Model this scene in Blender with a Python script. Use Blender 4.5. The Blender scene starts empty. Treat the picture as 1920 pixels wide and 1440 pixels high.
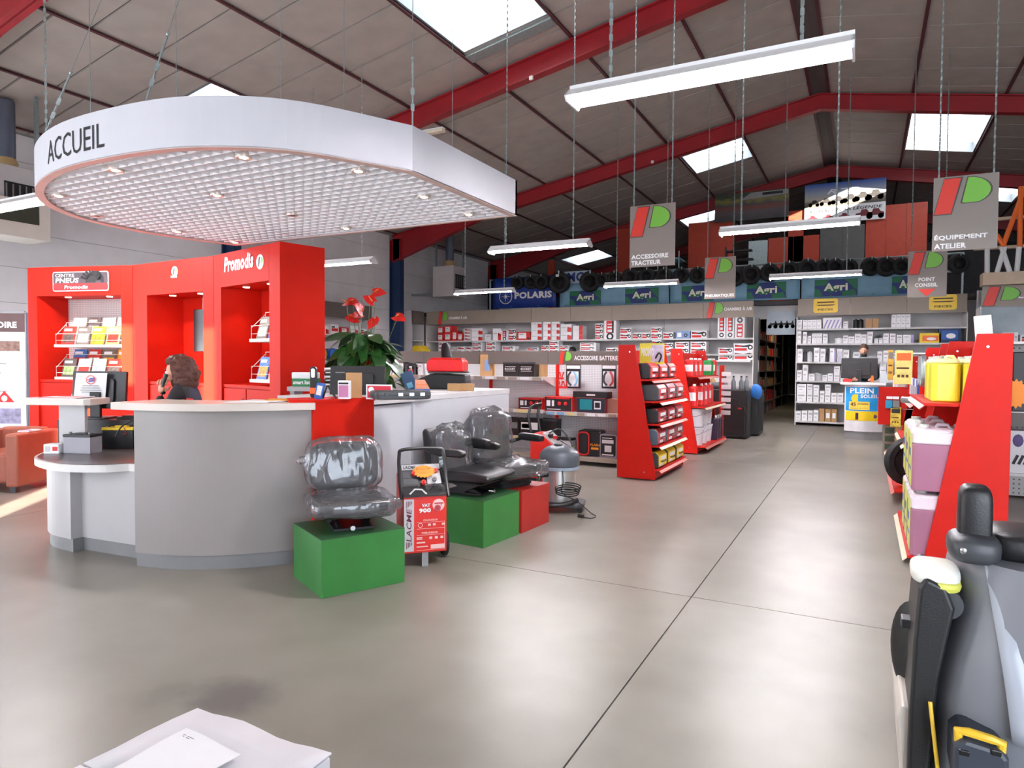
import bpy, bmesh, math, random
from mathutils import Vector, Matrix, noise
random.seed(7)
PI = math.pi
S = bpy.context.scene
COL = S.collection
# ------------------------------------------------------------------ camera
FPX = 1262.0; EYE = 1.45
def _n(v): return v.normalized()
_dy = _n(Vector((662, -36, FPX)))
_dx = Vector((2410, 58, -FPX)); _dx = _n(_dx - _dx.dot(_dy)*_dy)
_dz = _dx.cross(_dy)
if _dz.y > 0: _dz = -_dz
RT = Matrix((_dx, _dy, _dz))               # world = RT @ (right, down, forward)
CAM = Vector((0, 0, EYE))
def ray(px, py): return RT @ Vector((px-960, py-720, FPX))
def PZ(px, py, z=0.0): r = ray(px, py); return CAM + r*((z-EYE)/r.z)     # point on a level plane
def PY(px, py, y): r = ray(px, py); return CAM + r*(y/r.y)               # point on an across plane
def PD(px, py, d): return CAM + ray(px, py)*(d/FPX)                         # point at a depth
def PX(px, py, x): r = ray(px, py); return CAM + r*(x/r.x)
cd = bpy.data.cameras.new('camera'); cam = bpy.data.objects.new('camera', cd); COL.objects.link(cam)
cd.sensor_width = 36; cd.lens = FPX/1920*36; cd.clip_start = .05; cd.clip_end = 200
cx = RT @ Vector((1,0,0)); cy = RT @ Vector((0,-1,0)); cz = RT @ Vector((0,0,-1))
mw = Matrix((cx, cy, cz)).transposed().to_4x4(); mw.translation = CAM
cam.matrix_world = mw
S.camera = cam
# ------------------------------------------------------------------ world, sun, daylight
S.view_settings.view_transform = 'Standard'; S.view_settings.look = 'None'
S.view_settings.exposure = 0.26; S.view_settings.gamma = 1; S.view_settings.use_curve_mapping = False
W = bpy.data.worlds.new('world'); S.world = W; W.use_nodes = True
bg = W.node_tree.nodes['Background']; bg.inputs[0].default_value = (.84, .90, 1, 1); bg.inputs[1].default_value = 4.5
def area(name, loc, rot, sx, sy, power, color):
    l = bpy.data.lights.new(name, 'AREA'); l.shape = 'RECTANGLE'; l.size = sx; l.size_y = sy
    l.energy = power; l.color = color
    o = bpy.data.objects.new(name, l); COL.objects.link(o); o.location = loc; o.rotation_euler = rot; return o
sun = bpy.data.lights.new('sun', 'SUN'); sun.energy = 55; sun.angle = .01; sun.color = (1, .90, .76)
so = bpy.data.objects.new('sun', sun); COL.objects.link(so)
SUND = Vector((-.64, .77, -.25)); so.rotation_euler = SUND.to_track_quat('-Z', 'Y').to_euler()
area('daylight_front_window', (4.6, -1.75, 1.75), (PI/2, 0, 0), 7.6, 3.0, 330, (.78, .88, 1))
area('daylight_front_entrance', (-6.6, -1.75, 1.75), (PI/2, 0, 0), 3.8, 3.0, 90, (.88, .93, 1))
area('daylight_side_entrance', (-13.3, 1.6, 1.0), (0, -PI/2, 0), 1.6, 3.6, 110, (1, .95, .88))
# ------------------------------------------------------------------ materials
def lin(c): return tuple((x/12.92 if x <= .04045 else ((x+.055)/1.055)**2.4) for x in c)
MC = {}
def mat(name, rgb=(200,200,200), rough=.5, metal=0, var=.06, scale=6.0, bump=0.0, bscale=60, emit=0, trans=0, alpha=1, coat=0, sheen=0, stretch=None, spec=.5):
    if name in MC: return MC[name]
    m = bpy.data.materials.new(name); m.use_nodes = True; MC[name] = m
    nt = m.node_tree; b = nt.nodes['Principled BSDF']
    c = lin([x/255 for x in rgb])
    b.inputs['Roughness'].default_value = rough; b.inputs['Metallic'].default_value = metal
    b.inputs['Specular IOR Level'].default_value = spec
    tc = nt.nodes.new('ShaderNodeTexCoord'); src = tc.outputs['Object']
    if stretch:
        mp = nt.nodes.new('ShaderNodeMapping'); mp.inputs['Scale'].default_value = stretch
        nt.links.new(src, mp.inputs[0]); src = mp.outputs[0]
    if var > 0:
        n = nt.nodes.new('ShaderNodeTexNoise'); n.inputs['Scale'].default_value = scale; n.inputs['Detail'].default_value = 3
        nt.links.new(src, n.inputs['Vector'])
        r = nt.nodes.new('ShaderNodeValToRGB')
        r.color_ramp.elements[0].position = .3; r.color_ramp.elements[1].position = .7
        r.color_ramp.elements[0].color = tuple(max(0, x*(1-var)) for x in c)+(1,)
        r.color_ramp.elements[1].color = tuple(min(1, x*(1+var)) for x in c)+(1,)
        nt.links.new(n.outputs['Fac'], r.inputs[0]); nt.links.new(r.outputs[0], b.inputs['Base Color'])
    else: b.inputs['Base Color'].default_value = c+(1,)
    if bump > 0:
        n2 = nt.nodes.new('ShaderNodeTexNoise'); n2.inputs['Scale'].default_value = bscale; n2.inputs['Detail'].default_value = 2
        nt.links.new(src, n2.inputs['Vector'])
        bp = nt.nodes.new('ShaderNodeBump'); bp.inputs['Strength'].default_value = bump; bp.inputs['Distance'].default_value = .01
        nt.links.new(n2.outputs['Fac'], bp.inputs['Height']); nt.links.new(bp.outputs[0], b.inputs['Normal'])
    if emit: b.inputs['Emission Color'].default_value = c+(1,); b.inputs['Emission Strength'].default_value = emit
    if trans: b.inputs['Transmission Weight'].default_value = trans
    if alpha < 1: b.inputs['Alpha'].default_value = alpha
    if coat: b.inputs['Coat Weight'].default_value = coat
    if sheen: b.inputs['Sheen Weight'].default_value = sheen
    return m
def m_floor():
    m = bpy.data.materials.new('polished_concrete'); m.use_nodes = True; nt = m.node_tree; b = nt.nodes['Principled BSDF']
    tc = nt.nodes.new('ShaderNodeTexCoord')
    def nz(s, d, v=None):
        n = nt.nodes.new('ShaderNodeTexNoise'); n.inputs['Scale'].default_value = s; n.inputs['Detail'].default_value = d; n.inputs['Roughness'].default_value = .6
        nt.links.new(tc.outputs['Object'], n.inputs['Vector']); return n
    n1 = nz(.7, 3); n2 = nz(4, 3)
    r = nt.nodes.new('ShaderNodeMix'); r.data_type = 'RGBA'; r0 = nt.nodes.new('ShaderNodeMapRange'); r0.interpolation_type = 'SMOOTHSTEP'
    r0.inputs['From Min'].default_value = .2; r0.inputs['From Max'].default_value = .8; nt.links.new(n1.outputs['Fac'], r0.inputs['Value']); nt.links.new(r0.outputs[0], r.inputs['Factor'])
    r.inputs['A'].default_value = lin((.455,.436,.398))+(1,); r.inputs['B'].default_value = lin((.58,.562,.525))+(1,)
    mx = nt.nodes.new('ShaderNodeMix'); mx.data_type = 'RGBA'; mx.blend_type = 'MULTIPLY'; mx.inputs['Factor'].default_value = .5
    r2 = nt.nodes.new('ShaderNodeValToRGB'); r2.color_ramp.elements[0].position = .2; r2.color_ramp.elements[0].color = (.80,.79,.775,1); r2.color_ramp.elements[1].position = .8
    nt.links.new(n2.outputs['Fac'], r2.inputs[0]); nt.links.new(r.outputs['Result'], mx.inputs['A']); nt.links.new(r2.outputs[0], mx.inputs['B'])
    # an old oil stain and two faint ones
    cur = mx.outputs['Result']
    sp = PZ(432, 1308); s2 = PZ(860, 1080)
    for (px, py, rad, fac, colr) in ((sp.x, sp.y, .21, .75, (.10,.085,.08)), (sp.x-.26, sp.y-.12, .12, .35, (.12,.10,.09)), (s2.x, s2.y, .14, .35, (.16,.14,.12))):
        vm = nt.nodes.new('ShaderNodeVectorMath'); vm.operation = 'DISTANCE'; vm.inputs[1].default_value = (px, py, 0)
        nt.links.new(tc.outputs['Object'], vm.inputs[0])
        ad = nt.nodes.new('ShaderNodeMath'); ad.operation = 'MULTIPLY_ADD'; ad.inputs[1].default_value = .22
        nt.links.new(n2.outputs['Fac'], ad.inputs[0]); nt.links.new(vm.outputs['Value'], ad.inputs[2])
        mr = nt.nodes.new('ShaderNodeMapRange'); mr.inputs['From Min'].default_value = rad*.5+.1; mr.inputs['From Max'].default_value = rad+.13
        mr.inputs['To Min'].default_value = fac; mr.inputs['To Max'].default_value = 0
        nt.links.new(ad.outputs[0], mr.inputs['Value'])
        m2 = nt.nodes.new('ShaderNodeMix'); m2.data_type = 'RGBA'; nt.links.new(mr.outputs[0], m2.inputs['Factor'])
        nt.links.new(cur, m2.inputs['A']); m2.inputs['B'].default_value = colr+(1,); cur = m2.outputs['Result']
    nt.links.new(cur, b.inputs['Base Color'])
    r3 = nt.nodes.new('ShaderNodeMapRange'); r3.inputs['To Min'].default_value = .285; r3.inputs['To Max'].default_value = .40
    nt.links.new(n1.outputs['Fac'], r3.inputs['Value']); nt.links.new(r3.outputs[0], b.inputs['Roughness'])
    b.inputs['Specular IOR Level'].default_value = .38
    return m
FLOOR = m_floor()
def wrap_film():
    m = bpy.data.materials.new('clear_plastic_film'); m.use_nodes = True; nt = m.node_tree; nt.nodes.clear()
    o = nt.nodes.new('ShaderNodeOutputMaterial'); mx = nt.nodes.new('ShaderNodeMixShader'); t = nt.nodes.new('ShaderNodeBsdfTransparent')
    g = nt.nodes.new('ShaderNodeBsdfGlossy'); g.inputs['Color'].default_value = (.95,.97,1,1); g.inputs['Roughness'].default_value = .13
    d = nt.nodes.new('ShaderNodeBsdfDiffuse'); d.inputs[0].default_value = (.62,.62,.64,1); m0 = nt.nodes.new('ShaderNodeMixShader'); m0.inputs[0].default_value = .10
    t.inputs[0].default_value = (.96,.96,.97,1)
    lw = nt.nodes.new('ShaderNodeLayerWeight'); lw.inputs[0].default_value = .34
    tc = nt.nodes.new('ShaderNodeTexCoord'); mp = nt.nodes.new('ShaderNodeMapping'); mp.inputs['Scale'].default_value = (2.0, 2.0, .8); nt.links.new(tc.outputs['Object'], mp.inputs[0])
    n = nt.nodes.new('ShaderNodeTexNoise'); n.noise_type = 'RIDGED_MULTIFRACTAL'; n.inputs['Scale'].default_value = 6; n.inputs['Detail'].default_value = 3; n.inputs['Distortion'].default_value = .8
    nt.links.new(mp.outputs[0], n.inputs['Vector'])
    bp = nt.nodes.new('ShaderNodeBump'); bp.inputs['Strength'].default_value = 1; bp.inputs['Distance'].default_value = .022
    nt.links.new(n.outputs['Fac'], bp.inputs['Height']); nt.links.new(bp.outputs[0], g.inputs['Normal']); nt.links.new(bp.outputs[0], lw.inputs['Normal']); nt.links.new(bp.outputs[0], d.inputs['Normal'])
    mr = nt.nodes.new('ShaderNodeMapRange'); mr.inputs['To Min'].default_value = .03; mr.inputs['To Max'].default_value = .85
    nt.links.new(lw.outputs['Fresnel'], mr.inputs['Value']); nt.links.new(mr.outputs[0], mx.inputs[0])
    nt.links.new(t.outputs[0], m0.inputs[1]); nt.links.new(d.outputs[0], m0.inputs[2]); nt.links.new(m0.outputs[0], mx.inputs[1]); nt.links.new(g.outputs[0], mx.inputs[2]); nt.links.new(mx.outputs[0], o.inputs[0]); return m
FILM = wrap_film()
def translucent(name, rgb, fac=.5):
    m = bpy.data.materials.new(name); m.use_nodes = True; nt = m.node_tree; nt.nodes.clear()
    o = nt.nodes.new('ShaderNodeOutputMaterial'); mx = nt.nodes.new('ShaderNodeMixShader'); t = nt.nodes.new('ShaderNodeBsdfTransparent'); l = nt.nodes.new('ShaderNodeBsdfTranslucent')
    t.inputs[0].default_value = (.95,.97,1,1); l.inputs[0].default_value = rgb+(1,); mx.inputs[0].default_value = fac
    nt.links.new(t.outputs[0], mx.inputs[1]); nt.links.new(l.outputs[0], mx.inputs[2]); nt.links.new(mx.outputs[0], o.inputs[0]); return m
SKYSHEET = translucent('corrugated_rooflight', (.95,.97,1), .35)
def peg(name, rgb, sc=1.0):
    """pegboard: regular round holes"""
    m = mat(name, rgb, .5, var=0); nt = m.node_tree; b = nt.nodes['Principled BSDF']
    tc = nt.nodes.new('ShaderNodeTexCoord'); sx = nt.nodes.new('ShaderNodeSeparateXYZ'); nt.links.new(tc.outputs['Object'], sx.inputs[0])
    ad = nt.nodes.new('ShaderNodeMath'); ad.operation = 'ADD'; nt.links.new(sx.outputs[0], ad.inputs[0]); nt.links.new(sx.outputs[1], ad.inputs[1])
    outs = []
    for s in (ad.outputs[0], sx.outputs[2]):
        p = nt.nodes.new('ShaderNodeMath'); p.operation = 'PINGPONG'; p.inputs[1].default_value = .0125*sc; nt.links.new(s, p.inputs[0])
        q = nt.nodes.new('ShaderNodeMath'); q.operation = 'POWER'; q.inputs[1].default_value = 2; nt.links.new(p.outputs[0], q.inputs[0]); outs.append(q)
    sm = nt.nodes.new('ShaderNodeMath'); sm.operation = 'ADD'; nt.links.new(outs[0].outputs[0], sm.inputs[0]); nt.links.new(outs[1].outputs[0], sm.inputs[1])
    lt = nt.nodes.new('ShaderNodeMath'); lt.operation = 'LESS_THAN'; lt.inputs[1].default_value = (.0045*sc)**2; nt.links.new(sm.outputs[0], lt.inputs[0])
    mx = nt.nodes.new('ShaderNodeMix'); mx.data_type = 'RGBA'; nt.links.new(lt.outputs[0], mx.inputs['Factor'])
    c = lin([x/255 for x in rgb]); mx.inputs['A'].default_value = c+(1,); mx.inputs['B'].default_value = tuple(x*.18 for x in c)+(1,)
    nt.links.new(mx.outputs['Result'], b.inputs['Base Color']); return m
RED = mat('red_lacquer', (200,32,18), .5, var=.04, spec=.12); REDP = mat('red_powder_coat', (190,22,8), .5, var=.05, spec=.25, bump=.05, bscale=300)
BEAM = mat('red_steel_paint', (152,28,36), .45, var=.12, scale=2); PURL = mat('maroon_steel', (84,38,44), .6, var=.15)
LAM = mat('pale_grey_laminate', (176,174,176), .38, var=.02); LAMD = mat('grey_laminate', (150,148,150), .42, var=.02); KICK = mat('kick_plate_grey', (128,128,130), .4)
WHITE = mat('white_paint', (226,226,226), .45, var=.02); OFFW = mat('cream_white', (222,216,206), .5, var=.03); LOUV = mat('louvre_white', (242,240,242), .5, var=.01); CAN = mat('canopy_white', (204,204,210), .4, var=.015)
BLACK = mat('black_plastic', (24,24,26), .42, var=.1, bump=.08, bscale=200); BLKG = mat('gloss_black', (14,14,16), .18, var=0); DGREY = mat('dark_grey_plastic', (58,60,64), .45, var=.05)
RUB = mat('tyre_rubber', (30,30,32), .75, var=.2, bump=.3, bscale=40); GREY = mat('mid_grey', (120,120,120), .5); STEEL = mat('steel', (190,192,195), .25, 1, var=.03); GALV = mat('galvanised', (165,178,178), .42, .7, var=.15, scale=30)
NAVY = mat('navy_steel', (26,52,92), .5, var=.08); TAUPE = mat('taupe_fascia', (152,140,128), .5, var=.03); TAUD = mat('dark_taupe', (104,96,91), .5, var=.03)
SHG = mat('shelf_grey', (200,198,198), .5, var=.03); SHW = mat('shelf_white', (214,212,210), .4, var=.02); PEGW = peg('white_pegboard', (205,205,207)); PEGG = peg('grey_pegboard', (170,168,166), 2)
ROOFP = mat('roof_panel', (170,161,153), .62, var=.07, scale=3); ROOFS = mat('roof_seam', (92,82,80), .7, var=.05)
WALLG = mat('grey_wall_panel', (234,234,236), .6, var=.05, scale=2, bump=.05); WALLJ = mat('wall_joint', (150,150,152), .7)
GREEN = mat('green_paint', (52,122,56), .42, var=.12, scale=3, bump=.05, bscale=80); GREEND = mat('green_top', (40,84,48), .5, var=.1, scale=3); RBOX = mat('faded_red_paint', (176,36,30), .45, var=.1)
VINYL = mat('black_vinyl', (30,30,33), .38, var=.08, bump=.15, bscale=260); KRAFT = mat('kraft_card', (176,136,92), .7, var=.08); PAPER = mat('paper', (232,232,234), .6, var=.02)
WTXT = mat('white_print', (240,240,240), .5, var=0); DTXT = mat('black_print', (26,26,30), .5, var=0); RTXT = mat('red_print', (206,34,34), .5, var=0)
TUBE = mat('lit_tube', (255,250,255), .4, var=0, emit=210); LRED = mat('logo_red', (222,58,44), .45, var=0); LGRN = mat('logo_green', (120,190,70), .45, var=0); SHAD = mat('logo_border', (78,72,70), .5, var=0)
YEL = mat('yellow_plastic', (240,205,30), .4, var=.04); ORG = mat('orange', (236,110,40), .45, var=.05); BLU = mat('blue', (40,90,170), .45, var=.05)
LEAF = mat('anthurium_leaf', (40,84,36), .35, var=.35, scale=9); SPA = mat('red_spathe', (205,38,34), .25, var=.1); STEM = mat('green_stem', (96,120,60), .5)
SPOT = mat('spot_lens', (255,232,205), .4, var=0, emit=22)
SKIN = mat('skin', (206,150,122), .5, var=.06); HAIRB = mat('brown_hair', (84,42,30), .55, var=.35, scale=40, bump=.6, bscale=90); HAIRD = mat('dark_hair', (66,46,36), .6, var=.25, scale=40); 
# ------------------------------------------------------------------ builder
class G:
    def __init__(s): s.v = []; s.f = []; s.m = []; s.M = Matrix.Identity(4)
    def add(s, vs, fs, mi=0):
        n = len(s.v); s.v += [s.M @ Vector(v) for v in vs]
        for f in fs: s.f.append(tuple(i+n for i in f)); s.m.append(mi)
        return s
    def box(s, x0, x1, y0, y1, z0, z1, mi=0):
        v = [(x0,y0,z0),(x1,y0,z0),(x1,y1,z0),(x0,y1,z0),(x0,y0,z1),(x1,y0,z1),(x1,y1,z1),(x0,y1,z1)]
        return s.add(v, [(0,3,2,1),(4,5,6,7),(0,1,5,4),(1,2,6,5),(2,3,7,6),(3,0,4,7)], mi)
    def prism(s, pts, d0, d1, axis='z', mi=0):
        """outline pts (2-D) pushed from d0 to d1; axis y: pts are x,z; axis x: pts are y,z"""
        def p3(p, d): return (p[0],p[1],d) if axis == 'z' else ((p[0],d,p[1]) if axis == 'y' else (d,p[0],p[1]))
        n = len(pts); v = [p3(p,d0) for p in pts]+[p3(p,d1) for p in pts]
        f = [tuple(range(n)), tuple(reversed(range(n,2*n)))]+[(i,(i+n),(i+1)%n+n,(i+1)%n) for i in range(n)]
        return s.add(v, f, mi)
    def tube(s, pts, r, n=8, mi=0, closed=False, cap=True):
        pts = [Vector(p) for p in pts]; k = len(pts); rs = r if isinstance(r, (list,tuple)) else [r]*k
        vs = []; up = None
        for i, p in enumerate(pts):
            if closed: t = pts[(i+1)%k]-pts[i-1]
            else: t = pts[min(i+1,k-1)]-pts[max(i-1,0)]
            t = t.normalized() if t.length > 1e-9 else Vector((0,0,1))
            if up is None: up = t.orthogonal().normalized()
            else:
                up = up-up.dot(t)*t; up = up.normalized() if up.length > 1e-6 else t.orthogonal().normalized()
            w = t.cross(up)
            vs += [p+(up*math.cos(2*PI*j/n)+w*math.sin(2*PI*j/n))*rs[i] for j in range(n)]
        f = []
        for i in range(k if closed else k-1):
            a = i*n; b = ((i+1)%k)*n
            f += [(a+j, a+(j+1)%n, b+(j+1)%n, b+j) for j in range(n)]
        if cap and not closed: f += [tuple(reversed(range(n))), tuple(range((k-1)*n, k*n))]
        return s.add(vs, f, mi)
    def cyl(s, a, b, r, n=12, mi=0, r2=None): return s.tube([a, b], [r, r if r2 is None else r2], n, mi)
    def lathe(s, prof, n=20, mi=0, c=(0,0,0), axis='z', caps=True):
        vs = []; k = len(prof)
        for (r, h) in prof:
            for j in range(n):
                a = 2*PI*j/n; x, y = r*math.cos(a), r*math.sin(a)
                q = (x,y,h) if axis == 'z' else ((x,h,y) if axis == 'y' else (h,x,y))
                vs.append((q[0]+c[0], q[1]+c[1], q[2]+c[2]))
        f = [(i*n+j, i*n+(j+1)%n, (i+1)*n+(j+1)%n, (i+1)*n+j) for i in range(k-1) for j in range(n)]
        if caps and prof[0][0] > 1e-5: f.append(tuple(reversed(range(n))))
        if caps and prof[-1][0] > 1e-5: f.append(tuple(range((k-1)*n, k*n)))
        return s.add(vs, f, mi)
    def ell(s, c, r, n=12, m=8, mi=0):
        pr = [(math.sin(PI*i/m), -math.cos(PI*i/m)) for i in range(m+1)]
        vs = [(c[0]+r[0]*a*math.cos(2*PI*j/n), c[1]+r[1]*a*math.sin(2*PI*j/n), c[2]+r[2]*h) for a, h in pr for j in range(n)]
        return s.add(vs, [(i*n+j, i*n+(j+1)%n, (i+1)*n+(j+1)%n, (i+1)*n+j) for i in range(m) for j in range(n)], mi)
    def quad(s, a, b, c, d, mi=0): return s.add([a,b,c,d], [(0,1,2,3)], mi)
def mesh_of(g, name, mats, smooth=False):
    me = bpy.data.meshes.new(name); me.from_pydata([tuple(v) for v in g.v], [], g.f)
    for m in (mats if isinstance(mats, (list,tuple)) else [mats]): me.materials.append(m)
    if any(g.m): me.polygons.foreach_set('material_index', g.m)
    me.validate(); bm = bmesh.new(); bm.from_mesh(me)
    if smooth: bmesh.ops.remove_doubles(bm, verts=bm.verts, dist=1e-5)
    bmesh.ops.recalc_face_normals(bm, faces=bm.faces); bm.to_mesh(me); bm.free()
    if smooth: me.polygons.foreach_set('use_smooth', [True]*len(me.polygons))
    return me
XF = {}
def obj(name, g, mats, parent=None, smooth=False, bevel=0, world=False, label=None, seg=2, sub=0):
    """one mesh object; world=True: the builder holds room coordinates"""
    if world and parent is not None:
        inv = XF[parent.name].inverted(); g.v = [inv @ v for v in g.v]
    o = bpy.data.objects.new(name, mesh_of(g, name, mats, smooth)); COL.objects.link(o)
    if parent is not None: o.parent = parent; XF[o.name] = XF[parent.name]
    else: XF[o.name] = Matrix.Identity(4)
    if bevel:
        b = o.modifiers.new('bevel', 'BEVEL'); b.width = bevel; b.segments = seg; b.limit_method = 'ANGLE'; b.angle_limit = .7
    if sub:
        b = o.modifiers.new('sub', 'SUBSURF'); b.levels = b.render_levels = sub
    if smooth and not sub: 
        try: o.data.set_sharp_from_angle(angle=.7)
        except Exception: pass
    if label: o['label'] = label
    return o
def tag(o, label, cat, group=None, kind=None):
    if label: o['label'] = label
    if cat: o['category'] = cat
    if group: o['group'] = group
    if kind: o['kind'] = kind
    return o
def thing(name, label, cat, loc=(0,0,0), rz=0, group=None):
    o = bpy.data.objects.new(name, None); COL.objects.link(o); o.empty_display_size = .1
    o.location = loc; o.rotation_euler = (0,0,rz); XF[o.name] = Matrix.Translation(Vector(loc)) @ Matrix.Rotation(rz, 4, 'Z')
    return tag(o, label, cat, group)
def single(name, label, cat, g, mats, loc=(0,0,0), rz=0, group=None, **k):
    """a thing that is one mesh, built about its own base"""
    o = obj(name, g, mats, None, **k); o.location = loc; o.rotation_euler = (0,0,rz)
    XF[o.name] = Matrix.Translation(Vector(loc)) @ Matrix.Rotation(rz, 4, 'Z'); return tag(o, label, cat, group)
def struct(name, g, mats, **k):
    o = obj(name, g, mats, None, **k); o['kind'] = 'structure'; return o
def dup(root, loc, rz=None, label=None, group=None):
    def rec(o, par):
        c = o.copy(); COL.objects.link(c); c.parent = par
        for ch in o.children_recursive if False else [x for x in KIDS.get(o.name, [])]: rec(ch, c)
        return c
    r = rec(root, None); r.location = loc
    if rz is not None: r.rotation_euler = (0,0,rz)
    if label: r['label'] = label
    if group: r['group'] = group
    XF[r.name] = Matrix.Translation(Vector(loc)) @ Matrix.Rotation(r.rotation_euler[2], 4, 'Z'); return r
KIDS = {}
def index_kids():
    KIDS.clear()
    for o in bpy.data.objects:
        if o.parent: KIDS.setdefault(o.parent.name, []).append(o)
ORD = 'first second third fourth fifth sixth seventh eighth ninth tenth eleventh twelfth thirteenth fourteenth fifteenth sixteenth seventeenth eighteenth nineteenth twentieth'.split()
def ordn(i):
    if i < 20: return ORD[i]
    t = {2:'twenty', 3:'thirty', 4:'forty', 5:'fifty'}[(i+1)//10]
    return t+'-'+ORD[(i+1)%10-1] if (i+1)%10 else {3:'thirtieth', 4:'fortieth', 5:'fiftieth'}[(i+1)//10]
# lettering
TC = {}
def textmesh(s, bold=0.0, shear=0.0):
    k = (s, bold, shear)
    if k in TC: return TC[k]
    c = bpy.data.curves.new('t', 'FONT'); c.body = s; c.size = 1; c.offset = bold; c.shear = shear; c.resolution_u = 2; c.extrude = 0
    c.space_character = 1.0+bold*1.5
    o = bpy.data.objects.new('t', c); COL.objects.link(o)
    dg = bpy.context.evaluated_depsgraph_get(); me = bpy.data.meshes.new_from_object(o.evaluated_get(dg))
    bpy.data.objects.remove(o); vs = [Vector(v.co) for v in me.vertices]; fs = [tuple(p.vertices) for p in me.polygons]
    x0 = min(v.x for v in vs); x1 = max(v.x for v in vs); y0 = min(v.y for v in vs); y1 = max(v.y for v in vs)
    TC[k] = ([((v.x-x0)/(x1-x0), (v.y-y0)/(y1-y0)) for v in vs], fs); bpy.data.meshes.remove(me); return TC[k]
def text(s, o, u, w, W_, H_, m, parent, bold=.02, shear=0, name='lettering', label=None, world=True, curve=None):
    """lettering that fills W_ x H_ from corner o along u (right) and w (up)"""
    vs, fs = textmesh(s, bold, shear); g = G(); o = Vector(o); u = Vector(u).normalized(); w = Vector(w).normalized()
    n = u.cross(w)
    if curve: g.add([curve(a*W_, b*H_) for a, b in vs], fs)
    else: g.add([o+u*(a*W_)+w*(b*H_)+n*.002 for a, b in vs], fs)
    ob = obj(name, g, m, parent, world=world, label=label)
    return ob
def logo(o, u, w, W_, H_, parent, off=.002, world=True):
    """slanted red bar beside a green half disc"""
    o = Vector(o); u = Vector(u).normalized(); w = Vector(w).normalized(); n = u.cross(w)
    def P(a, b, d=0): return o+u*(a*W_)+w*(b*H_)+n*(off+d)
    for nm, pts, m in (('logo_bar', [(0,0),(.30,0),(.47,1),(.17,1)], LRED), ('logo_leaf', [(.50,.30),(.60,1)]+[(.60+.40*math.sin(t)*1.0, .62+.38*math.cos(t)) for t in [PI*i/10*.93 for i in range(1,10)]]+[(.55,.28)], LGRN)):
        cx_ = sum(p[0] for p in pts)/len(pts); cy_ = sum(p[1] for p in pts)/len(pts)
        b = G(); q = [P(cx_+(x-cx_)*1.13+.01, cy_+(y-cy_)*1.06, 0) for x, y in pts]; b.add(q, [tuple(range(len(q)))]); obj('logo_border', b, SHAD, parent, world=world)
        g = G(); q = [P(x, y, .0015) for x, y in pts]; g.add(q, [tuple(range(len(q)))]); obj(nm, g, m, parent, world=world)
X_, Y_, Z_ = Vector((1,0,0)), Vector((0,1,0)), Vector((0,0,1))
def cat_rom(pts, n=6, closed=False):
    P = [Vector(p) for p in pts]; out = []; k = len(P)
    for i in range(k if closed else k-1):
        p0 = P[i-1] if (i or closed) else P[0]*2-P[1]; p1 = P[i]; p2 = P[(i+1)%k]; p3 = P[(i+2)%k] if (closed or i+2 < k) else P[-1]*2-P[-2]
        for j in range(n):
            t = j/n; out.append(.5*((2*p1)+(p2-p0)*t+(2*p0-5*p1+4*p2-p3)*t*t+(-p0+3*p1-3*p2+p3)*t**3))
    if not closed: out.append(P[-1])
    return out
# ================================================================== THE SETTING
# floor: bed and slabs with recessed joints
g = G(); g.box(-12.8, 10.8, -1.5, 34.5, -.2, -.012)
floor = struct('floor', g, mat('joint_grout', (70,66,62), .8))
JX = [-12.8, -6.93, -.925, 5.1, 10.8]; JY = [-1.5, 4.19, 10.2, 16.2, 22.2, 28.2, 34.5]
for i in range(4):
    for j in range(6):
        g = G(); w = .0035; g.box(JX[i]+w, JX[i+1]-w, JY[j]+w, JY[j+1]-w, -.05, 0)
        obj('floor_slab', g, FLOOR, floor)
# roof
XR = -1.0; ZR = 7.45; SL = .185
def zr(x): return ZR-SL*abs(x-XR)
PURX = [-12.62,-11.05,-9.37,-7.68,-6.02,-4.41,-2.79,-1.19]; PURR = [-.83,.76,2.36,4.0,5.64,7.28,8.92,10.6]
sky = [(4,7.55,9.62),(1,7.45,9.3),(5,17.78,19.55),(4,23.9,25.5),(1,25.2,27.0)]      # bay, y0, y1 (left slope)
skyr = [(1,17.8,20.7),(2,24.0,26.0)]
g = G()
def slab(g, x0, x1, y0, y1, dz, th):
    g.add([(x0,y0,zr(x0)+dz),(x1,y0,zr(x1)+dz),(x1,y1,zr(x1)+dz),(x0,y1,zr(x0)+dz),(x0,y0,zr(x0)+dz+th),(x1,y0,zr(x1)+dz+th),(x1,y1,zr(x1)+dz+th),(x0,y1,zr(x0)+dz+th)],
          [(0,3,2,1),(4,5,6,7),(0,1,5,4),(1,2,6,5),(2,3,7,6),(3,0,4,7)])
bays = [(PURX[i], PURX[i+1], [(a,b) for k,a,b in sky if k == i]) for i in range(7)] + [(PURX[7], XR, []), (XR, PURR[0], [])] + [(PURR[i], PURR[i+1], [(a,b) for k,a,b in skyr if k == i]) for i in range(7)]
bays[0] = (-13.0,)+bays[0][1:]; bays[-1] = (bays[-1][0], 11.0, [])
for x0, x1, holes in bays:
    y = -1.5
    for a, b in sorted(holes)+[(34.5, 34.5)]:
        if a > y: slab(g, x0, x1, y, a, .05, .12)
        y = b
ceiling = struct('ceiling', g, ROOFS)
far = G()
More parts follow.
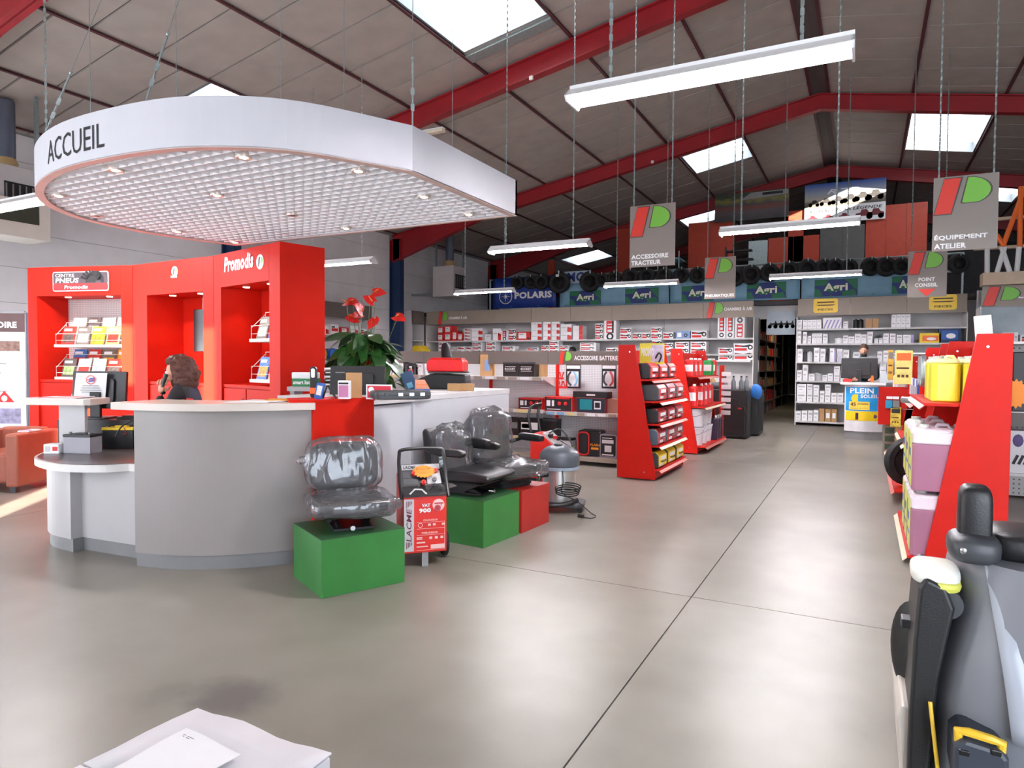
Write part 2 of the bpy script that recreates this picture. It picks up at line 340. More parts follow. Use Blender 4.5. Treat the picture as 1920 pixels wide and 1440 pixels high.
for bi, (x0, x1, holes) in enumerate(bays):
    if x1-x0 < .5: continue
    off = 5.54 if (bi % 2 == 0) else 6.0
    if bi >= 9: off = 5.54 if (bi % 2 == 1) else 6.0
    k = -7
    while off+.92*k < 34.3:
        a = off+.92*k+.018; b = off+.92*(k+1)-.018; k += 1
        a = max(a, -1.48); b = min(b, 34.48)
        segs = [(a, b)]
        for h0, h1 in holes:
            ns = []
            for p, q in segs:
                if q <= h0 or p >= h1: ns.append((p, q)); continue
                if p < h0-.05: ns.append((p, h0-.02))
                if q > h1+.05: ns.append((h1+.02, q))
            segs = ns
        for p, q in segs:
            if q-p < .05: continue
            near = 3.4 < q < 23.6 and x0 < 3.5
            gg = G() if near else far
            slab(gg, x0+.02, x1-.02, p, q, .022, .03)
            if near: obj('ceiling_panel', gg, ROOFP, ceiling)
o = obj('ceiling_panels', far, ROOFP, ceiling); o['kind'] = 'stuff'
for x in PURX+PURR:                                    # purlins: small I sections
    g = G(); z = zr(x)
    g.box(x-.028, x+.028, -1.5, 34.5, z-.012, z-.004); g.box(x-.006, x+.006, -1.5, 34.5, z-.004, z+.02)
    obj('purlin', g, PURL, ceiling)
for k, lst, P in ((0, sky, PURX), (1, skyr, PURR)):      # rooflights: upstand frame and corrugated sheet
    for bi, y0, y1 in lst:
        x0, x1 = P[bi]+.03, P[bi+1]-.03
        fr = G()
        for yy in (y0, y1-.03): slab(fr, x0, x1, yy, yy+.03, .02, .30)
        for xx in (x0, x1-.03):
            slab(fr, xx, xx+.03, y0, y1, .02, .30)
        f = obj('rooflight_frame', fr, mat('rooflight_upstand', (150,158,162), .4, .3), ceiling)
        gl = G(); nx = 40; vs = []
        for i in range(nx+1):
            x = x0+(x1-x0)*i/nx; z = zr(x)+.26
            vs += [(x, y0, z), (x, y1, z)]
        vs = []; ny = 48
        for i in range(ny+1):
            y = y0+(y1-y0)*i/ny; dz = .025*math.sin(2*PI*(y-y0)/.177)
            vs += [(x0, y, zr(x0)+.27+dz), (x1, y, zr(x1)+.27+dz)]
        gl.add(vs, [(2*i, 2*i+1, 2*i+3, 2*i+2) for i in range(ny)])
        obj('rooflight_sheet', gl, SKYSHEET, ceiling, smooth=True)
        if k == 0 and bi == 4 and y0 < 10:
            g = G(); slab(g, x0, x1, y1+.06, y1+.30, -.02, .05); obj('rooflight_flashing', g, GALV, ceiling)
# portal frames
def rafter(g, y):
    def dep(x): 
        d = abs(x-XR); return .36 if d < 8.6 else .36+(d-8.6)*.145
    for sgn in (1, -1):
        xs = [XR, XR-sgn*4, XR-sgn*8.6, XR-sgn*11.75]
        for i in range(3):
            a, b = xs[i], xs[i+1]; ta, tb = zr(a)-.02, zr(b)-.02; ba, bb = ta-dep(a), tb-dep(b)
            for y0, y1, zt in ((y-.012, y+.012, 0),): g.add([(a,y0,ba),(b,y0,bb),(b,y0,tb),(a,y0,ta),(a,y1,ba),(b,y1,bb),(b,y1,tb),(a,y1,ta)], [(0,1,2,3),(4,7,6,5),(0,4,5,1),(3,2,6,7),(0,3,7,4),(1,5,6,2)])
            for (p, q) in ((ba, bb), (ta-.025, tb-.025)):
                g.add([(a,y-.09,p),(b,y-.09,q),(b,y+.09,q),(a,y+.09,p),(a,y-.09,p+.02),(b,y-.09,q+.02),(b,y+.09,q+.02),(a,y+.09,p+.02)], [(0,3,2,1),(4,5,6,7),(0,1,5,4),(1,2,6,5),(2,3,7,6),(3,0,4,7)])
for k, y in enumerate((4.5, 10.5, 16.5, 22.5, 28.5)):
    e = bpy.data.objects.new('trim_%d' % (k+1), None); COL.objects.link(e); e['kind'] = 'structure'; e['label'] = 'red steel portal frame of the hall, %s from the camera' % ORD[k]; XF[e.name] = Matrix.Identity(4)
    g = G(); rafter(g, y); obj('rafter', g, BEAM, e)
    for sx, xw in ((-1, -12.8), (1, 10.8)):
        g = G(); xi = xw-sx*.36
        for xx in (xw, xi): g.box(min(xx,xx-sx*.02), max(xx,xx-sx*.02), y-.1, y+.1, .0, 4.5)
        g.box(min(xw,xi), max(xw,xi), y-.012, y+.012, 0, 4.5); obj('column', g, NAVY, e)
        g = G()
        for xx in (xw, xi): g.box(min(xx,xx-sx*.02), max(xx,xx-sx*.02), y-.1, y+.1, 4.5, 5.1)
        g.box(min(xw,xi), max(xw,xi), y-.012, y+.012, 4.5, 5.15); obj('column_head', g, BEAM, e)
# walls
def wall(name, parts, m=WALLJ): 
    g = G()
    for p in parts: g.box(*p)
    return struct(name, g, m)
wl = wall('wall_left', [(-13.0,-12.812,5.3,34.5,0,5.6), (-13.0,-12.812,-1.5,5.3,3.5,5.6), (-13.0,-12.82,-1.5,-.6,0,3.5)])
for y0, y1 in ((5.3,10.38),(10.62,16.38),(16.62,22.38),(22.62,28.4)):
    for k in range(9):
        g = G(); g.box(-12.83, -12.8, y0+.004, y1-.004, k*.6+.004, min((k+1)*.6-.004, 5.25)); obj('wall_panel', g, WALLG, wl)
wr = wall('wall_right', [(10.8,11.0,-1.5,34.5,0,5.6)], WALLG)
g = G(); g.prism([(-12.8,0),(10.8,0),(10.8,5.35),(XR,7.55),(-12.8,5.35)], 34.5, 34.7, 'y'); struct('wall_back', g, mat('back_wall_grey', (120,116,116), .6))
def holed(g, x0, x1, z0, z1, ya, yb, holes):
    xs = sorted({x0, x1} | {h[i] for h in holes for i in (0, 1)}); zs = sorted({z0, z1} | {h[i] for h in holes for i in (2, 3)})
    for i in range(len(xs)-1):
        run = None
        for j in range(len(zs)-1):
            cx_, cz_ = (xs[i]+xs[i+1])/2, (zs[j]+zs[j+1])/2
            if any(h[0] < cx_ < h[1] and h[2] < cz_ < h[3] for h in holes): continue
            g.box(xs[i], xs[i+1], ya, yb, zs[j], zs[j+1])
# front wall behind the camera: shop window, entrance and added slits that shape the sun stripes
g = G(); holed(g, -12.8, 10.8, 0, 5.0, -1.7, -1.5, [(.8,8.4,.3,3.3),(-8.5,-4.7,.2,3.3),(-4.38,-4.25,.2,3.3),(-3.36,-2.86,.2,3.3),(-2.68,-2.24,3.3,4.08),(-1.14,-.74,3.0,4.0)])
g.prism([(-12.8,5.0),(10.8,5.0),(10.8,5.35),(XR,7.55),(-12.8,5.35)], -1.7, -1.5, 'y')
struct('wall_front', g, WALLG)
def window(name, x0, x1, z0, z1, n):
    g = G(); y0, y1 = -1.64, -1.56
    g.box(x0,x1,y0,y1,z0,z0+.06); g.box(x0,x1,y0,y1,z1-.06,z1)
    for i in range(n+1):
        x = x0+(x1-x0)*i/n; g.box(x-.03,x+.03,y0,y1,z0,z1)
    o = struct(name, g, GREY); return o
window('window_1', .8, 8.4, .3, 3.3, 5); window('window_2', -8.5, -4.7, .2, 3.3, 3)
# side entrance frame in the left wall (outside the view)
g = G()
for y in (-.6, 1.35, 3.3, 5.27): g.box(-12.95,-12.85,y-.03,y+.03,0,3.5)
g.box(-12.95,-12.85,-.6,5.3,3.44,3.5); g.box(-12.95,-12.85,-.6,5.3,2.3,2.36); struct('window_3', g, GREY)
# partition under the mezzanine, with the doorway to the store room
g = G(); g.box(-12.8,-2.42,18.3,18.4,0,3.0); g.box(-1.45,10.8,18.3,18.4,0,3.0); g.box(-2.42,-1.45,18.3,18.4,2.6,3.0)
struct('wall_partition', g, SHG)
g = G(); g.box(-12.8,10.8,17.95,34.5,2.93,3.03); mz = struct('floor_mezzanine', g, mat('mezzanine_edge', (60,56,56), .6))
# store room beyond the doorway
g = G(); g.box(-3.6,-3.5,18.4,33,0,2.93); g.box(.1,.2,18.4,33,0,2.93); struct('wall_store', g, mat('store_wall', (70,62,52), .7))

# sun blockers added as neighbouring buildings, keeping low sun off the shop window
g = G(); g.box(9.3,26,-13.3,-13,0,8.5); struct('wall_sunblock_right', g, WALLG)
g = G(); g.box(-14,4.95,-13.3,-13,0,8.5); struct('wall_sunblock_left', g, WALLG)
# ================================================================== LIGHTS AND SIGNS HUNG FROM THE ROOF
def chain_mesh(g, a, b, r=.011, link=.045):
    a, b = Vector(a), Vector(b); L = (b-a).length; n = max(2, int(L/link)); d = (b-a)/L; u = d.orthogonal().normalized(); w = d.cross(u)
    for i in range(n):
        p = a+d*(L*(i+.5)/n); s, t = (u, w) if i % 2 else (w, u); h = L/n*.62
        q = [p-d*h+s*0, p-d*h*.6+s*r, p+d*h*.6+s*r, p+d*h, p+d*h*.6-s*r, p-d*h*.6-s*r]; e = .0032
        g.add([x+t*e for x in q]+[x-t*e for x in q], [(i_, (i_+1)%6, (i_+1)%6+6, i_+6) for i_ in range(6)]+[(0,1,5),(2,3,4),(1,2,4,5),(6,11,7),(8,10,9),(7,11,10,8)])
def lamp(x0, y, z, label, L=1.55):
    t = thing('hanging_strip_light', label, 'light fixture', (x0+L/2, y, z), 0, 'hanging strip lights')
    h = L/2
    g = G(); pr = [(-.115,0),(-.05,.055),(.05,.055),(.115,0),(.108,-.003),(.046,.048),(-.046,.048),(-.108,-.003)]
    g.prism(pr, -h, h, 'x'); g.box(-h,h,-.03,.03,.05,.085); obj('reflector', g, WHITE, t)
    for s in (-1, 1):
        g = G(); g.prism([(-.115,0),(-.05,.055),(.05,.055),(.115,0),(.09,-.03),(-.09,-.03)], s*h, s*(h-.012), 'x'); obj('end_plate', g, WHITE, t)
    for yy in (-.055, .055):
        g = G(); g.cyl((-h+.03,yy,.008), (h-.03,yy,.008), .019, 10); obj('tube', g, TUBE, t, smooth=True)
    for s in (-1, 1):
        xx = s*(h-.25); g = G(); zt = zr(x0+h+xx)-z-.02
        k = FRAMEZ(x0+h+xx, y)
        chain_mesh(g, (xx,0,.085), (xx,0,zt)); obj('chain', g, GALV, t)
    return t
def FRAMEZ(x, y): return zr(x)
for j, (y, rn) in enumerate(((3.87,'nearest row'), (8.65,'middle row'), (13.55,'far row'))):
    for x0, cn in ((-8.62,'above the left wall side'), (-4.9,'left of the aisle'), (-1.63,'above the aisle')):
        if j == 0 and x0 == -4.9: continue
        d = {(0,-1.63):'large bright hanging strip light nearest the camera, above the aisle', (0,-8.62):'bright strip light at the left edge beside the round canopy',
             (1,-4.9):'hanging strip light just right of the canopy corner', (1,-1.63):'hanging strip light in front of the blue banner with the off-road buggies', (1,-8.62):'strip light behind the tall red display wall and above the plant',
             (2,-8.62):'strip light in front of the white heater cabinet', (2,-4.9):'strip light below the sign reading accessoire tracteur', (2,-1.63):'strip light below and right of the sign reading pneumatiques'}[(j, x0)]
        lamp(x0, y, 3.06 if j else 3.05, d)
# hanging signs
SIGN = mat('sign_taupe', (139,130,124), .45, var=.02)
def sign(pl, pr, pb, y, lines, label, arrow=False):
    a = PY(*pl, y); b = PY(*pr, y); c = PY(*pb, y); w = b.x-a.x; zt = (a.z+b.z)/2; h = zt-c.z; xc = (a.x+b.x)/2
    t = thing('hanging_sign', label, 'sign', (xc, y, c.z))
    g = G(); g.box(-w/2, w/2, -.006, .006, 0, h); obj('panel', g, SIGN, t)
    logo((-w*.48 if len(lines[0][0]) > 3 else 0, -.008, h*.50), X_, Z_, w*.86, h*.47, t, world=False)
    for s, x, z, ww, hh in lines: text(s, (x*w-w/2, -.008, z*h), X_, Z_, ww*w, hh*h, WTXT, t, .04, world=False)
    if arrow: g = G(); g.add([(-.14,-.008,.14*h/.8),(0,-.008,0.01),(.14,-.008,.14*h/.8)], [(0,1,2)]); obj('arrow', g, LRED, t)
    for s in (-1, 1):
        xx = s*w*.42; g = G(); chain_mesh(g, (xx,0,h), (xx,0,zr(xc+xx)-c.z-.02), .010); obj('chain', g, GALV, t)
sign((1182,386),(1267,381),(1182,502), 8.6, [('ACCESSOIRE',.04,.13,.82,.075),('TRACTEUR',.04,.03,.66,.075)], 'grey hanging sign reading ACCESSOIRE TRACTEUR with red and green logo')
sign((1751,335),(1874,322),(1751,472), 9.0, [('ÉQUIPEMENT',.03,.14,.82,.085),('ATELIER',.03,.03,.50,.07)], 'large grey hanging sign reading ÉQUIPEMENT ATELIER at upper right')
sign((1322,483),(1380,481),(1322,561), 14.0, [('PNEUMATIQUES',.02,.03,.94,.085)], 'grey hanging sign reading PNEUMATIQUES in front of the blue banners')
sign((1703,473),(1777,467),(1703,558), 14.2, [('POINT',.28,.34,.42,.085),('CONSEIL',.19,.22,.58,.085)], 'grey hanging sign reading POINT CONSEIL with a red arrow', True)
# ------------------------------------------------------------------ round canopy over the desk
ZB = 2.72; ZT = 3.02
cp = [(-2.70,5.22),(-2.70,3.70)]+[(-3.05,3.07),(-3.45,2.76),(-3.95,2.62),(-4.75,2.61),(-5.45,2.80),(-6.0,3.15),(-6.33,3.62),(-6.42,4.2),(-6.36,4.7),(-6.20,5.22)]
curve = [tuple(p) for p in cat_rom([Vector((a,b,0)) for a, b in cp[1:]], 6)]
outl = [(-2.70,5.22)]+[(p[0],p[1]) for p in curve]
ct = thing('reception_canopy', 'large white hanging canopy with curved fascia reading ACCUEIL above the desk', 'canopy', (-4.5,3.9,ZB))
def ribbon(g, pts, z0, z1, th, mi=0, close=False):
    """vertical band of thickness th (inwards) along a plan line"""
    k = len(pts); P = [Vector((p[0],p[1],0)) for p in pts]; N = []
    for i in range(k):
        if close: t = P[(i+1)%k]-P[i-1]
        else: t = P[min(i+1,k-1)]-P[max(i-1,0)]
        t.normalize(); N.append(Vector((t.y,-t.x,0)))
    vs = []
    for i in range(k):
        a, b = P[i], P[i]+N[i]*th
        vs += [(a.x,a.y,z0),(a.x,a.y,z1),(b.x,b.y,z1),(b.x,b.y,z0)]
    f = []
    for i in range(k if close else k-1):
        a = 4*i; b = 4*((i+1)%k)
        for j in range(4): f.append((a+j, b+j, b+(j+1)%4, a+(j+1)%4))
    if not close: f += [(0,1,2,3), (4*k-4,4*k-1,4*k-2,4*k-3)]
    g.add(vs, f, mi)
cen = Vector((-4.5,4.2,0))
sg = 1
g = G(); ribbon(g, [(p[0],p[1]) for p in curve], ZB, ZT, .03*-1 if (Vector((curve[5][1]-curve[4][1], -(curve[5][0]-curve[4][0]), 0))).dot(cen-Vector((curve[5][0],curve[5][1],0))) < 0 else .03)
obj('curved_fascia', g, CAN, ct, world=True)
g = G(); g.box(-2.73,-2.70,3.70,5.22,ZB,ZT); obj('side_fascia', g, CAN, ct, world=True)
g = G(); g.box(-6.2,-2.70,5.19,5.22,ZB,ZT); obj('rear_fascia', g, CAN, ct, world=True)
# rim lip
def inset(pts, d): return [(p[0]+(cen.x-p[0])*d, p[1]+(cen.y-p[1])*d) for p in pts]
g = G(); oo = outl; ii = inset(outl, .035); k = len(oo)
g.add([(p[0],p[1],ZB-.004) for p in oo]+[(p[0],p[1],ZB-.004) for p in ii]+[(p[0],p[1],ZB+.006) for p in oo]+[(p[0],p[1],ZB+.006) for p in ii],
      [f for i in range(k) for f in ((i,(i+1)%k,(i+1)%k+k,i+k),(i+2*k,i+3*k,(i+1)%k+3*k,(i+1)%k+2*k),(i,i+2*k,(i+1)%k+2*k,(i+1)%k),(i+k,(i+1)%k+k,(i+1)%k+3*k,i+3*k))])
obj('rim', g, mat('canopy_rim', (214,190,182), .45), ct, world=True)
def cross(axis, c):
    out = []
    for i in range(k):
        a, b = ii[i], ii[(i+1)%k]; u, v = (a[axis]-c), (b[axis]-c)
        if u*v < 0: out.append(a[1-axis]+(b[1-axis]-a[1-axis])*u/(u-v))
    return (min(out), max(out)) if len(out) > 1 else None
PT = .098; BH = .055
for ax in (0, 1):
    lo = min(p[ax] for p in ii); hi = max(p[ax] for p in ii); c = lo+.05
    while c < hi-.02:
        r = cross(ax, c)
        if r:
            g = G(); a, b = r; zt, zb = ZB+.008+BH, ZB+.008
            w0, w1 = .002, .012      # blades taper: thin below, wide above
            if ax == 0: g.add([(c-w0,a,zb),(c+w0,a,zb),(c+w1,a,zt),(c-w1,a,zt),(c-w0,b,zb),(c+w0,b,zb),(c+w1,b,zt),(c-w1,b,zt)], [(0,1,2,3),(4,7,6,5),(0,4,5,1),(1,5,6,2),(2,6,7,3),(3,7,4,0)])
            else: g.add([(a,c-w0,zb),(a,c+w0,zb),(a,c+w1,zt),(a,c-w1,zt),(b,c-w0,zb),(b,c+w0,zb),(b,c+w1,zt),(b,c-w1,zt)], [(0,3,2,1),(4,5,6,7),(0,1,5,4),(1,2,6,5),(2,3,7,6),(3,0,4,7)])
            obj('louvre_blade', g, LOUV, ct, world=True)
        c += PT
for px, py, on in ((110,368,1),(217,320,1),(457,296,1),(407,367,1),(672,322,1),(795,370,1),(879,403,1),(649,429,1),(333,435,1),(441,455,1),(548,404,0),(182,405,0)):
    p = PZ(px, py, ZB)
    g = G(); g.lathe([(.028,0),(.048,-.004),(.05,.0),(.05,.05),(.028,.05)], 14, c=(p.x,p.y,ZB)); s = obj('spotlight', g, mat('spot_ring', (214,200,190), .35, .3), ct, world=True, smooth=True)
    g = G(); g.ell((p.x,p.y,ZB+.003), (.03,.03,.009), 10, 5); obj('lens', g, SPOT if on else SKIN, s, world=False) if False else obj('lens', g, SPOT if on else GREY, ct, world=True, smooth=True)
    if on:
        l = bpy.data.lights.new('canopy_spot', 'SPOT'); l.energy = 8; l.spot_size = 1.5; l.spot_blend = .6; l.color = (1,.78,.62); l.shadow_soft_size = .03
        lo = bpy.data.objects.new('canopy_spot', l); COL.objects.link(lo); lo.location = (p.x,p.y,ZB-.03)
# seams in the fascia
for px in (262, ):
    pass
# lettering bent round the curved fascia
arc = [Vector((p[0],p[1],0)) for p in reversed(curve)]
al = [0]
for i in range(1, len(arc)): al.append(al[-1]+(arc[i]-arc[i-1]).length)
def on_arc(s):
    for i in range(1, len(arc)):
        if s <= al[i]: t = (s-al[i-1])/(al[i]-al[i-1]); p = arc[i-1].lerp(arc[i], t); d = (arc[i]-arc[i-1]).normalized(); return p, d
    return arc[-1], (arc[-1]-arc[-2]).normalized()
def near_s(px, py, z):
    best = None
    q = PZ(px, py, z)
    for i in range(200):
        s = al[-1]*i/199; p, d = on_arc(s)
        r = RT.transposed() @ (Vector((p.x,p.y,z))-CAM); u = 960+FPX*r.x/r.z; v = 720+FPX*r.y/r.z
        e = (u-px)**2+(v-py)**2
        if best is None or e < best[0]: best = (e, s)
    return best[1]
s0 = near_s(84, 278, 2.86); s1 = near_s(194, 252, 2.86)
def cv(a, b):
    p, d = on_arc(s0+a); n = Vector((d.y,-d.x,0)); 
    if n.dot(cen-p) > 0: n = -n
    return Vector((p.x,p.y,2.785+b))+n*.003
text('ACCUEIL', (0,0,0), X_, Z_, s1-s0, .155, DTXT, ct, .0, curve=cv)
# hangers: a cable, a turnbuckle and a hook at each
for px, py, ux, uy in ((78,236,230,0),(272,192,368,0),(770,243,764,0)):
    s = near_s(px, py, ZT); p, d = on_arc(s); a = Vector((p.x,p.y,ZT)); q = PY(ux, uy, a.y+(0 if px > 700 else -.0))
    r = ray(ux, uy); t = (6.6-EYE)/r.z if px < 700 else None
    if px > 700: top = Vector((a.x, a.y, zr(a.x)))
    else:
        dv = (Vector((-4.5,4.0,7.0))-a); top = a+Vector((1.2 if px < 100 else .75, .9, 0))+Vector((0,0,zr(a.x+.9)-ZT))
    dd = (top-a).normalized()
    g = G(); g.cyl(a+dd*.42, top, .0025, 5); g.tube([a, a+dd*.05], .006, 5); chain_mesh(g, a+dd*.04, a+dd*.30, .012, .05); g.cyl(a+dd*.30, a+dd*.42, .008, 6); g.ell(tuple(a+dd*.44), (.012,.012,.012), 8, 5)
    obj('hanger', g, GALV, ct, world=True)
for px, py in ((170,215),(331,190),(527,200),(645,215),(848,285)):
    p = PZ(px, py, ZT); g = G(); g.cyl((p.x,p.y,ZT-.3 if False else ZT), (p.x,p.y,zr(p.x)-.02), .0022, 5); obj('hanging_wire', g, GALV, ct, world=True)
# junction boxes and the emergency light on the second frame
def wallbox(px, py, y, label, name='junction_box', w=.07, h=.07):
    p = PY(px, py, y-.1); g = G(); g.box(-w/2,w/2,-.04,0,-h/2,h/2); single(name, label, 'electrical box', g, OFFW, (p.x,p.y,p.z), bevel=.008)
wallbox(997,147,10.5,'small white junction box on the second red roof beam'); wallbox(1224,304,16.5,'small white junction box on the third red roof beam')
p = PY(815, 247, 10.38); t = thing('emergency_light', 'long white emergency light fixed under the red beam beside the canopy', 'light fixture', p)
g = G(); g.prism([(-.06,-.03),(.06,-.03),(.05,.03),(-.05,.03)], -.25, .2, 'x'); g.M = Matrix.Identity(4); obj('diffuser', g, mat('cream_diffuser', (222,212,190), .4), t, bevel=.01)
g = G(); g.box(-.25,.2,-.05,.05,.03,.05); obj('base', g, WHITE, t)
# ================================================================== helpers for soft shapes
def sup(g, c, r, e=.35, n=24, m=12, mi=0, jit=0, seed=0, freq=6):
    """superellipsoid cushion / bag; e small = boxy"""
    def pw(v, p): return math.copysign(abs(v)**p, v)
    vs = []
    for i in range(m+1):
        a = -PI/2+PI*i/m
        for j in range(n):
            b = 2*PI*j/n
            p = Vector((pw(math.cos(a),e)*pw(math.cos(b),e), pw(math.cos(a),e)*pw(math.sin(b),e), pw(math.sin(a),e)))
            q = Vector((c[0]+r[0]*p.x, c[1]+r[1]*p.y, c[2]+r[2]*p.z))
            if jit:
                d = noise.noise(q*freq+Vector((seed,seed*2,0)))*jit + abs(noise.noise(q*freq*3+Vector((seed*3,0,seed))))*jit*.8
                q += p.normalized()*d
            vs.append(q)
    return g.add(vs, [(i*n+j, i*n+(j+1)%n, (i+1)*n+(j+1)%n, (i+1)*n+j) for i in range(m) for j in range(n)], mi)
def hit(px, py, A, u):
    """where the sight line meets the upright plane through A along u: (distance along u, height)"""
    n = Vector((-u.y, u.x, 0)); r = ray(px, py); t = (Vector((A[0],A[1],EYE))-CAM).dot(n)/r.dot(n); p = CAM+r*t
    return (p-Vector((A[0],A[1],0))).dot(u), p.z
def ang(v): return math.atan2(v[1], v[0])
def print_quads(t, rects, m, y=-.001, x0=0, z0=0):
    g = G()
    for a, b, c, d in rects: g.add([(x0+a,y,z0+c),(x0+b,y,z0+c),(x0+b,y,z0+d),(x0+a,y,z0+d)], [(0,1,2,3)])
    return obj('print', g, m, t)
# ------------------------------------------------------------------ red display wall behind the desk
KP = [(-9.40,4.72),(-7.93,5.15),(-6.38,5.07),(-5.02,4.74)]
KREF = []
def kiosk(i, posts, zh, label):
    A, B = Vector(KP[i]+(0,)), Vector(KP[i+1]+(0,)); u = (B-A).normalized(); w = (B-A).length; a = ang(u)
    t = thing('display_unit', label, 'display cabinet', A, a, 'red display units'); KREF.append((A, u, w, t))
    H = 2.6; D = .50; l, r = posts
    g = G(); g.box(0,l,0,D,0,H); obj('post', g, RED, t, bevel=.003)
    g = G(); g.box(w-r,w-.004,0,D,0,H); obj('post', g, RED, t, bevel=.003)
    g = G(); g.box(l,w-r,0,D,zh,H); obj('header', g, RED, t)
    g = G(); g.box(l,w-r,D-.03,D,0,zh); obj('back_panel', g, RED if i else PEGW, t, label=None if i else 'white pegboard back')
    bz = 1.18
    g = G(); g.box(l,w-r,.04,D-.03,0,bz-.02); obj('base_cabinet', g, RED, t)
    g = G(); g.box(l-.0,w-r,.02,D-.03,bz-.02,bz+.01); obj('counter_top', g, RED, t)
    for s in (0, 1):
        x0 = l+.01+s*(w-r-l)/2; x1 = x0+(w-r-l)/2-.02
        g = G(); g.box(x0,x1,.02,.04,.08,bz-.03); d = obj('door', g, RED, t, bevel=.003)
        xh = x1-.06 if s == 0 else x0+.06
        g = G(); g.tube([(xh,.02,bz-.28),(xh+(.015 if s else -.015),-.02,bz-.24),(xh+(.02 if s else -.02),-.02,bz-.17),(xh,.02,bz-.13)], .006, 6); obj('handle', g, STEEL, d, smooth=True)
    for s in (.25, .75):
        x = l+(w-r-l)*s; g = G(); g.lathe([(.0,-.006),(.032,-.006),(.036,0),(.036,.004)], 12, c=(x,.16,zh)); obj('downlight', g, SPOT, t)
        L = bpy.data.lights.new('downlight', 'SPOT'); L.energy = 9; L.spot_size = 1.7; L.spot_blend = .7; L.color = (1,.82,.66); L.shadow_soft_size = .03
        lo = bpy.data.objects.new('downlight', L); COL.objects.link(lo); lo.location = A+u*x+Vector((-u.y,u.x,0))*.16+Z_*(zh-.03)
    return t, w, l, r
k0, w0, l0, r0 = kiosk(0, (.14,.17), 2.24, 'red display unit with the sign reading CENTRE PNEUS and brochure racks')
k1, w1, l1, r1 = kiosk(1, (.29,.19), 2.22, 'red display unit with a black screen behind the woman on the phone')
k2, w2, l2, r2 = kiosk(2, (.17,.21), 2.24, 'red display unit at right end marked Promodis beside the plant')
g = G(); g.box(.7,w1-r1-.02,.33,.37,1.55,2.06); s = obj('screen', g, BLKG, k1, bevel=.006); g = G(); g.box(.95,1.1,.3,.4,1.19,1.55); obj('screen_stand', g, BLACK, s)
g = G(); g.box(.72,w1-r1,.44,.468,2.06,2.21); obj('pegboard_strip', g, WHITE, k1)  # plain white pegboard strip above the screen, with no lamp behind
g = G(); g.box(.30,.42,.36,.42,1.25,1.42); obj('wall_telephone', g, WHITE, k1, bevel=.01)
# signs on the headers
A, u, w, t = KREF[2]
x0, z0 = hit(421,512,A,u); x1, z1 = hit(476,484,A,u)
sl = Vector((u.x,u.y,0)); o = A+u*x0+Z_*(z0+.005); n = Vector((u.y,-u.x,0))
text('Promodis', o+n*.004, u, Z_, x1-x0, .16, WTXT, t, .045, .15)
def disc_logo(A, u, t, px, py, r, strip=True):
    x, z = hit(px, py, A, u); n = Vector((u.y,-u.x,0)); c = A+u*x+Z_*z+n*.004
    g = G(); g.add([c+u*(r*math.cos(2*PI*i/24))+Z_*(r*math.sin(2*PI*i/24)) for i in range(24)], [tuple(range(24))]); obj('roundel', g, WTXT, t, world=True)
    o2 = c+n*.002+u*(-.5*r)-Z_*(.6*r)
    g = G(); g.add([o2, o2+u*.35*r, o2+u*.6*r+Z_*1.25*r, o2+u*.2*r+Z_*1.25*r], [(0,1,2,3)]); obj('logo_bar', g, DTXT, t, world=True)
    q = o2+u*.72*r+Z_*.35*r; g = G(); g.add([q, q+u*.1*r+Z_*.85*r]+[q+u*(.1*r+.55*r*math.sin(a))+Z_*(.42*r+.43*r*math.cos(a)) for a in [PI*i/8 for i in range(9)]], [tuple(range(11))]); obj('logo_leaf', g, LGRN, t, world=True)
disc_logo(A, u, t, 488, 491, .075)
A, u, w, t = KREF[1]; disc_logo(A, u, t, 328, 509, .06)
x, z = hit(321,520,A,u); n = Vector((u.y,-u.x,0)); text('Promodis', A+u*x+Z_*(z-.01)+n*.004, u, Z_, .12, .03, WTXT, t, .03)
A, u, w, t = KREF[0]; n = Vector((u.y,-u.x,0))
xa, za = hit(101,547,A,u); xb, zb_ = hit(205,508,A,u); W0 = xb-xa; H0 = zb_-za
sg_ = thing('tyre_centre_sign', 'rounded black and red sign reading CENTRE PNEUS with a tyre tread', 'sign', A+u*xa+Z_*za+n*.003, ang(u))
def rrect(x0, x1, z0, z1, r, n=5):
    out = []
    for cx_, cz_, a0 in ((x1-r,z1-r,0),(x0+r,z1-r,PI/2),(x0+r,z0+r,PI),(x1-r,z0+r,1.5*PI)):
        out += [(cx_+r*math.cos(a0+PI/2*i/n), cz_+r*math.sin(a0+PI/2*i/n)) for i in range(n+1)]
    return out
g = G(); g.prism(rrect(0,W0,0,H0,.03), -.012, 0, 'y'); obj('plate', g, mat('sign_silver', (205,195,192), .4), sg_)
g = G(); g.prism(rrect(.012,W0-.012,H0*.38,H0-.012,.02), -.015, -.01, 'y'); obj('dark_panel', g, mat('sign_plum', (64,54,60), .45), sg_)
g = G(); g.prism(rrect(.012,W0-.012,.012,H0*.40,.02), -.0155, -.01, 'y'); obj('red_panel', g, RTXT, sg_)
text('CENTRE', (W0*.06,-.019,H0*.72), X_, Z_, W0*.34, H0*.17, WTXT, sg_, 0, world=False); text('PNEUS', (W0*.06,-.019,H0*.43), X_, Z_, W0*.42, H0*.24, WTXT, sg_, .025, .1, world=False)
text('Promodis', (W0*.22,-.019,H0*.12), X_, Z_, W0*.42, H0*.18, WTXT, sg_, .02, .1, world=False)
g = G()
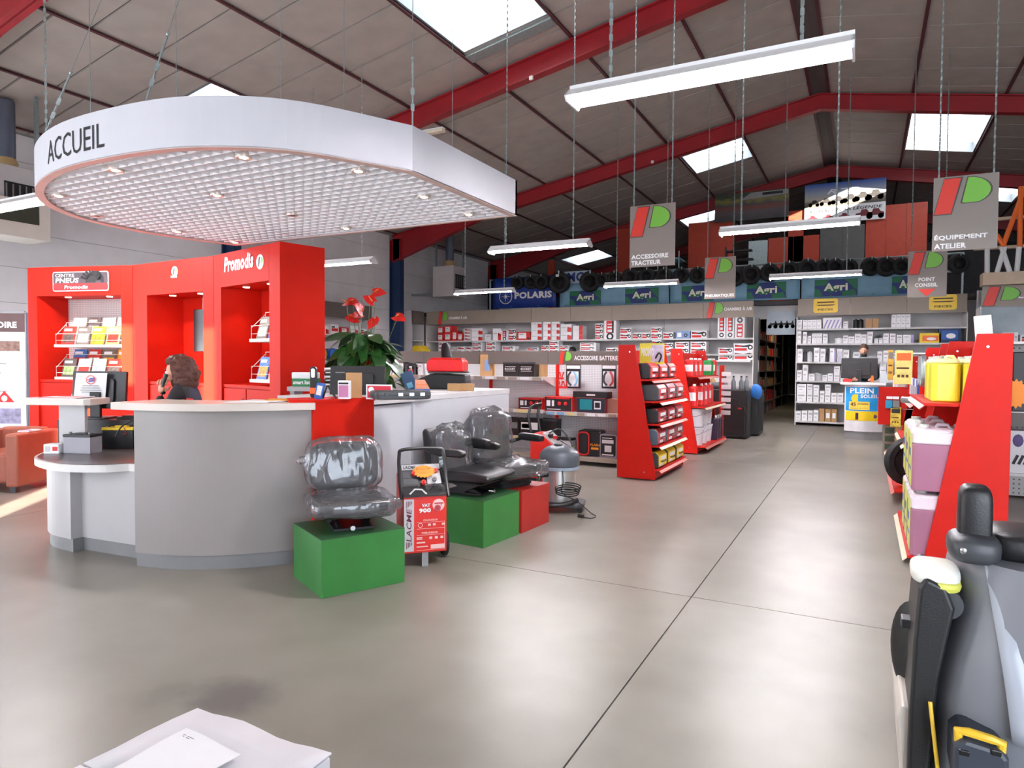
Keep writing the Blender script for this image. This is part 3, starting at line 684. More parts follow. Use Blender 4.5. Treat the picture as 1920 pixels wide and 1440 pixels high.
for i in range(7):
    a0 = PI*.12+i*PI*.11; 
    for s in (0, 1):
        c0 = Vector((W0*.72,-.03,H0*.42)); R1, R2 = H0*.36+s*.012, H0*.60+s*.004
        g.add([c0+Vector((R1*math.cos(a0),0+s*-.01,R1*math.sin(a0))), c0+Vector((R1*math.cos(a0+.28),s*-.01,R1*math.sin(a0+.28))), c0+Vector((R2*math.cos(a0+.34),-.02,R2*math.sin(a0+.34))), c0+Vector((R2*math.cos(a0+.1),-.02,R2*math.sin(a0+.1)))], [(0,1,2,3)])
g.add([(W0*.60,-.02,H0*.42),(W0*.62,-.02,H0*.78),(W0*.72,-.02,H0*1.02),(W0*.84,-.02,H0*1.0),(W0*.92,-.02,H0*.72),(W0*.93,-.02,H0*.42),(W0*.88,-.02,H0*.42),(W0*.86,-.02,H0*.62),(W0*.80,-.02,H0*.66),(W0*.77,-.02,H0*.42)], [tuple(range(10))]); obj('tyre_relief', g, RUB, sg_)
# brochure racks and magazines
MAGC = [(206,60,48),(226,210,196),(228,224,222),(120,110,100),(190,60,40),(96,84,80),(225,160,50),(70,120,190),(180,188,190),(160,190,120)]
def rack(t, x0, x1, z, w_, nm, mags, D=.34, slope=.06):
    """sloping wire rack fixed in a unit; returns local frame helper"""
    g = G(); g.box(x0,x1,.06,.40,z-.02,z+.015); r = obj('brochure_rack', g, OFFW, t, bevel=.004)
    g = G()
    for yy, h in ((.08,.15),(.24,.30)):
        g.tube([(x0+.01,yy,z+.01),(x0+.01,yy,z+h),(x1-.01,yy,z+h),(x1-.01,yy,z+.01)], .004, 5)
        g.cyl((x0+.01,yy,z+h*.45),(x1-.01,yy,z+h*.45),.003,5)
    g.cyl((x0+.01,.08,z+.13),(x0+.01,.24,z+.28),.004,5); g.cyl((x1-.01,.08,z+.13),(x1-.01,.24,z+.28),.004,5)
    obj('wire_rail', g, OFFW, r)
def magazine(A, u, x, y, z, w, h, rgb, tilt, label, cat='brochure', group=None, rgb2=None):
    v = Vector((-u.y,u.x,0)); p = A+u*x+v*y+Z_*z
    t = thing('brochure', label, cat, p, ang(u), group)
    g = G(); g.box(0,w,0,.008,0,h); g.M = Matrix.Identity(4); s = math.sin(tilt); c = math.cos(tilt)
    g.v = [Vector((q.x, q.y*c+q.z*s, q.z*c-q.y*s)) for q in g.v]; obj('cover', g, mat('cover_%d_%d_%d' % rgb, rgb, .35, var=.15, scale=14), t)
    g = G(); r2 = rgb2 or random.choice(MAGC)
    g.box(w*.1,w*.9,-.0015,0,h*.12,h*.55); g.v = [Vector((q.x, q.y*c+q.z*s, q.z*c-q.y*s)) for q in g.v]; obj('picture', g, mat('picture_%d_%d_%d' % r2, r2, .35, var=.5, scale=22), t)
    g = G(); g.box(w*.08,w*.7,-.0016,0,h*.74,h*.88); g.v = [Vector((q.x, q.y*c+q.z*s, q.z*c-q.y*s)) for q in g.v]; obj('title_strip', g, WTXT, t)
A, u, w, t = KREF[0]
rack(t, l0+.18, w0-r0-.01, 1.62, 0, 0, 0); rack(t, l0+.18, w0-r0-.01, 1.21, 0, 0, 0)
for lv, z in (('upper', 1.635), ('lower', 1.225)):
    for row, y, dz in (('front', .12, .0), ('back', .28, .12)):
        for i in range(4):
            magazine(A, u, l0+.22+i*.22, y, z+dz, .19, .24, MAGC[(i*3+(row == 'back')*2+(lv == 'lower')*5) % 10], .25, '%s magazine from the left in the %s row of the %s rack, left red unit' % (ordn(i), row, lv), group='magazines in the left red unit')
A, u, w, t = KREF[2]
rack(t, w2-r2-.52, w2-r2-.01, 1.66, 0, 0, 0); rack(t, w2-r2-.52, w2-r2-.01, 1.24, 0, 0, 0)
for lv, z in (('upper', 1.675), ('lower', 1.255)):
    for row, y, dz in (('front', .12, .0), ('back', .28, .12)):
        for i in range(2): magazine(A, u, w2-r2-.49+i*.24, y, z+dz, .20, .24, MAGC[(i*4+3+(lv == 'lower')*4) % 10], .25, '%s brochure in the %s row of the %s rack, right red unit' % (('left','right')[i], row, lv), group='brochures in the right red unit')
# ------------------------------------------------------------------ reception counter
cnt = thing('reception_counter', 'curved grey reception counter with a white front and a red pillar', 'counter', (-4.0,3.6,0))
cv1 = [tuple(p)[:2] for p in cat_rom([Vector(p+(0,)) for p in ((-4.50,2.92),(-4.22,2.99),(-3.96,3.13),(-3.71,3.35),(-3.50,3.62))], 7)]
def offs(pts, d):
    out = []; k = len(pts)
    for i in range(k):
        a = Vector(pts[max(i-1,0)]); b = Vector(pts[min(i+1,k-1)]); t = (b-a).normalized(); out.append((pts[i][0]+t.y*d, pts[i][1]-t.x*d))
    return out
def strip_solid(g, pts, d0, d1, z0, z1):
    a = offs(pts, d0); b = offs(pts, d1); g.prism(a+list(reversed(b)), z0, z1)
g = G(); strip_solid(g, cv1, 0, -.30, .10, 1.10); obj('curved_front', g, LAM if False else mat('front_laminate', (146,140,138), .42, var=.02), cnt, world=True)
g = G(); strip_solid(g, offs(cv1,-.012), 0, -.28, 0, .10); obj('kick_plate', g, KICK, cnt, world=True)
ext = [(-4.66,2.90)]+cv1
g = G(); strip_solid(g, ext, .05, -.40, 1.10, 1.152); obj('curved_top', g, mat('top_laminate', (206,196,186), .32, var=.02), cnt, world=True, bevel=.004)
# the low part at the left
lowp = [(-5.26,3.02),(-4.95,3.0),(-4.62,3.06),(-4.42,3.16)]
g = G(); g.prism([(-5.27,2.98),(-4.50,3.05),(-4.50,3.5),(-5.27,3.5)], .10, .64); obj('low_front', g, LAM, cnt, world=True)
g = G(); g.prism([(-5.26,2.995),(-4.49,3.065),(-4.50,3.5),(-5.26,3.5)], 0, .10); obj('kick_plate', g, KICK, cnt, world=True)
lb = [tuple(p)[:2] for p in cat_rom([Vector(p+(0,)) for p in ((-5.95,3.25),(-5.83,3.06),(-5.55,2.92),(-5.24,2.90))], 6)]
g = G(); g.prism(lb+[(-5.24,3.10),(-5.95,3.4)], .10, .64); obj('low_side', g, LAM, cnt, world=True)
g = G(); g.prism(offs(lb,-.015)+[(-5.25,3.10),(-5.93,3.4)], 0, .10); obj('kick_plate', g, KICK, cnt, world=True)
ls = [tuple(p)[:2] for p in cat_rom([Vector(p+(0,)) for p in ((-5.98,3.12),(-5.62,2.85),(-5.15,2.76),(-4.83,2.88),(-4.72,3.02))], 6)]
g = G(); g.prism(ls+[(-4.5,3.05),(-4.55,3.75),(-5.98,3.75)], .64, .692); obj('low_top', g, SHW, cnt, world=True)
g = G(); g.prism(offs(ls,-.02)+[(-4.53,3.09),(-4.56,3.74),(-5.95,3.74)], .692, .696); obj('dark_inlay', g, mat('dark_desk', (84,78,80), .3, var=.05), cnt, world=True)
pc = PZ(88, 757, 1.08); 
g = G(); cs = Vector((.886,.464,0)); cd_ = Vector((-.464,.886,0)); c0 = Vector((-5.75,3.20,0))
def w2(a, b): return c0+cs*a+cd_*b
g.prism([tuple((w2(a,b))[:2]) for a, b in ((-.09,-.02),(.12,-.02),(.12,.02),(-.09,.02))], .692, 1.08); obj('shelf_support', g, LAM, cnt, world=True)
g = G(); g.prism([tuple(w2(-.24+.15*math.cos(a)*1, .13*math.sin(a)+.0)[:2]) for a in [PI/2+PI*i/10 for i in range(11)]]+[tuple(w2(.20,-.16)[:2]),tuple(w2(.24,-.13)[:2]),tuple(w2(.24,.13)[:2])], 1.08, 1.132); obj('side_shelf', g, mat('top_laminate'), cnt, world=True, bevel=.004)
# red pillar
rp0, rp1 = Vector((-3.505,3.60,0)), Vector((-3.335,4.06,0)); ru = (rp1-rp0).normalized(); rn = Vector((ru.y,-ru.x,0))
def rq(a, b): q = rp0+ru*a+rn*b; return (q.x,q.y)
g = G(); L_ = (rp1-rp0).length; g.prism([rq(0,.03),rq(L_,.03),rq(L_,-.30),rq(0,-.30)], 0, 1.165); obj('red_pillar', g, RED, cnt, world=True, bevel=.003)
g = G(); g.prism([rq(-.14,-.06),rq(0,.04),rq(L_+.004,.04),rq(L_+.004,-.31),rq(-.05,-.31)], 1.152, 1.172); obj('pillar_cap', g, RED, cnt, world=True)
# white run to the right
WL = mat('white_laminate', (206,208,214), .4, var=.015)
g = G(); g.box(-4.15,-3.37,4.0,4.61,.10,1.10); obj('white_panel', g, WL, cnt, world=True)
g = G(); g.box(-4.15,-3.35,4.613,6.32,.10,1.115); obj('white_panel', g, WL, cnt, world=True)
g = G(); g.box(-4.15,-3.38,4.0,6.30,0,.10); obj('kick_plate', g, KICK, cnt, world=True)
g = G(); g.prism([(-4.20,3.93),(-3.44,3.93),(-3.36,4.05),(-3.32,4.05),(-3.32,4.85),(-3.345,4.85),(-3.345,6.33),(-4.20,6.33)], 1.117, 1.168); obj('white_top', g, mat('counter_white', (216,216,218), .35), cnt, world=True, bevel=.003)
g = G(); g.prism([(-4.3,3.5),(-3.95,3.72),(-3.8,4.0),(-4.2,4.0),(-4.9,3.9)], .72, .75); obj('work_surface', g, LAMD, cnt, world=True)
g = G(); g.prism([(-6.0,3.76),(-4.6,3.76),(-4.3,4.0),(-5.2,4.2),(-6.0,4.15)], .70, .74); obj('work_surface', g, LAMD, cnt, world=True)
for x, y in ((-5.1,4.0),(-4.45,3.9),(-4.7,3.75)):
    g = G(); g.box(x-.02,x+.02,y-.02,y+.02,0,.72); obj('desk_leg', g, DGREY, cnt, world=True)
ZC = 1.168; ZK = 1.152
# ------------------------------------------------------------------ things on the counters
def face(p): return ang(Vector((.886,.464)))         # square to the viewer's side of the desk
VA = ang(Vector((.886,.464)))
def carton(name, label, cat, p, w, d, h, m, rz=VA, group=None, prints=(), bevel=.003):
    t = thing(name, label, cat, p, rz, group); g = G(); g.box(-w/2,w/2,-d/2,d/2,0,h); obj('carton', g, m, t, bevel=bevel)
    for (a, b, c, e, mm) in prints: g = G(); q = -d/2-.0012; g.add([(a*w,q,c*h),(b*w,q,c*h),(b*w,q,e*h),(a*w,q,e*h)], [(0,1,2,3)]); obj('print', g, mm, t)
    return t
def monitor(label, p, rz, w, h, z0, lean=.12, brand=True, stand=True):
    t = thing('monitor', label, 'monitor', p, rz)       # back of the screen faces local -y
    def tl(g, z): s, c = math.sin(lean), math.cos(lean); g.v = [Vector((q.x, q.y*c+(q.z-z)*s, z+(q.z-z)*c-q.y*s)) for q in g.v]; return g
    g = G(); g.prism(rrect(-w/2,w/2,z0,z0+h,.012,3), -.018, .02, 'y'); g.prism(rrect(-w*.3,w*.3,z0+h*.15,z0+h*.8,.03,4), -.04, -.018, 'y'); tl(g, z0); obj('screen_housing', g, BLACK, t, bevel=.003)
    g = G(); g.box(-w/2+.01,w/2-.01,.02,.022,z0+.01,z0+h-.01); tl(g, z0); obj('screen', g, BLKG, t)
    if stand:
        g = G(); g.box(-.045,.045,-.07,-.035,0.01,z0+h*.45); obj('stand', g, BLACK, t, bevel=.006)
        g = G(); g.prism(rrect(-.13,.13,-.14,.09,.05), 0, .015); obj('foot', g, BLACK, t)
    return t
m1 = monitor('black monitor seen from behind with a kraft box in front, on the desk', PZ(682,748,ZK)+Vector((-.28,.25,-ZK+.75)), VA-.06, .47, .30, .36)
g = G(); g.box(-.18,-.10,-.0205,-.018,.60,.608); obj('maker_mark', g, GREY, m1)
_p = PD(186,745,5.95); m2 = monitor('black monitor seen from behind at the left end of the desk', Vector((_p.x,_p.y,.93)), VA+.05, .46, .33, .085, .10)
p = XF[m2.name] @ Vector((-.06,-.055,.21)); t = thing('paper_notice', 'white paper notice with a crossed-out blue emblem taped on the left monitor', 'notice', p, VA+.05)
g = G(); g.add([(-.13,0,-.04),(.14,-.0,-.04),(.155,.012,.19),(-.11,.012,.19)], [(0,1,2,3)]); g.add([(-.13,.0015,-.04),(.14,.0015,-.04),(.155,.0135,.19),(-.11,.0135,.19)], [(3,2,1,0)]); obj('sheet', g, PAPER, t)
g = G(); g.lathe([(.034,-.002),(.040,-.002)], 24, c=(.02,.0,.13), axis='y', caps=False); g.box(-.012,.052,-.003,-.001,.127,.133); g.v = g.v; obj('red_ring', g, RTXT, t)
g = G(); g.prism([(.0,.11),(.045,.115),(.055,.15),(.012,.145)], -.0012, .004, 'y'); obj('emblem', g, BLU, t)
g = G()
for i, (a, b) in enumerate(((-.05,.09),(-.06,.10),(-.07,.11),(-.06,.09))): g.box(a,b,-.002,-.0005,.075-i*.018,.079-i*.018)
obj('printed_lines', g, DTXT, t)
# left shelf brochures
g = G(); g.M = Matrix.Translation((_p.x,_p.y,0)) @ Matrix.Rotation(VA,4,'Z'); g.box(-.26,.40,-.17,.25,.88,.93); g.box(-.26,.40,-.16,-.14,.70,.88); g.box(-.24,-.2,.1,.14,0,.88); g.box(.34,.38,.1,.14,0,.88); obj('raised_desk', g, mat('desk_black',(40,38,42),.4), cnt, world=True)
p = w2(-.02, .0); t = thing('brochure_pile', 'pile of red and white brochures on the small side shelf', 'brochures', (p.x,p.y,1.132), VA)
for i in range(3):
    g = G(); g.box(-.22+.03*i,.12+.02*i,-.10+.01*i,.09,.004*i,.004*i+.0035); obj('brochure', g, (PAPER, mat('cover_206_60_48'), PAPER)[i], t)
g = G(); g.prism([(-.1,-.05),(.1,-.06),(.12,.05),(-.06,.06)], .0120, .0126); obj('picture', g, mat('cover_206_60_48'), t)
# on the low top: batteries, boxes, gloves
def battery(label, p, w, d, h, mbody, mtop, rz, txt=None, tcol=None, group='batteries on the low desk top'):
    t = thing('battery', label, 'battery', p, rz, group); g = G(); g.box(-w/2,w/2,-d/2,d/2,0,h*.78); obj('case', g, mbody, t, bevel=.004)
    g = G(); g.box(-w/2-.003,w/2+.003,-d/2-.003,d/2+.003,h*.78,h*.9); obj('lid', g, mtop, t, bevel=.004)
    for s in (-1, 1): g = G(); g.cyl((s*w*.36,-d*.2,h*.9),(s*w*.36,-d*.2,h),.012,8); obj('terminal', g, GREY if mtop is not YEL else BLACK, t)
    g = G(); g.box(-w*.2,w*.2,-.02,.02,h*.9,h*.95); obj('vent_cap', g, mtop, t)
    if txt: text(txt, (-w*.38,-d/2-.0035,h*.32), X_, Z_, w*.76, h*.16, tcol, t, .02, world=False)
    return t
battery('grey battery with red lettering and black lid on the low desk top', PZ(136,851,.696)+Vector((-.0,.08,0)), .235, .13, .17, mat('battery_grey', (150,148,156), .45), BLACK, VA-.12, 'FULMEN', RTXT) if False else battery('pale grey battery with a black lid on the low desk top', PZ(136,851,.696)+Vector((0,.08,0)), .235, .13, .17, mat('battery_grey', (150,148,156), .45), BLACK, VA-.12)
p = PZ(136,851,.696)+Vector((0,.08,0)); q = Matrix.Translation(p) @ Matrix.Rotation(VA-.12,4,'Z')
b2 = battery('black battery with a bright yellow lid behind the grey battery', PZ(185,844,.696)+Vector((.0,.20,0)), .25, .16, .20, BLACK, YEL, VA+.1)
g = G(); g.tube([(.03,-.06,.19),(.06,-.085,.17),(.07,-.083,.13),(.05,-.083,.12)], .004, 5); obj('red_wire', g, RTXT, b2, smooth=True)
carton('product_box', 'small white box beside the grey battery, at the left corner of the desk', 'box', PZ(86,851,.696)+Vector((.0,.07,0)), .12, .10, .075, PAPER, VA, None, [(-.4,-.05,.2,.8,mat('pale_print',(190,186,186))),(.1,.45,.3,.75,RTXT)])
carton('cardboard_box', 'open brown cardboard box behind the batteries', 'box', PZ(226,842,.696)+Vector((.0,.25,0)), .22, .18, .15, KRAFT, VA)
for i, (px, lab) in enumerate(((215,'red and white rolled work glove in front of the cardboard box'),(240,'grey and white rolled work glove at the right of the red one'))):
    t = thing('work_glove', lab, 'glove', PZ(px,838,.696)+Vector((0,.05,0)), VA); g = G(); sup(g, (0,0,.022), (.055,.035,.022), .7, 16, 8, jit=.006, seed=i, freq=20); obj('glove', g, mat('white_knit', (196,188,182), .8), t, smooth=True)
    g = G(); sup(g, (-.045,0,.022), (.02,.034,.024), .6, 12, 6); obj('cuff', g, (RTXT, GREY)[i], t, smooth=True)
g = G(); g.box(-.2,.2,-.09,.09,0,.02); g.box(-.16,.1,-.07,.07,.02,.03); single('keyboard', 'black keyboard on the raised desk right of the left monitor', 'keyboard', g, BLACK, Vector((_p.x,_p.y,.931))+Vector((.886,.464,0))*.4, VA)
# papers on the curved top
for i, (px, py, a, m_) in enumerate(((470,753,.1,PAPER),(500,752,-.2,PAPER),(545,751,.15,mat('cover_225_160_50',(225,190,140),.4,var=.3,scale=14)))):
    g = G(); g.box(-.15,.15,-.09,.09,0,.003+.002*i); single('loose_paper', ('white sheet of paper at the left of the curved counter top','white sheet overlapping the first on the curved counter top','colourful leaflet on the curved counter top beside the red pillar')[i], 'paper', g, m_, PZ(px,py+1,ZK)+Vector((-.02,.0,.0005+.003*i)), VA+a)
# inspection lamp, tester, cable, two boxes
p = PZ(594,746,1.172)+Vector((-.05,.02,0)); t = thing('inspection_lamp', 'black and orange upright inspection lamp on the red pillar', 'torch', p, VA)
g = G(); g.prism(rrect(-.024,.024,0,.235,.02), -.018, .018, 'y'); obj('body', g, BLACK, t, bevel=.004)
g = G(); g.prism(rrect(-.014,.014,.15,.22,.012), -.021, -.017, 'y'); obj('light_strip', g, WTXT, t)
g = G(); g.box(-.025,.025,-.019,.019,.03,.075); obj('orange_band', g, ORG, t, bevel=.002)
p = PZ(600,748,1.172)+Vector((.0,-.02,0)); t = thing('pocket_tester', 'blue and white handheld tester leaning on the red pillar', 'tester', p, VA)
g = G(); g.M = Matrix.Rotation(.2,4,'Y'); g.prism(rrect(-.028,.028,0,.12,.01), -.014, .014, 'y'); obj('body', g, BLU, t, bevel=.003)
g = G(); g.M = Matrix.Rotation(.2,4,'Y'); g.box(-.018,.018,-.016,-.013,.03,.10); obj('window', g, mat('pale_window',(215,220,210)), t)
g = G(); g.tube([(.03,.02,.005),(.06,.0,.08),(.07,.0,.10),(.10,.0,.05),(.13,.01,.005)], .007, 6); single('bent_cable', 'short black bent cable loop beside the handheld tester', 'cable', g, BLACK, p, VA, smooth=True)
carton('kraft_box', 'tall brown box between the small white box and the monitor', 'box', PZ(660,747,1.172)+Vector((-.05,.08,0)), .115, .07, .19, KRAFT, VA+.15)
carton('lamp_box', 'small pink and white box on the red pillar', 'box', PZ(650,748,1.172)+Vector((-.02,.0,0)), .085, .06, .135, PAPER, VA, None, [(-.42,.42,.1,.75,mat('pink_print',(190,120,160),.4)),(-.42,.42,.80,.9,DTXT),(-.15,.15,.9,.99,WTXT)])
p = PZ(708,750,ZC)+Vector((-.05,.08,0)); t = thing('promo_card', 'red and white promotional card standing on the counter', 'card', p, VA-.12); g = G(); g.box(-.10,.10,-.002,.002,0,.11); obj('card', g, PAPER, t); g = G(); g.box(-.09,.09,-.004,-.002,.01,.10); obj('print', g, mat('crimson',(200,40,60),.4), t); g = G(); g.add([(-.06+.022*math.cos(2*PI*i/14),-.005,.07+.022*math.sin(2*PI*i/14)) for i in range(14)], [tuple(range(14))]); obj('roundel', g, WTXT, t)
# grey tool case
p = PZ(746,750,ZC)+Vector((-.03,.07,0)); t = thing('tool_case', 'flat dark grey moulded tool case with silver latches on the counter', 'case', p, VA+.35)
g = G(); sup(g, (0,0,.036), (.215,.12,.034), .28, 28, 10); obj('shell', g, DGREY, t, smooth=True); g = G(); sup(g, (0,0,.036), (.218,.123,.004), .28, 28, 4); obj('seam', g, BLACK, t, smooth=True)
for x in (-.12,-.02,.06,.14): g = G(); g.box(x-.018,x+.018,-.126,-.116,.03,.055); obj('latch', g, STEEL if x > -.1 else DGREY, t, bevel=.002)
p = PZ(785,742,ZC)+Vector((-.02,.08,0)); t = thing('blister_display', 'clear display box with orange tools on the counter', 'display box', p, VA+.2)
g = G(); g.box(-.06,.06,-.05,.05,0,.055); obj('base', g, BLU, t); g = G(); g.add([(-.06,-.05,.055),(.06,-.05,.055),(.06,.05,.055),(-.06,.05,.055),(-.06,.0,.13),(.02,.0,.13),(.02,.05,.13),(-.06,.05,.13)], [(0,1,5,4),(4,5,6,7),(1,2,6,5),(0,4,7,3),(2,3,7,6)]); obj('cover', g, mat('clear_pink',(240,170,140),.15,alpha=.6), t)
for i in range(4): g = G(); g.box(-.05+.025*i,-.035+.025*i,-.03,.03,.056,.095); obj('tool', g, ORG, t)
p = PZ(757,738,ZC)+Vector((-.02,.17,0)); t = thing('blue_catalogue', 'dark blue leaning catalogue behind the tool case', 'catalogue', p, VA+.1); g = G(); g.M = Matrix.Rotation(-.35,4,'Y'); g.box(-.055,.055,0,.03,0,.20); obj('cover', g, mat('petrol_blue',(24,58,92),.35), t, bevel=.003); g = G(); g.M = Matrix.Rotation(-.35,4,'Y'); g.box(-.03,.02,-.002,0,.05,.1); obj('print', g, mat('teal_print',(90,150,180)), t)
g = G(); g.box(-.14,.14,-.09,.09,0,.004); g.box(-.11,.15,-.08,.09,.004,.008); single('paper_sheets', 'white sheets of paper beside the black case on the white counter', 'paper', g, PAPER, PZ(806,736,ZC)+Vector((-.05,.12,0)), VA)
# black roller case with a red case on top, two kraft boxes
p = PZ(862,731,ZC)+Vector((-.30,.12,0)); t = thing('sloped_black_case', 'black case with a sloping front on the white counter', 'case', p, VA-.1)
g = G(); g.prism([(-.33,0),(.27,0),(.29,.04),(.28,.15),(-.08,.16),(-.30,.07),(-.35,.03)], -.16, .16, 'y'); obj('shell', g, BLACK, t, bevel=.015)
g = G(); g.prism([(-.10,.165),(.26,.165),(.27,.18),(-.12,.18)], -.17, .17, 'y'); obj('rim', g, DGREY, t)
t2 = thing('red_case', 'bright red lidded tray on top of the black case', 'case', XF[t.name] @ Vector((.07,0,.182)), VA-.1)
g = G(); g.prism([(-.19,0),(.19,0),(.19,.10),(.17,.125),(-.17,.13),(-.20,.09),(-.20,.02)], -.14, .14, 'y'); obj('shell', g, mat('bright_red_plastic',(226,34,36),.3), t2, bevel=.012); g = G(); g.box(-.16,.16,-.13,.13,.13,.142); obj('lid_rim', g, mat('bright_red_plastic'), t2, bevel=.006)
for i, px in enumerate((858, 883)): carton('kraft_carton', ('left small kraft box in front of the black case','right small kraft box in front of the black case')[i], 'box', PZ(px,733,ZC)+Vector((-.05,.02,0)), .128, .09, .07, KRAFT, VA, 'small kraft boxes on the white counter')
# lower side desk between the red unit and the plant
t = thing('side_desk', 'grey side desk behind the counter with stacked trays', 'desk', Vector((-5.0,5.05,0)) , VA)
p0 = PZ(590,722,1.235); XF[t.name] = Matrix.Translation((p0.x,p0.y,0)) @ Matrix.Rotation(VA,4,'Z'); t.location = (p0.x,p0.y,0)
g = G(); g.box(-.24,.45,-.02,.25,1.18,1.22); obj('top', g, LAM, t); g = G(); g.box(-.22,-.18,0,.23,0,1.18); g.box(.40,.44,0,.23,0,1.18); obj('side_panel', g, LAM, t)
dd_ = XF[t.name]
t = thing('label_dispenser', 'white and green label dispenser box on the side desk', 'box', dd_ @ Vector((-.10,.09,1.22)), VA); g = G(); g.box(-.11,.11,-.06,.06,0,.07); obj('lower_box', g, mat('leaf_green',(40,130,80),.4), t); g = G(); g.box(-.115,.105,-.06,.06,.07,.125); obj('upper_box', g, PAPER, t, bevel=.006)
text('smart list', (-.1,-.063,.02), X_, Z_, .15, .035, WTXT, t, .03, world=False)
t = thing('letter_tray', 'stack of black and white letter trays on the side desk', 'tray', dd_ @ Vector((.20,.12,1.22)), VA)
for i in range(5): g = G(); g.box(-.12,.12,-.1,.1,.012+i*.035,.016+i*.035); g.box(-.12,-.115,-.1,.1,i*.035,.03+i*.035); g.box(.115,.12,-.1,.1,i*.035,.03+i*.035); obj('tray', g, BLACK if i % 2 else WHITE, t)
for i in range(4): g = G(); g.box(-.11,.10,-.095,.09,.017+i*.035,.027+i*.035); obj('papers', g, PAPER, t)
# ================================================================== plinths, seats, battery charger
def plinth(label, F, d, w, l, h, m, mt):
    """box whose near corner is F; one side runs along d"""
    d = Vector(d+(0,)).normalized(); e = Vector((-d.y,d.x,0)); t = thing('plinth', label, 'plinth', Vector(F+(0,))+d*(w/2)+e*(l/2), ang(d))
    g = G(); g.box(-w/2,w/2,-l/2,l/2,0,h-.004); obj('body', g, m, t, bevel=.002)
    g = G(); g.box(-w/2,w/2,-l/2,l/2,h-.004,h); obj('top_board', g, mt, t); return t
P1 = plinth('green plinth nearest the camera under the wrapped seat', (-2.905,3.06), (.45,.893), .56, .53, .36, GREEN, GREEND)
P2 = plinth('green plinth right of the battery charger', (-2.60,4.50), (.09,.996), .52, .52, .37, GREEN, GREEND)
P3 = plinth('red plinth behind the second green plinth', (-2.545,5.05), (.05,.999), .50, .52, .36, RBOX, RBOX)
def film(g, c, r, e=.4, jit=.012, seed=1, n=40, m=22, fr=9): return sup(g, c, r, e, n, m, jit=jit, seed=seed, freq=fr)
def susp(t, z=0):
    g = G(); g.box(-.19,.17,-.13,.13,z,z+.018); g.box(-.17,.19,-.15,.15,z+.085,z+.10)
    obj('slide_plate', g, BLACK, t, bevel=.003)
    for s in (-1, 1):
        g = G(); g.prism([(-.18,.018),(.0,.018),(.16,.085),(.0,.085)], s*.12-.012, s*.12+.012, 'y'); g.prism([(.16,.018),(.05,.018),(-.15,.085),(-.05,.085)], s*.09-.01, s*.09+.01, 'y'); obj('lift_arm', g, BLACK, t)
    g = G(); g.cyl((.19,-.02,.03),(.235,-.02,.03),.016,10); obj('adjusting_knob', g, STEEL, t, smooth=True)
def tilt(g, ox, oz, a):
    s, c = math.sin(a), math.cos(a); g.v = [Vector((ox+(q.x-ox)*c-(q.z-oz)*s*1, q.y, oz+(q.x-ox)*s+(q.z-oz)*c)) for q in g.v]; return g
# seat one: low back, fully bagged
c = XF[P1.name] @ Vector((0,0,.36)); t = thing('tractor_seat', 'black tractor seat wrapped in clear plastic on the nearest green plinth', 'seat', c+Vector((-.01,.02,0)), ang((.78,-.62)), 'tractor seats on plinths')
susp(t)
g = G(); sup(g, (.03,0,.155), (.22,.235,.045), .35, 28, 10); obj('cushion', g, VINYL, t, smooth=True)
g = G(); g.box(-.18,.2,-.19,.19,.10,.125); obj('pan', g, BLACK, t, bevel=.006)
g = G(); sup(g, (-.19,0,.37), (.05,.235,.165), .45, 28, 14); tilt(g, -.19, .2, .12); obj('backrest', g, VINYL, t, smooth=True)
g = G(); g.box(-.21,-.17,-.13,.13,.11,.26); obj('back_bracket', g, BLACK, t)
g = G(); film(g, (.035,0,.155), (.265,.275,.063), .42, .016, 3); obj('plastic_cover', g, FILM, t, smooth=True)
g = G(); film(g, (-.185,0,.375), (.075,.262,.195), .55, .018, 5); tilt(g, -.19, .2, .12); obj('plastic_bag', g, FILM, t, smooth=True)
g = G(); film(g, (-.19,-.27,.42), (.03,.05,.03), .9, .02, 8, 14, 10); obj('bag_corner', g, FILM, t, smooth=True)
g = G(); film(g, (.12,.27,.145), (.10,.05,.03), .9, .02, 9, 14, 10); obj('bag_corner', g, FILM, t, smooth=True)
# seat two: side view with armrests
c = XF[P2.name] @ Vector((0,0,.37)); t = thing('tractor_seat', 'black armrest seat seen from the side on the second green plinth', 'seat', c+Vector((-.05,.0,0)), ang((1,.0)), 'tractor seats on plinths')
susp(t)
g = G(); g.prism([(-.27,.13),(-.20,.10),(.25,.12),(.31,.15),(.29,.185),(.10,.205),(-.20,.19)], -.235, .235, 'y'); obj('cushion', g, VINYL, t, bevel=.025, smooth=True, seg=3)
g = G(); g.prism([(-.27,.12),(-.18,.13),(-.17,.20),(-.23,.38),(-.27,.50),(-.32,.535),(-.345,.50),(-.33,.38),(-.30,.22)], -.225, .225, 'y'); obj('backrest', g, VINYL, t, bevel=.03, smooth=True, seg=3)
for s in (-1, 1):
    g = G(); g.prism([(-.22,.345),(-.18,.38),(.06,.385),(.11,.37),(.115,.345),(.09,.325),(-.12,.325)], s*.285-.035, s*.285+.035, 'y'); obj('armrest', g, BLACK, t, bevel=.016, smooth=True, seg=3)
    g = G(); g.tube([(-.27,s*.24,.36),(-.23,s*.28,.36),(-.16,s*.285,.34)], .018, 8); obj('armrest_pivot', g, BLACK, t, smooth=True)
g = G(); sup(g, (-.20,0,.34), (.035,.20,.17), .5, 24, 12); tilt(g,-.2,.34,.10); obj('back_cushion', g, mat('grey_fabric',(78,78,84),.8), t, smooth=True)
g = G(); film(g, (-.19,0,.33), (.075,.235,.23), .6, .034, 12); tilt(g,-.2,.34,.12); obj('plastic_bag', g, FILM, t, smooth=True)
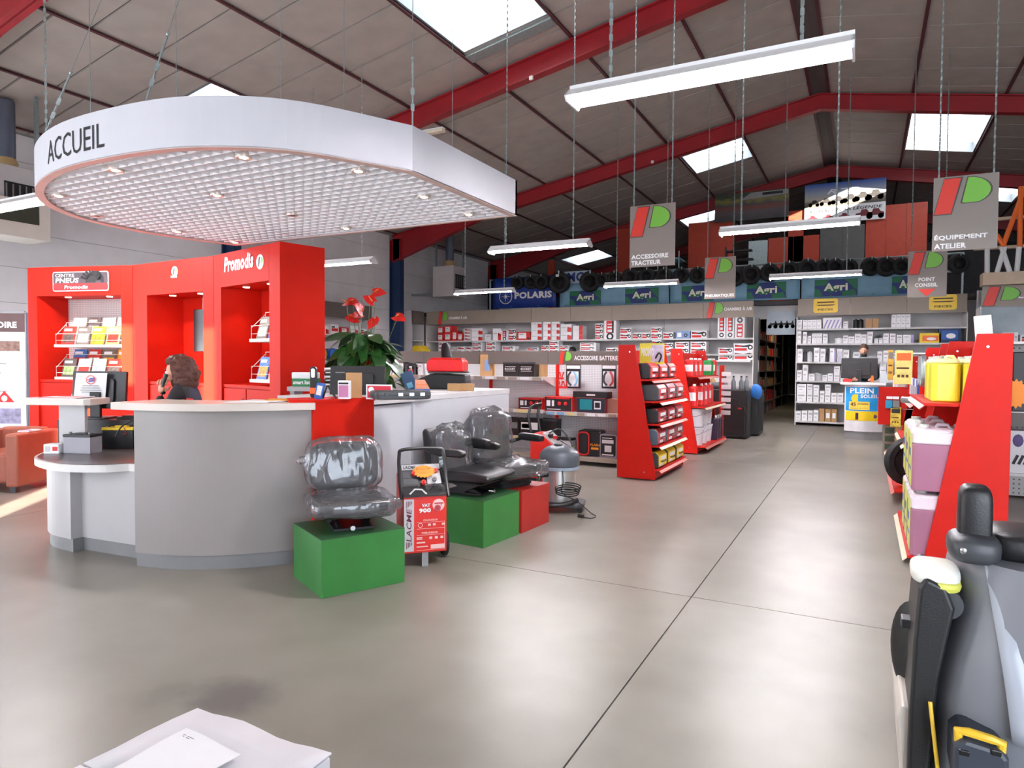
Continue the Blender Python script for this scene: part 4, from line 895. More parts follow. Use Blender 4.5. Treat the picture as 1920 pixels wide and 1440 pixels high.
g = G(); g.box(-.005,.0,-.10,-.05,0,.03); g.M=Matrix.Identity(4); g.v=[v+Vector((-.14,-.03,.33)) for v in g.v]; obj('yellow_tag', g, YEL, t)
# seat three: air suspension and armrests
c = XF[P3.name] @ Vector((0,0,.36)); t = thing('tractor_seat', 'black air-suspension seat in plastic film on the red plinth', 'seat', c+Vector((-.06,-.02,0)), ang((.93,-.37)), 'tractor seats on plinths')
g = G(); 
for i in range(5): g.prism(rrect(-.2-.015*(i%2),.2+.015*(i%2),-.17,.17,.05), i*.02, i*.02+.018)
obj('bellows', g, RUB, t)
g = G(); g.box(-.22,.22,-.19,.19,.10,.125); obj('pan', g, BLACK, t, bevel=.006)
g = G(); sup(g, (.06,0,.165), (.25,.235,.045), .35, 28, 10); obj('cushion', g, VINYL, t, smooth=True)
g = G(); sup(g, (-.20,0,.40), (.06,.23,.24), .5, 28, 14); tilt(g,-.2,.2,.10); obj('backrest', g, mat('grey_vinyl',(62,60,64),.5), t, smooth=True)
g = G(); film(g, (.085,0,.16), (.29,.275,.066), .45, .03, 21); obj('plastic_cover', g, FILM, t, smooth=True)
g = G(); film(g, (-.195,0,.41), (.085,.255,.262), .6, .03, 22); tilt(g,-.2,.2,.10); obj('plastic_bag', g, FILM, t, smooth=True)
for s, up in ((-1,0),(1,0)):
    g = G(); sup(g, (.02,s*.31,.40), (.16,.04,.035), .5, 20, 8); obj('armrest', g, BLACK, t, smooth=True)
    g = G(); g.tube([(-.22,s*.25,.34),(-.18,s*.31,.36),(-.08,s*.31,.39)], .018, 8); obj('armrest_pivot', g, BLACK, t, smooth=True)
# battery charger on wheels
p = PZ(797,1036,.10); th = .80; t = thing('battery_charger', 'red wheeled battery starter charger marked VAT 900 beside the nearest green plinth', 'charger', Vector((p.x,p.y,0))+Vector((-math.sin(th),math.cos(th),0))*.16, th)
bw, bd = .155, .16; z1 = .50
CHR = mat('charger_red', (224,40,30), .35, var=.03)
g = G(); g.prism([(-bd,.10),(bd,.10),(bd,.62),(.02,.66),(-.05,z1+.02),(-bd,z1)], -bw, bw, 'x'); obj('body', g, CHR, t, bevel=.006)
g = G(); g.add([(-bw+.004,-bd-.012,z1),(bw-.004,-bd-.012,z1),(bw-.004,-bd-.012,z1+.012),(-bw+.004,-bd-.012,z1+.012),(-bw+.004,-.07,z1),(bw-.004,-.07,z1),(bw-.004,-.07,z1+.06),(-bw+.004,-.07,z1+.06)], [(0,1,2,3),(4,7,6,5),(0,4,5,1),(3,2,6,7),(0,3,7,4),(1,5,6,2)]); obj('tray', g, BLACK, t)
pan = thing
g = G(); g.add([(-bw,-.075,z1+.055),(bw,-.075,z1+.055),(bw,.05,z1+.20),(-bw,.05,z1+.20),(-bw,-.06,z1+.02),(bw,-.06,z1+.02),(bw,.09,z1+.18),(-bw,.09,z1+.18)], [(0,1,2,3),(4,7,6,5),(0,4,5,1),(3,2,6,7),(0,3,7,4),(1,5,6,2)]); pn = obj('control_panel', g, BLACK, t, bevel=.004)
pu = Vector((0,.125,.145)).normalized(); po = Vector((-bw+.01,-.075,z1+.057)); nn = X_.cross(pu); 
def onp(a, b, d=.003): return po+X_*(a*(2*bw-.02))+pu*(b*.19)-nn*0+Vector((0,-.75,.66))*d
for (a,b,c,d,m) in ((.02,.72,.98,.96,mat('panel_silver',(190,190,192),.3)),(.03,.08,.40,.34,DGREY),(.62,.08,.97,.66,mat('panel_silver')),(.03,.38,.40,.66,DGREY)):
    g = G(); g.add([onp(a,b),onp(c,b),onp(c,d),onp(a,d)], [(0,1,2,3)]); obj('panel_print', g, m, pn)
for a, b in ((.30,.52),(.52,.12),(.86,.62),(.80,.24)):
    g = G(); q = onp(a,b); dv = Vector((0,-.75,.66)); g.cyl(q, q+dv*.022, .017, 10); g.cyl(q+dv*.02, q+dv*.03, .008, 8); obj('knob', g, CHR if b != .24 else GREY, pn, smooth=True)
text('LACME', onp(.06,.76,.004), X_, pu, .09, .026, DTXT, t, .03, .2, world=False)
g = G(); h_ = []
pts = cat_rom([Vector(q) for q in ((-bw-.012,-bd+.0,z1-.01),(-bw-.012,-.07,z1+.13),(-bw-.008,-.02,z1+.27),(-bw+.03,-.0,z1+.315),(bw-.03,-.0,z1+.315),(bw+.008,-.02,z1+.27),(bw+.012,-.07,z1+.13),(bw+.012,-bd,z1-.01))], 5)
g.tube(pts, .013, 8); obj('handle', g, BLACK, t, smooth=True)
g = G(); g.tube([(-.11,-bd-.0,z1+.02),(-.07,-bd+.02,z1+.05),(-.02,-bd+.02,z1+.045),(.01,-bd,z1+.015)], .006, 6); obj('cable', g, WHITE, t, smooth=True)
g = G(); g.tube([(.03,-bd+.03,z1+.03),(.06,-bd+.03,z1+.075),(.10,-bd+.03,z1+.07),(.12,-bd+.03,z1+.03)], .007, 6); obj('cable', g, BLACK, t, smooth=True)
yf = -bd-.002
g = G(); g.box(-bw+.005,-bw+.075,yf,yf+.001,.115,z1-.015); obj('white_strip', g, mat('strip_grey',(200,196,200),.4), t)
text('LACME', (-bw+.058,yf-.001,.185), Z_, -X_, .235, .036, mat('plum_print',(110,30,60)), t, .012, .2, world=False)
for dx in (0,.008,.016,.024):
    for z0 in (.135,.425):
        g = G(); g.box(-bw+.022+dx*1.4,-bw+.027+dx*1.4,yf-.002,yf,z0+dx,z0+.045); obj('stripe', g, mat('plum_print'), t)
PLK = mat('pale_pink_print', (240,200,196), .4, var=0)
text('VAT', (-.025,yf-.001,z1-.075), X_, Z_, .060, .024, WTXT, t, .04, world=False); text('900', (-.045,yf-.001,z1-.115), X_, Z_, .085, .032, WTXT, t, .05, world=False)
text('CHARGEUR', (-.015,yf-.001,.325), X_, Z_, .105, .013, PLK, t, .03, world=False); text('DEMARREUR', (-.025,yf-.001,.235), X_, Z_, .115, .013, PLK, t, .03, world=False)
g = G(); g.add([(.095+.043*math.cos(2*PI*i/22),yf-.001,z1-.065+.043*math.sin(2*PI*i/22)) for i in range(22)], [tuple(range(22))]); obj('roundel', g, PLK, t)
g = G(); g.lathe([(.008,-.001),(.022,-.003),(.024,-.001)], 14, c=(.088,yf-.001,z1-.088), axis='y'); g.box(.065,.13,yf-.003,yf-.001,z1-.058,z1-.048); g.box(.112,.116,yf-.003,yf-.001,z1-.075,z1-.05); obj('tractor_emblem', g, mat('rose_print',(196,70,80)), t)
g = G()
for (a,b,c,d) in ((-.06,.14,.315,.317),(-.06,.14,.225,.227),(-.06,.14,.27,.272),(.02,.04,.29,.305),(.055,.075,.29,.305),(.12,.14,.29,.305),(.03,.05,.195,.212),(.07,.09,.195,.212),(.11,.13,.195,.212),(-.06,-.02,.195,.202),(-.06,-.02,.205,.212),(-.06,.0,.168,.178),(-.06,.02,.14,.148),(.04,.14,.125,.155),(-.06,.14,.118,.12),(.139,.141,.118,.317)): g.box(a,b,yf-.001,yf,c,d)
g.lathe([(.013,-.001),(.017,-.001)], 16, c=(-.035,yf,.297), axis='y', caps=False); obj('printed_legend', g, PLK, t)
for s in (-1, 1):
    g = G(); g.lathe([(.03,-.02),(.088,-.022),(.10,-.012),(.10,.012),(.088,.022),(.03,.02)], 22, c=(s*(bw+.035),.08,.1005), axis='x'); wv = obj('wheel', g, RUB, t, smooth=True)
    g = G(); g.cyl((s*(bw-.02),.08,.1005),(s*(bw+.06),.08,.1005),.014,8); obj('axle', g, GREY, t)
g = G(); g.box(-.02,.025,-bd+.01,-bd+.05,0,.10); obj('foot', g, mat('foot_grey',(150,152,154),.4), t)
# orange price burst
p = XF[t.name] @ (onp(.55,.55,.03)); tb = thing('price_burst', 'orange starburst price card on the battery charger', 'price card', p, th)
g = G(); pts = []
for i in range(36):
    a = 2*PI*i/36; r = 1.0 if i % 2 else .82; pts.append(pu*(.055*r*math.sin(a))+X_*(.085*r*math.cos(a)))
g.add(pts+[q+Vector((0,.0007,-.0007)) for q in pts], [tuple(range(36)), tuple(range(71,35,-1))]); obj('card', g, mat('fluo_orange',(255,150,30),.5,var=0), tb)
text('Promo 749', X_*-.055+pu*.012, X_, pu, .105, .016, mat('brown_print',(90,50,20)), tb, .0, .2, world=False); text('à partir de', X_*-.04-pu*.018, X_, pu, .08, .013, mat('brown_print'), tb, .0, .2, world=False)
# ------------------------------------------------------------------ vacuum cleaner and booster trolley
t = thing('vacuum_cleaner', 'grey and steel drum vacuum cleaner behind the red plinth', 'vacuum cleaner', Vector((-2.66,6.10,0)), .3)
g = G(); g.lathe([(.0,.095),(.165,.095),(.165,.40),(.185,.405),(.185,.43),(.0,.43)], 28); obj('steel_drum', g, mat('satin_steel',(200,200,198),.33,.75,var=.05), t, smooth=True)
g = G(); g.lathe([(.19,.43),(.20,.45),(.20,.52),(.185,.57),(.14,.61),(.07,.635),(0,.64)], 28); obj('motor_head', g, mat('slate_plastic',(84,90,98),.4), t, smooth=True)
g = G(); g.lathe([(.188,.40),(.195,.405),(.195,.43),(.188,.435)], 28); obj('rim', g, mat('pale_blue_grey',(150,165,180),.4), t, smooth=True)
g = G(); g.box(-.05,.03,-.06,-.0,.625,.655); obj('carry_handle', g, BLACK, t, bevel=.01)
g = G(); g.prism(rrect(-.2,.26,-.2,.14,.09), .05, .09); obj('base', g, DGREY, t, bevel=.012)
for x, y in ((-.16,-.14),(.22,-.14),(.22,.1),(-.16,.1)): g = G(); g.cyl((x,y-.012,.025),(x,y+.012,.025),.025,12); g.cyl((x,y,.03),(x,y,.06),.01,6); obj('castor', g, BLACK, t, smooth=True)
g = G(); g.tube(cat_rom([Vector(q) for q in ((-.10,-.16,.36),(-.16,-.24,.35),(-.17,-.28,.22),(-.14,-.27,.10),(-.02,-.27,.09),(.10,-.23,.10),(.2,-.17,.13))], 6), .022, 10); obj('hose', g, BLACK, t, smooth=True)
for k in range(4):
    g = G(); g.tube(cat_rom([Vector((.10+.11*math.cos(a)*(1+.05*k), -.19+.015*k, .20+.018*k+.035*math.sin(a))) for a in [2*PI*i/10 for i in range(10)]], 3, True), .006, 6, closed=True); obj('cable_coil', g, BLACK, t, smooth=True)
g = G(); g.tube(cat_rom([Vector(q) for q in ((.05,-.18,.43),(.06,-.20,.3),(.05,-.2,.2),(.2,-.2,.12),(.32,-.22,.03),(.38,-.28,.006),(.34,-.36,.006),(.27,-.36,.01))], 6), .005, 6); obj('power_cable', g, BLACK, t, smooth=True)
g = G(); g.cyl((.27,-.36,.018),(.22,-.34,.018),.016,10); obj('plug', g, BLACK, t, smooth=True)
t = thing('booster_trolley', 'red and black engine starter trolley behind the vacuum cleaner', 'charger', Vector((-3.12,6.85,0)), .1)
g = G(); g.prism([(-.16,.10),(.16,.10),(.16,.50),(-.02,.66),(-.16,.66)], -.17, .17, 'y'); g.v = [Vector((v.x,v.y,v.z)) for v in g.v]; obj('body', g, CHR, t, bevel=.01)
g = G(); g.add([(.155,-.15,.52),(.155,.15,.52),(-.02,.15,.68),(-.02,-.15,.68),(.15,-.15,.50),(.15,.15,.50),(-.03,.15,.655),(-.03,-.15,.655)], [(0,1,2,3),(4,7,6,5),(0,4,5,1),(3,2,6,7),(0,3,7,4),(1,5,6,2)]); pn = obj('control_panel', g, mat('panel_silver'), t)
g = G(); g.box(.03,.07,-.12,-.05,.62,.66); g.box(.08,.11,.02,.09,.58,.62); obj('switch', g, DTXT, pn); g = G(); g.box(.06,.10,-.03,.02,.60,.63); obj('switch', g, RTXT, pn)
for s in (-1, 1):
    g = G(); g.tube([(-.14,s*.15,.60),(-.19,s*.15,.85),(-.17,s*.15,.95),(-.13,s*.10,.98),(-.13,0,.98)], .015, 8); obj('handle', g, BLACK, t, smooth=True)
    g = G(); g.cyl((-.1,s*.17,.09),(-.1,s*.21,.09),.09,16); obj('wheel', g, RUB, t, smooth=True)
g = G(); g.tube(cat_rom([Vector(q) for q in ((.0,.0,.66),(.1,.1,.70),(.22,.14,.55),(.24,.1,.42),(.20,.06,.35))],5), .008, 6); obj('clamp_cable', g, BLACK, t, smooth=True)
g = G(); g.tube([(.15,.17,.1),(.17,.19,.5)], .01, 6); obj('front_post', g, GREY, t)
t = thing('fluorescent_brush', 'fluorescent yellow brush hanging beside the booster trolley', 'brush', Vector((PY(1068,870,6.6).x,6.6,PY(1068,872,6.6).z)), 0)
g = G(); random.seed(3)
for i in range(110):
    a = random.uniform(0,2*PI); z = random.uniform(0,.18); r = random.uniform(.02,.06); g.cyl((0,0,z),(r*math.cos(a),r*math.sin(a),z+random.uniform(-.02,.03)),.003,3)
obj('bristles', g, mat('fluo_yellow',(220,255,40),.5,var=.1), t)
g = G(); g.tube([(0,0,-.05),(0,0,.2),(-.15,.1,.24)],.008,6); obj('stick', g, BLACK, t)
t = thing('standing_seat_back', 'narrow upright black seat back with a lime edge behind the counter display', 'seat', Vector((-4.75,7.3,0)), .3)
g = G(); sup(g, (0,0,1.35), (.07,.06,.35), .6, 18, 12); tilt(g,0,1.3,.12); obj('backrest', g, VINYL, t, smooth=True); g = G(); g.box(-.25,.25,-.25,.25,.0,.95); obj('base', g, BLACK, t, bevel=.02); g = G(); g.box(.06,.075,-.05,.05,.98,1.5); obj('lime_edge', g, mat('lime',(150,200,60)), t)
# ------------------------------------------------------------------ anthurium
pb = PZ(683,700,1.17)
_v = PD(683,640,7.35); pt = Vector((_v.x,_v.y,0)); t = thing('anthurium', 'tall anthurium plant with red flowers behind the monitor', 'plant', (pt.x,pt.y,1.0), 0)
g = G(); g.lathe([(.12,0),(.16,.22),(.17,.23),(.15,.23),(.14,.20),(0,.20)], 20); obj('pot', g, mat('plant_pot',(110,50,40),.5), t, smooth=True)
g = G(); g.lathe([(0,.205),(.14,.205)], 20); obj('soil', g, mat('soil',(50,36,26),.9), t)
ps = thing('pedestal', 'grey stand under the anthurium behind the counter', 'stand', (pt.x,pt.y,0), 0); g = G(); g.box(-.2,.2,-.2,.2,.97,1.0); obj('top', g, LAM, ps); g = G(); g.box(-.17,.17,-.17,.17,0,.97); obj('body', g, LAMD, ps)
def leaf_mesh(L, W_, nm, m, cup=.25, heart=True):
    g = G(); n = 7; rows = []
    for i in range(n+1):
        a = i/n; w = W_*math.sin(PI*min(1,a*.86+.16))**.8*(1-a*.35) if heart else W_*math.sin(PI*(a*.9+.06))
        z = -cup*L*a*a; back = -.18*L*(1-a)**3 if heart else 0
        rows.append([( (L*a+back*(1 if abs(s) > .5 else 0)), w*s, z+cup*.35*w*abs(s)) for s in (-1,-.5,0,.5,1)])
    vs = [v for r in rows for v in r]; g.add(vs, [(i*5+j, i*5+j+1, i*5+j+6, i*5+j+5) for i in range(n) for j in range(4)]); return mesh_of(g, nm, m, True)
LM = [leaf_mesh(.24,.085,'leaf',LEAF,.35), leaf_mesh(.19,.07,'leaf',LEAF,.55), leaf_mesh(.28,.06,'leaf',LEAF,.2,False)]
FM = leaf_mesh(.12,.055,'spathe',SPA,.25)
g = G(); g.tube([(0,0,0),(.05,0,.03),(.085,0,.05)], [.008,.007,.003], 8); SM = mesh_of(g, 'spadix', mat('spadix_yellow',(226,150,70),.5), True)
def orient(o, pos, d, roll=0):
    d = Vector(d).normalized(); q = d.to_track_quat('X','Z'); o.matrix_local = Matrix.Translation(pos) @ q.to_matrix().to_4x4() @ Matrix.Rotation(roll,4,'X')
rnd = random.Random(11); gs = G(); lk = 0
for i in range(74):
    a = i*2.399; ring = (i % 10)/10; R0 = .09+.30*ring+rnd.uniform(-.03,.03); h = .68-.40*ring**1.2+rnd.uniform(-.08,.09)
    if i > 60: R0 = .05+rnd.uniform(0,.08); h = rnd.uniform(.5,.74)
    p = Vector((R0*math.cos(a)*1.05, R0*math.sin(a)*.9, h))
    o = bpy.data.objects.new('leaf', LM[0 if rnd.random() < .6 else (1 if rnd.random() < .7 else 2)]); COL.objects.link(o); o.parent = t
    orient(o, p, (math.cos(a+rnd.uniform(-.5,.5)), math.sin(a+rnd.uniform(-.5,.5)), rnd.uniform(-.75,.25)-ring*.35), rnd.uniform(-.6,.6)); o.scale = (rnd.uniform(.95,1.35),)*3
    gs.tube([(p.x*.15,p.y*.15,.18),(p.x*.55,p.y*.55,h*.62),p], .0035, 4)
# long leaf reaching right
o = bpy.data.objects.new('leaf', LM[2]); COL.objects.link(o); o.parent = t; orient(o, Vector((.34,.10,.22)), (.95,.3,-.35)); o.scale = (1.0,)*3; gs.tube([(0,0,.2),(.2,.05,.32),(.34,.10,.22)], .0035, 4)
obj('stems', gs, STEM, t)
ax = Vector((.886,.464,0)); dep = (pt-CAM).dot(RT @ Vector((0,0,1)))
for (px, py, s, dr) in ((649,567,1.0,(-.9,.1,.1)),(661,565,.9,(.9,.2,-.1)),(694,562,1.0,(-.5,-.6,.55)),(706,548,1.15,(.9,.1,.05)),(677,581,1.25,(.3,-.9,.5)),(664,596,1.15,(-.8,-.5,.2)),(672,590,1.0,(.2,-.9,-.1)),(697,606,.9,(.1,-.8,-.7)),(704,600,.8,(.7,-.5,-.6)),(746,594,1.15,(.9,-.2,-.2)),(683,676,1.0,(.1,-.6,-.9)),(676,660,.7,(.3,-.5,.8)),(690,680,.8,(.8,-.4,.1))):
    r = ray(px, py); p = CAM+r*((dep-.08)/FPX)-Vector((pt.x,pt.y,1.0))
    o = bpy.data.objects.new('flower', FM); COL.objects.link(o); o.parent = t; X1 = Vector(dr).normalized(); Zc = (CAM-Vector((pt.x,pt.y,1.4))).normalized()+Vector((0,0,.5)); Zc = (Zc-Zc.dot(X1)*X1).normalized(); Y1 = Zc.cross(X1); M3 = Matrix((X1,Y1,Zc)).transposed().to_4x4(); M3.translation = p-X1*.05; o.matrix_local = M3; o.scale = (s*1.15,)*3
    q = bpy.data.objects.new('spadix', SM); COL.objects.link(q); q.parent = o; q.scale = (.7,)*3; q.location = (.02,0,.005)
    g = G(); b0 = Vector((p.x*.3,p.y*.3,.2)); g.tube([b0, b0.lerp(p,.5)+Vector((-.01,0,.03)), p], .003, 5); obj('flower_stem', g, STEM, t, smooth=True)
# ------------------------------------------------------------------ people
def skinned(verts, edges, name, m, parent, sub=2, root=0):
    me = bpy.data.meshes.new(name); me.from_pydata([v[0] for v in verts], edges, []); o = bpy.data.objects.new(name, me); COL.objects.link(o); me.materials.append(m)
    s = o.modifiers.new('skin', 'SKIN'); s.use_smooth_shade = True
    for i, v in enumerate(verts): me.skin_vertices[0].data[i].radius = v[1] if isinstance(v[1], tuple) else (v[1], v[1])
    me.skin_vertices[0].data[root].use_root = True
    b = o.modifiers.new('sub', 'SUBSURF'); b.levels = b.render_levels = sub
    if parent is not None: o.parent = parent; XF[o.name] = XF[parent.name]
    return o
def fingers(parent, wrist, d, pn, m, curl=.8, sc=1.0):
    """palm and five separate fingers; d along the hand, pn towards the palm side"""
    d = Vector(d).normalized(); pn = Vector(pn); pn = (pn-pn.dot(d)*d).normalized(); s = d.cross(pn); wrist = Vector(wrist)
    vs = [(wrist, .025*sc)]; es = []
    palm = wrist+d*.045*sc; vs.append((palm, (.018*sc,.036*sc))); es.append((0,1)); vs.append((wrist+d*.08*sc, (.014*sc,.036*sc))); es.append((1,2))
    o = skinned(vs, es, 'hand', m, parent, 2)
    for k, (off, L) in enumerate(((-.030,.062),(-.010,.075),(.011,.070),(.031,.055))):
        b = wrist+d*.065*sc+s*off*sc; c = curl; p1 = b+(d*math.cos(c*.3)+pn*math.sin(c*.3))*L*.45*sc; p2 = p1+(d*math.cos(c)+pn*math.sin(c))*L*.35*sc; p3 = p2+(d*math.cos(c*1.6)+pn*math.sin(c*1.6))*L*.28*sc
        skinned([(b,.0095*sc),(p1,.009*sc),(p2,.008*sc),(p3,.007*sc)], [(0,1),(1,2),(2,3)], 'finger', m, o, 1)
    b = wrist+d*.02*sc-s*.02*sc; p1 = b+(d*.5-s*.75+pn*.4).normalized()*.036*sc; p2 = p1+(d*.7-s*.2+pn*.6).normalized()*.03*sc
    skinned([(b,.012*sc),(p1,.0105*sc),(p2,.0085*sc)], [(0,1),(1,2)], 'thumb', m, o, 1); return o
def head(parent, c, look, m, hair, style):
    """skull with face; look is the direction of the face"""
    g = G(); n, mm = 28, 20
    for i in range(mm+1):
        a = -PI/2+PI*i/mm; z = math.sin(a)
        for j in range(n):
            b = 2*PI*j/n; x, y = math.cos(a)*math.cos(b), math.cos(a)*math.sin(b)
            w = 1.0-.28*max(0,-z)**1.3
            px = .092*x*w+.006*(z > 0)*-1; py = .074*y*w; pz = .115*z
            f = max(0, x)
            if f > .86 and -.45 < z < .0: px += .022*max(0,1-abs(y)*5)*(1-abs(z+.25)*3)      # nose
            if f > .8 and .02 < z < .22: px -= .008*max(0,1-abs(abs(y)-.38)*5)                # eye sockets
            if f > .6 and z < -.62: px += .012*f                                           # chin
            g.v.append(Vector((px,py,pz)))
    g.f = [(i*n+j, i*n+(j+1)%n, (i+1)*n+(j+1)%n, (i+1)*n+j) for i in range(mm) for j in range(n)]; g.m = [0]*len(g.f)
    R_ = Matrix.Translation(c) @ look.to_track_quat('X','Z').to_matrix().to_4x4()
    def put(gg): gg.v = [R_ @ v for v in gg.v]; return gg
    h = obj('head', put(g), m, parent, smooth=True)
    for s in (-1, 1):
        e = G(); e.ell((.074,s*.030,.012), (.012,.013,.010), 10, 6); obj('eye', put(e), WTXT, h, smooth=True)
        e = G(); e.ell((.083,s*.030,.012), (.006,.006,.006), 8, 5); obj('iris', put(e), DTXT, h, smooth=True)
        e = G(); e.ell((-.005,s*.076,-.005), (.016,.010,.030), 10, 6); obj('ear', put(e), m, h, smooth=True)
        e = G(); e.tube([(.083,s*.018,.034),(.086,s*.032,.038),(.078,s*.046,.033)], .004, 5); obj('eyebrow', put(e), hair, h, smooth=True)
    e = G(); e.tube([(.079,-.024,-.058),(.090,0,-.056),(.079,.024,-.058)], [.003,.006,.003], 6); obj('mouth', put(e), mat('lips',(176,96,88),.4), h, smooth=True)
    e = G()
    if style == 'bob':
        sup(e, (-.024,0,.012), (.120,.116,.136), .9, 44, 26, jit=.02, seed=2, freq=24); e.v = [v+Vector((-.02 if v.z < .0 else 0,0,0)) for v in e.v]
        e.v = [Vector((min(v.x, .045+.045*max(0,(v.z-.05)/.08)) if abs(v.y) < .05 else min(v.x,.012), v.y, v.z)) for v in e.v]
        e2 = G(); sup(e2, (-.045,0,-.075), (.098,.112,.085), .8, 26, 12, jit=.016, seed=5, freq=18); e2.v = [Vector((min(v.x,.0), v.y, v.z)) for v in e2.v]; put(e2); obj('hair_ends', e2, hair, parent, smooth=True)
    else:
        sup(e, (-.012,0,.028), (.096,.084,.100), .95, 26, 14, jit=.008, seed=4, freq=18); e.v = [Vector((min(v.x, .05+.5*max(0,v.z-.045)), v.y, max(v.z, -.03 if v.x < .0 else .03))) for v in e.v]
    obj('hair', put(e), hair, parent, smooth=True); return h
# woman on the telephone, seated behind the counter, facing left
wc = CAM+ray(333,699)*(5.5/FPX); look = Vector((-.80,-.55,-.10))
t = thing('person', 'person with brown bobbed hair in a navy vest, phoning behind the desk', 'person', (wc.x,wc.y,0), 0)
hc = Vector((0,0,wc.z)); L = look.normalized(); sd = Vector((L.y,-L.x,0)).normalized()   # her right is towards the wall
zz = wc.z; F_ = Vector((L.x,L.y,0)).normalized(); R_s = Vector((-F_.y,F_.x,0))           # R_s: her left... towards camera is -R_s
side = -R_s if (-R_s).dot(Vector((0,-1,0))) > 0 else R_s
NV = mat('navy_vest',(36,38,62),.7,var=.1); BK = mat('black_sleeve',(30,26,30),.8)
nk = hc+Vector((0,0,-.10))-F_*.03; ch = nk+Vector((0,0,-.12))-F_*.04; pv = Vector((0,0,.62))-F_*.03
# base body: pelvis, spine, neck, arms, legs
V = [(pv,(.15,.13)),((pv+ch)/2,(.14,.12)),(ch,(.17,.12)),(nk+Vector((0,0,-.05)),.07),(nk,.055),(hc,.06)]
E_ = [(0,1),(1,2),(2,3),(3,4),(4,5)]
def limb(frm, pts):
    k = frm
    for p, r in pts: V.append((p, r)); E_.append((k, len(V)-1)); k = len(V)-1
    return k
shn = ch+Vector((0,0,.09))+side*.17; shf = ch+Vector((0,0,.09))-side*.17
hand_near = hc+F_*.085+side*.09+Vector((0,0,-.12))
limb(2, [(shn,.06),(shn+F_*.12+side*.03+Vector((0,0,-.24)),.047),(hand_near+F_*.02+Vector((0,0,-.06)),.033)])
limb(2, [(shf,.06),(shf+F_*.08+Vector((0,0,-.27)),.045),(shf+F_*.30+Vector((0,0,-.32)),.034)])
for s in (1, -1): limb(0, [(pv+side*s*.10+F_*.10,.095),(pv+side*s*.11+F_*.44,.07),(pv+side*s*.11+F_*.42+Vector((0,0,-.42)),.05),(pv+side*s*.11+F_*.42+Vector((0,0,-.56)),.042),(pv+side*s*.11+F_*.58+Vector((0,0,-.585)),.035)])
bd_ = skinned(V, E_, 'body', BK, t, 2)
sk = skinned([(nk+Vector((0,0,-.06)),.056),(nk+Vector((0,0,.02)),.052)], [(0,1)], 'neck', SKIN, t, 1)
vs_ = [(pv+Vector((0,0,.05)),(.165,.145)),((pv+ch)/2,(.155,.14)),(ch,(.19,.145)),(ch+Vector((0,0,.11)),(.15,.10)),(nk+Vector((0,0,-.075)),.075)]
skinned(vs_, [(0,1),(1,2),(2,3),(3,4)], 'vest', NV, t, 2)
fingers(t, hand_near+F_*.01+Vector((0,0,-.045)), (0.1,.0,1), -side, SKIN, .9)
fingers(t, shf+F_*.31+Vector((0,0,-.325)), F_, (0,0,-1), SKIN, .5)
head(t, hc+Vector((0,0,0)), look, SKIN, HAIRB, 'bob')
g = G(); q = hc+side*.15-F_*.09; bk = ch+side*.178-F_*.06
g.add([bk+F_*.05+Vector((0,0,.03)), bk-F_*.05+Vector((0,0,.02)), bk-F_*.05+Vector((0,0,-.01)), bk+F_*.05+Vector((0,0,0))], [(0,1,2,3)]); obj('printed_badge', g, RTXT, t)
q = hand_near+Vector((0,0,.03)); ph = thing('telephone_handset', 'black telephone handset held to the ear by the person at the desk', 'telephone', XF[t.name] @ q, 0)
g = G(); a = -F_*.0+Vector((0,0,.06)); g.tube([F_*.0+Vector((0,0,-.07)), F_*-.012+side*.02+Vector((0,0,0)), F_*-.03+Vector((0,0,.08))], [.016,.012,.018], 8); g.ell(tuple(Vector((0,0,-.07))-side*.01), (.022,.022,.015), 10, 6); obj('handset', g, BLACK, ph, smooth=True)
g = G(); g.tube(cat_rom([Vector((0,0,-.08)), F_*.05+Vector((0,0,-.18)), F_*.16+Vector((0,0,-.26)), F_*.30+Vector((0,0,-.33)), F_*.36+Vector((0,0,-.42))], 6), .006, 6); obj('cord', g, BLACK, ph, smooth=True)
st = thing('desk_stool', 'stool under the person behind the counter', 'stool', (wc.x-F_.x*.03,wc.y-F_.y*.03,0)); g = G(); g.lathe([(0,.43),(.19,.43),(.2,.46),(.18,.49),(0,.49)], 18); obj('seat', g, VINYL, st, smooth=True); g = G(); g.cyl((0,0,.03),(0,0,.43),.03,10); g.lathe([(0,0),(.22,0),(.2,.03),(0,.03)], 16); obj('pedestal', g, STEEL, st)
# man standing behind the far help desk, looking down
mc = Vector((-.03,15.15,1.74)); t = thing('person', 'person with short dark hair behind the far desk, looking down at the monitor', 'person', (mc.x,mc.y,0))
hc = Vector((0,0,mc.z)); F_ = Vector((-.08,-1,0)).normalized(); side = Vector((1,0,0))
nk = hc+Vector((0,.03,-.13)); ch = nk+Vector((0,.02,-.20)); pv = Vector((0,.03,.95))
V = [(pv,(.15,.12)),((pv+ch)/2,(.15,.12)),(ch,(.19,.13)),(nk+Vector((0,0,-.05)),.075),(nk,.06),(hc,.06)]; E_ = [(0,1),(1,2),(2,3),(3,4),(4,5)]
for s in (1, -1):
    sh = ch+Vector((s*.20,0,.09)); el = sh+Vector((s*.05,-.03,-.30)); limb(2, [(sh,.065),(el,.05),(el+Vector((-s*.10,-.24,-.02)),.035)])
    limb(0, [(pv+Vector((s*.09,0,-.06)),.095),(pv+Vector((s*.10,-.02,-.47)),.065),(pv+Vector((s*.10,.0,-.88)),.045),(pv+Vector((s*.11,-.14,-.905)),.04)])
skinned(V, E_, 'body', mat('dark_teal_jacket',(34,52,62),.8,var=.15), t, 2)
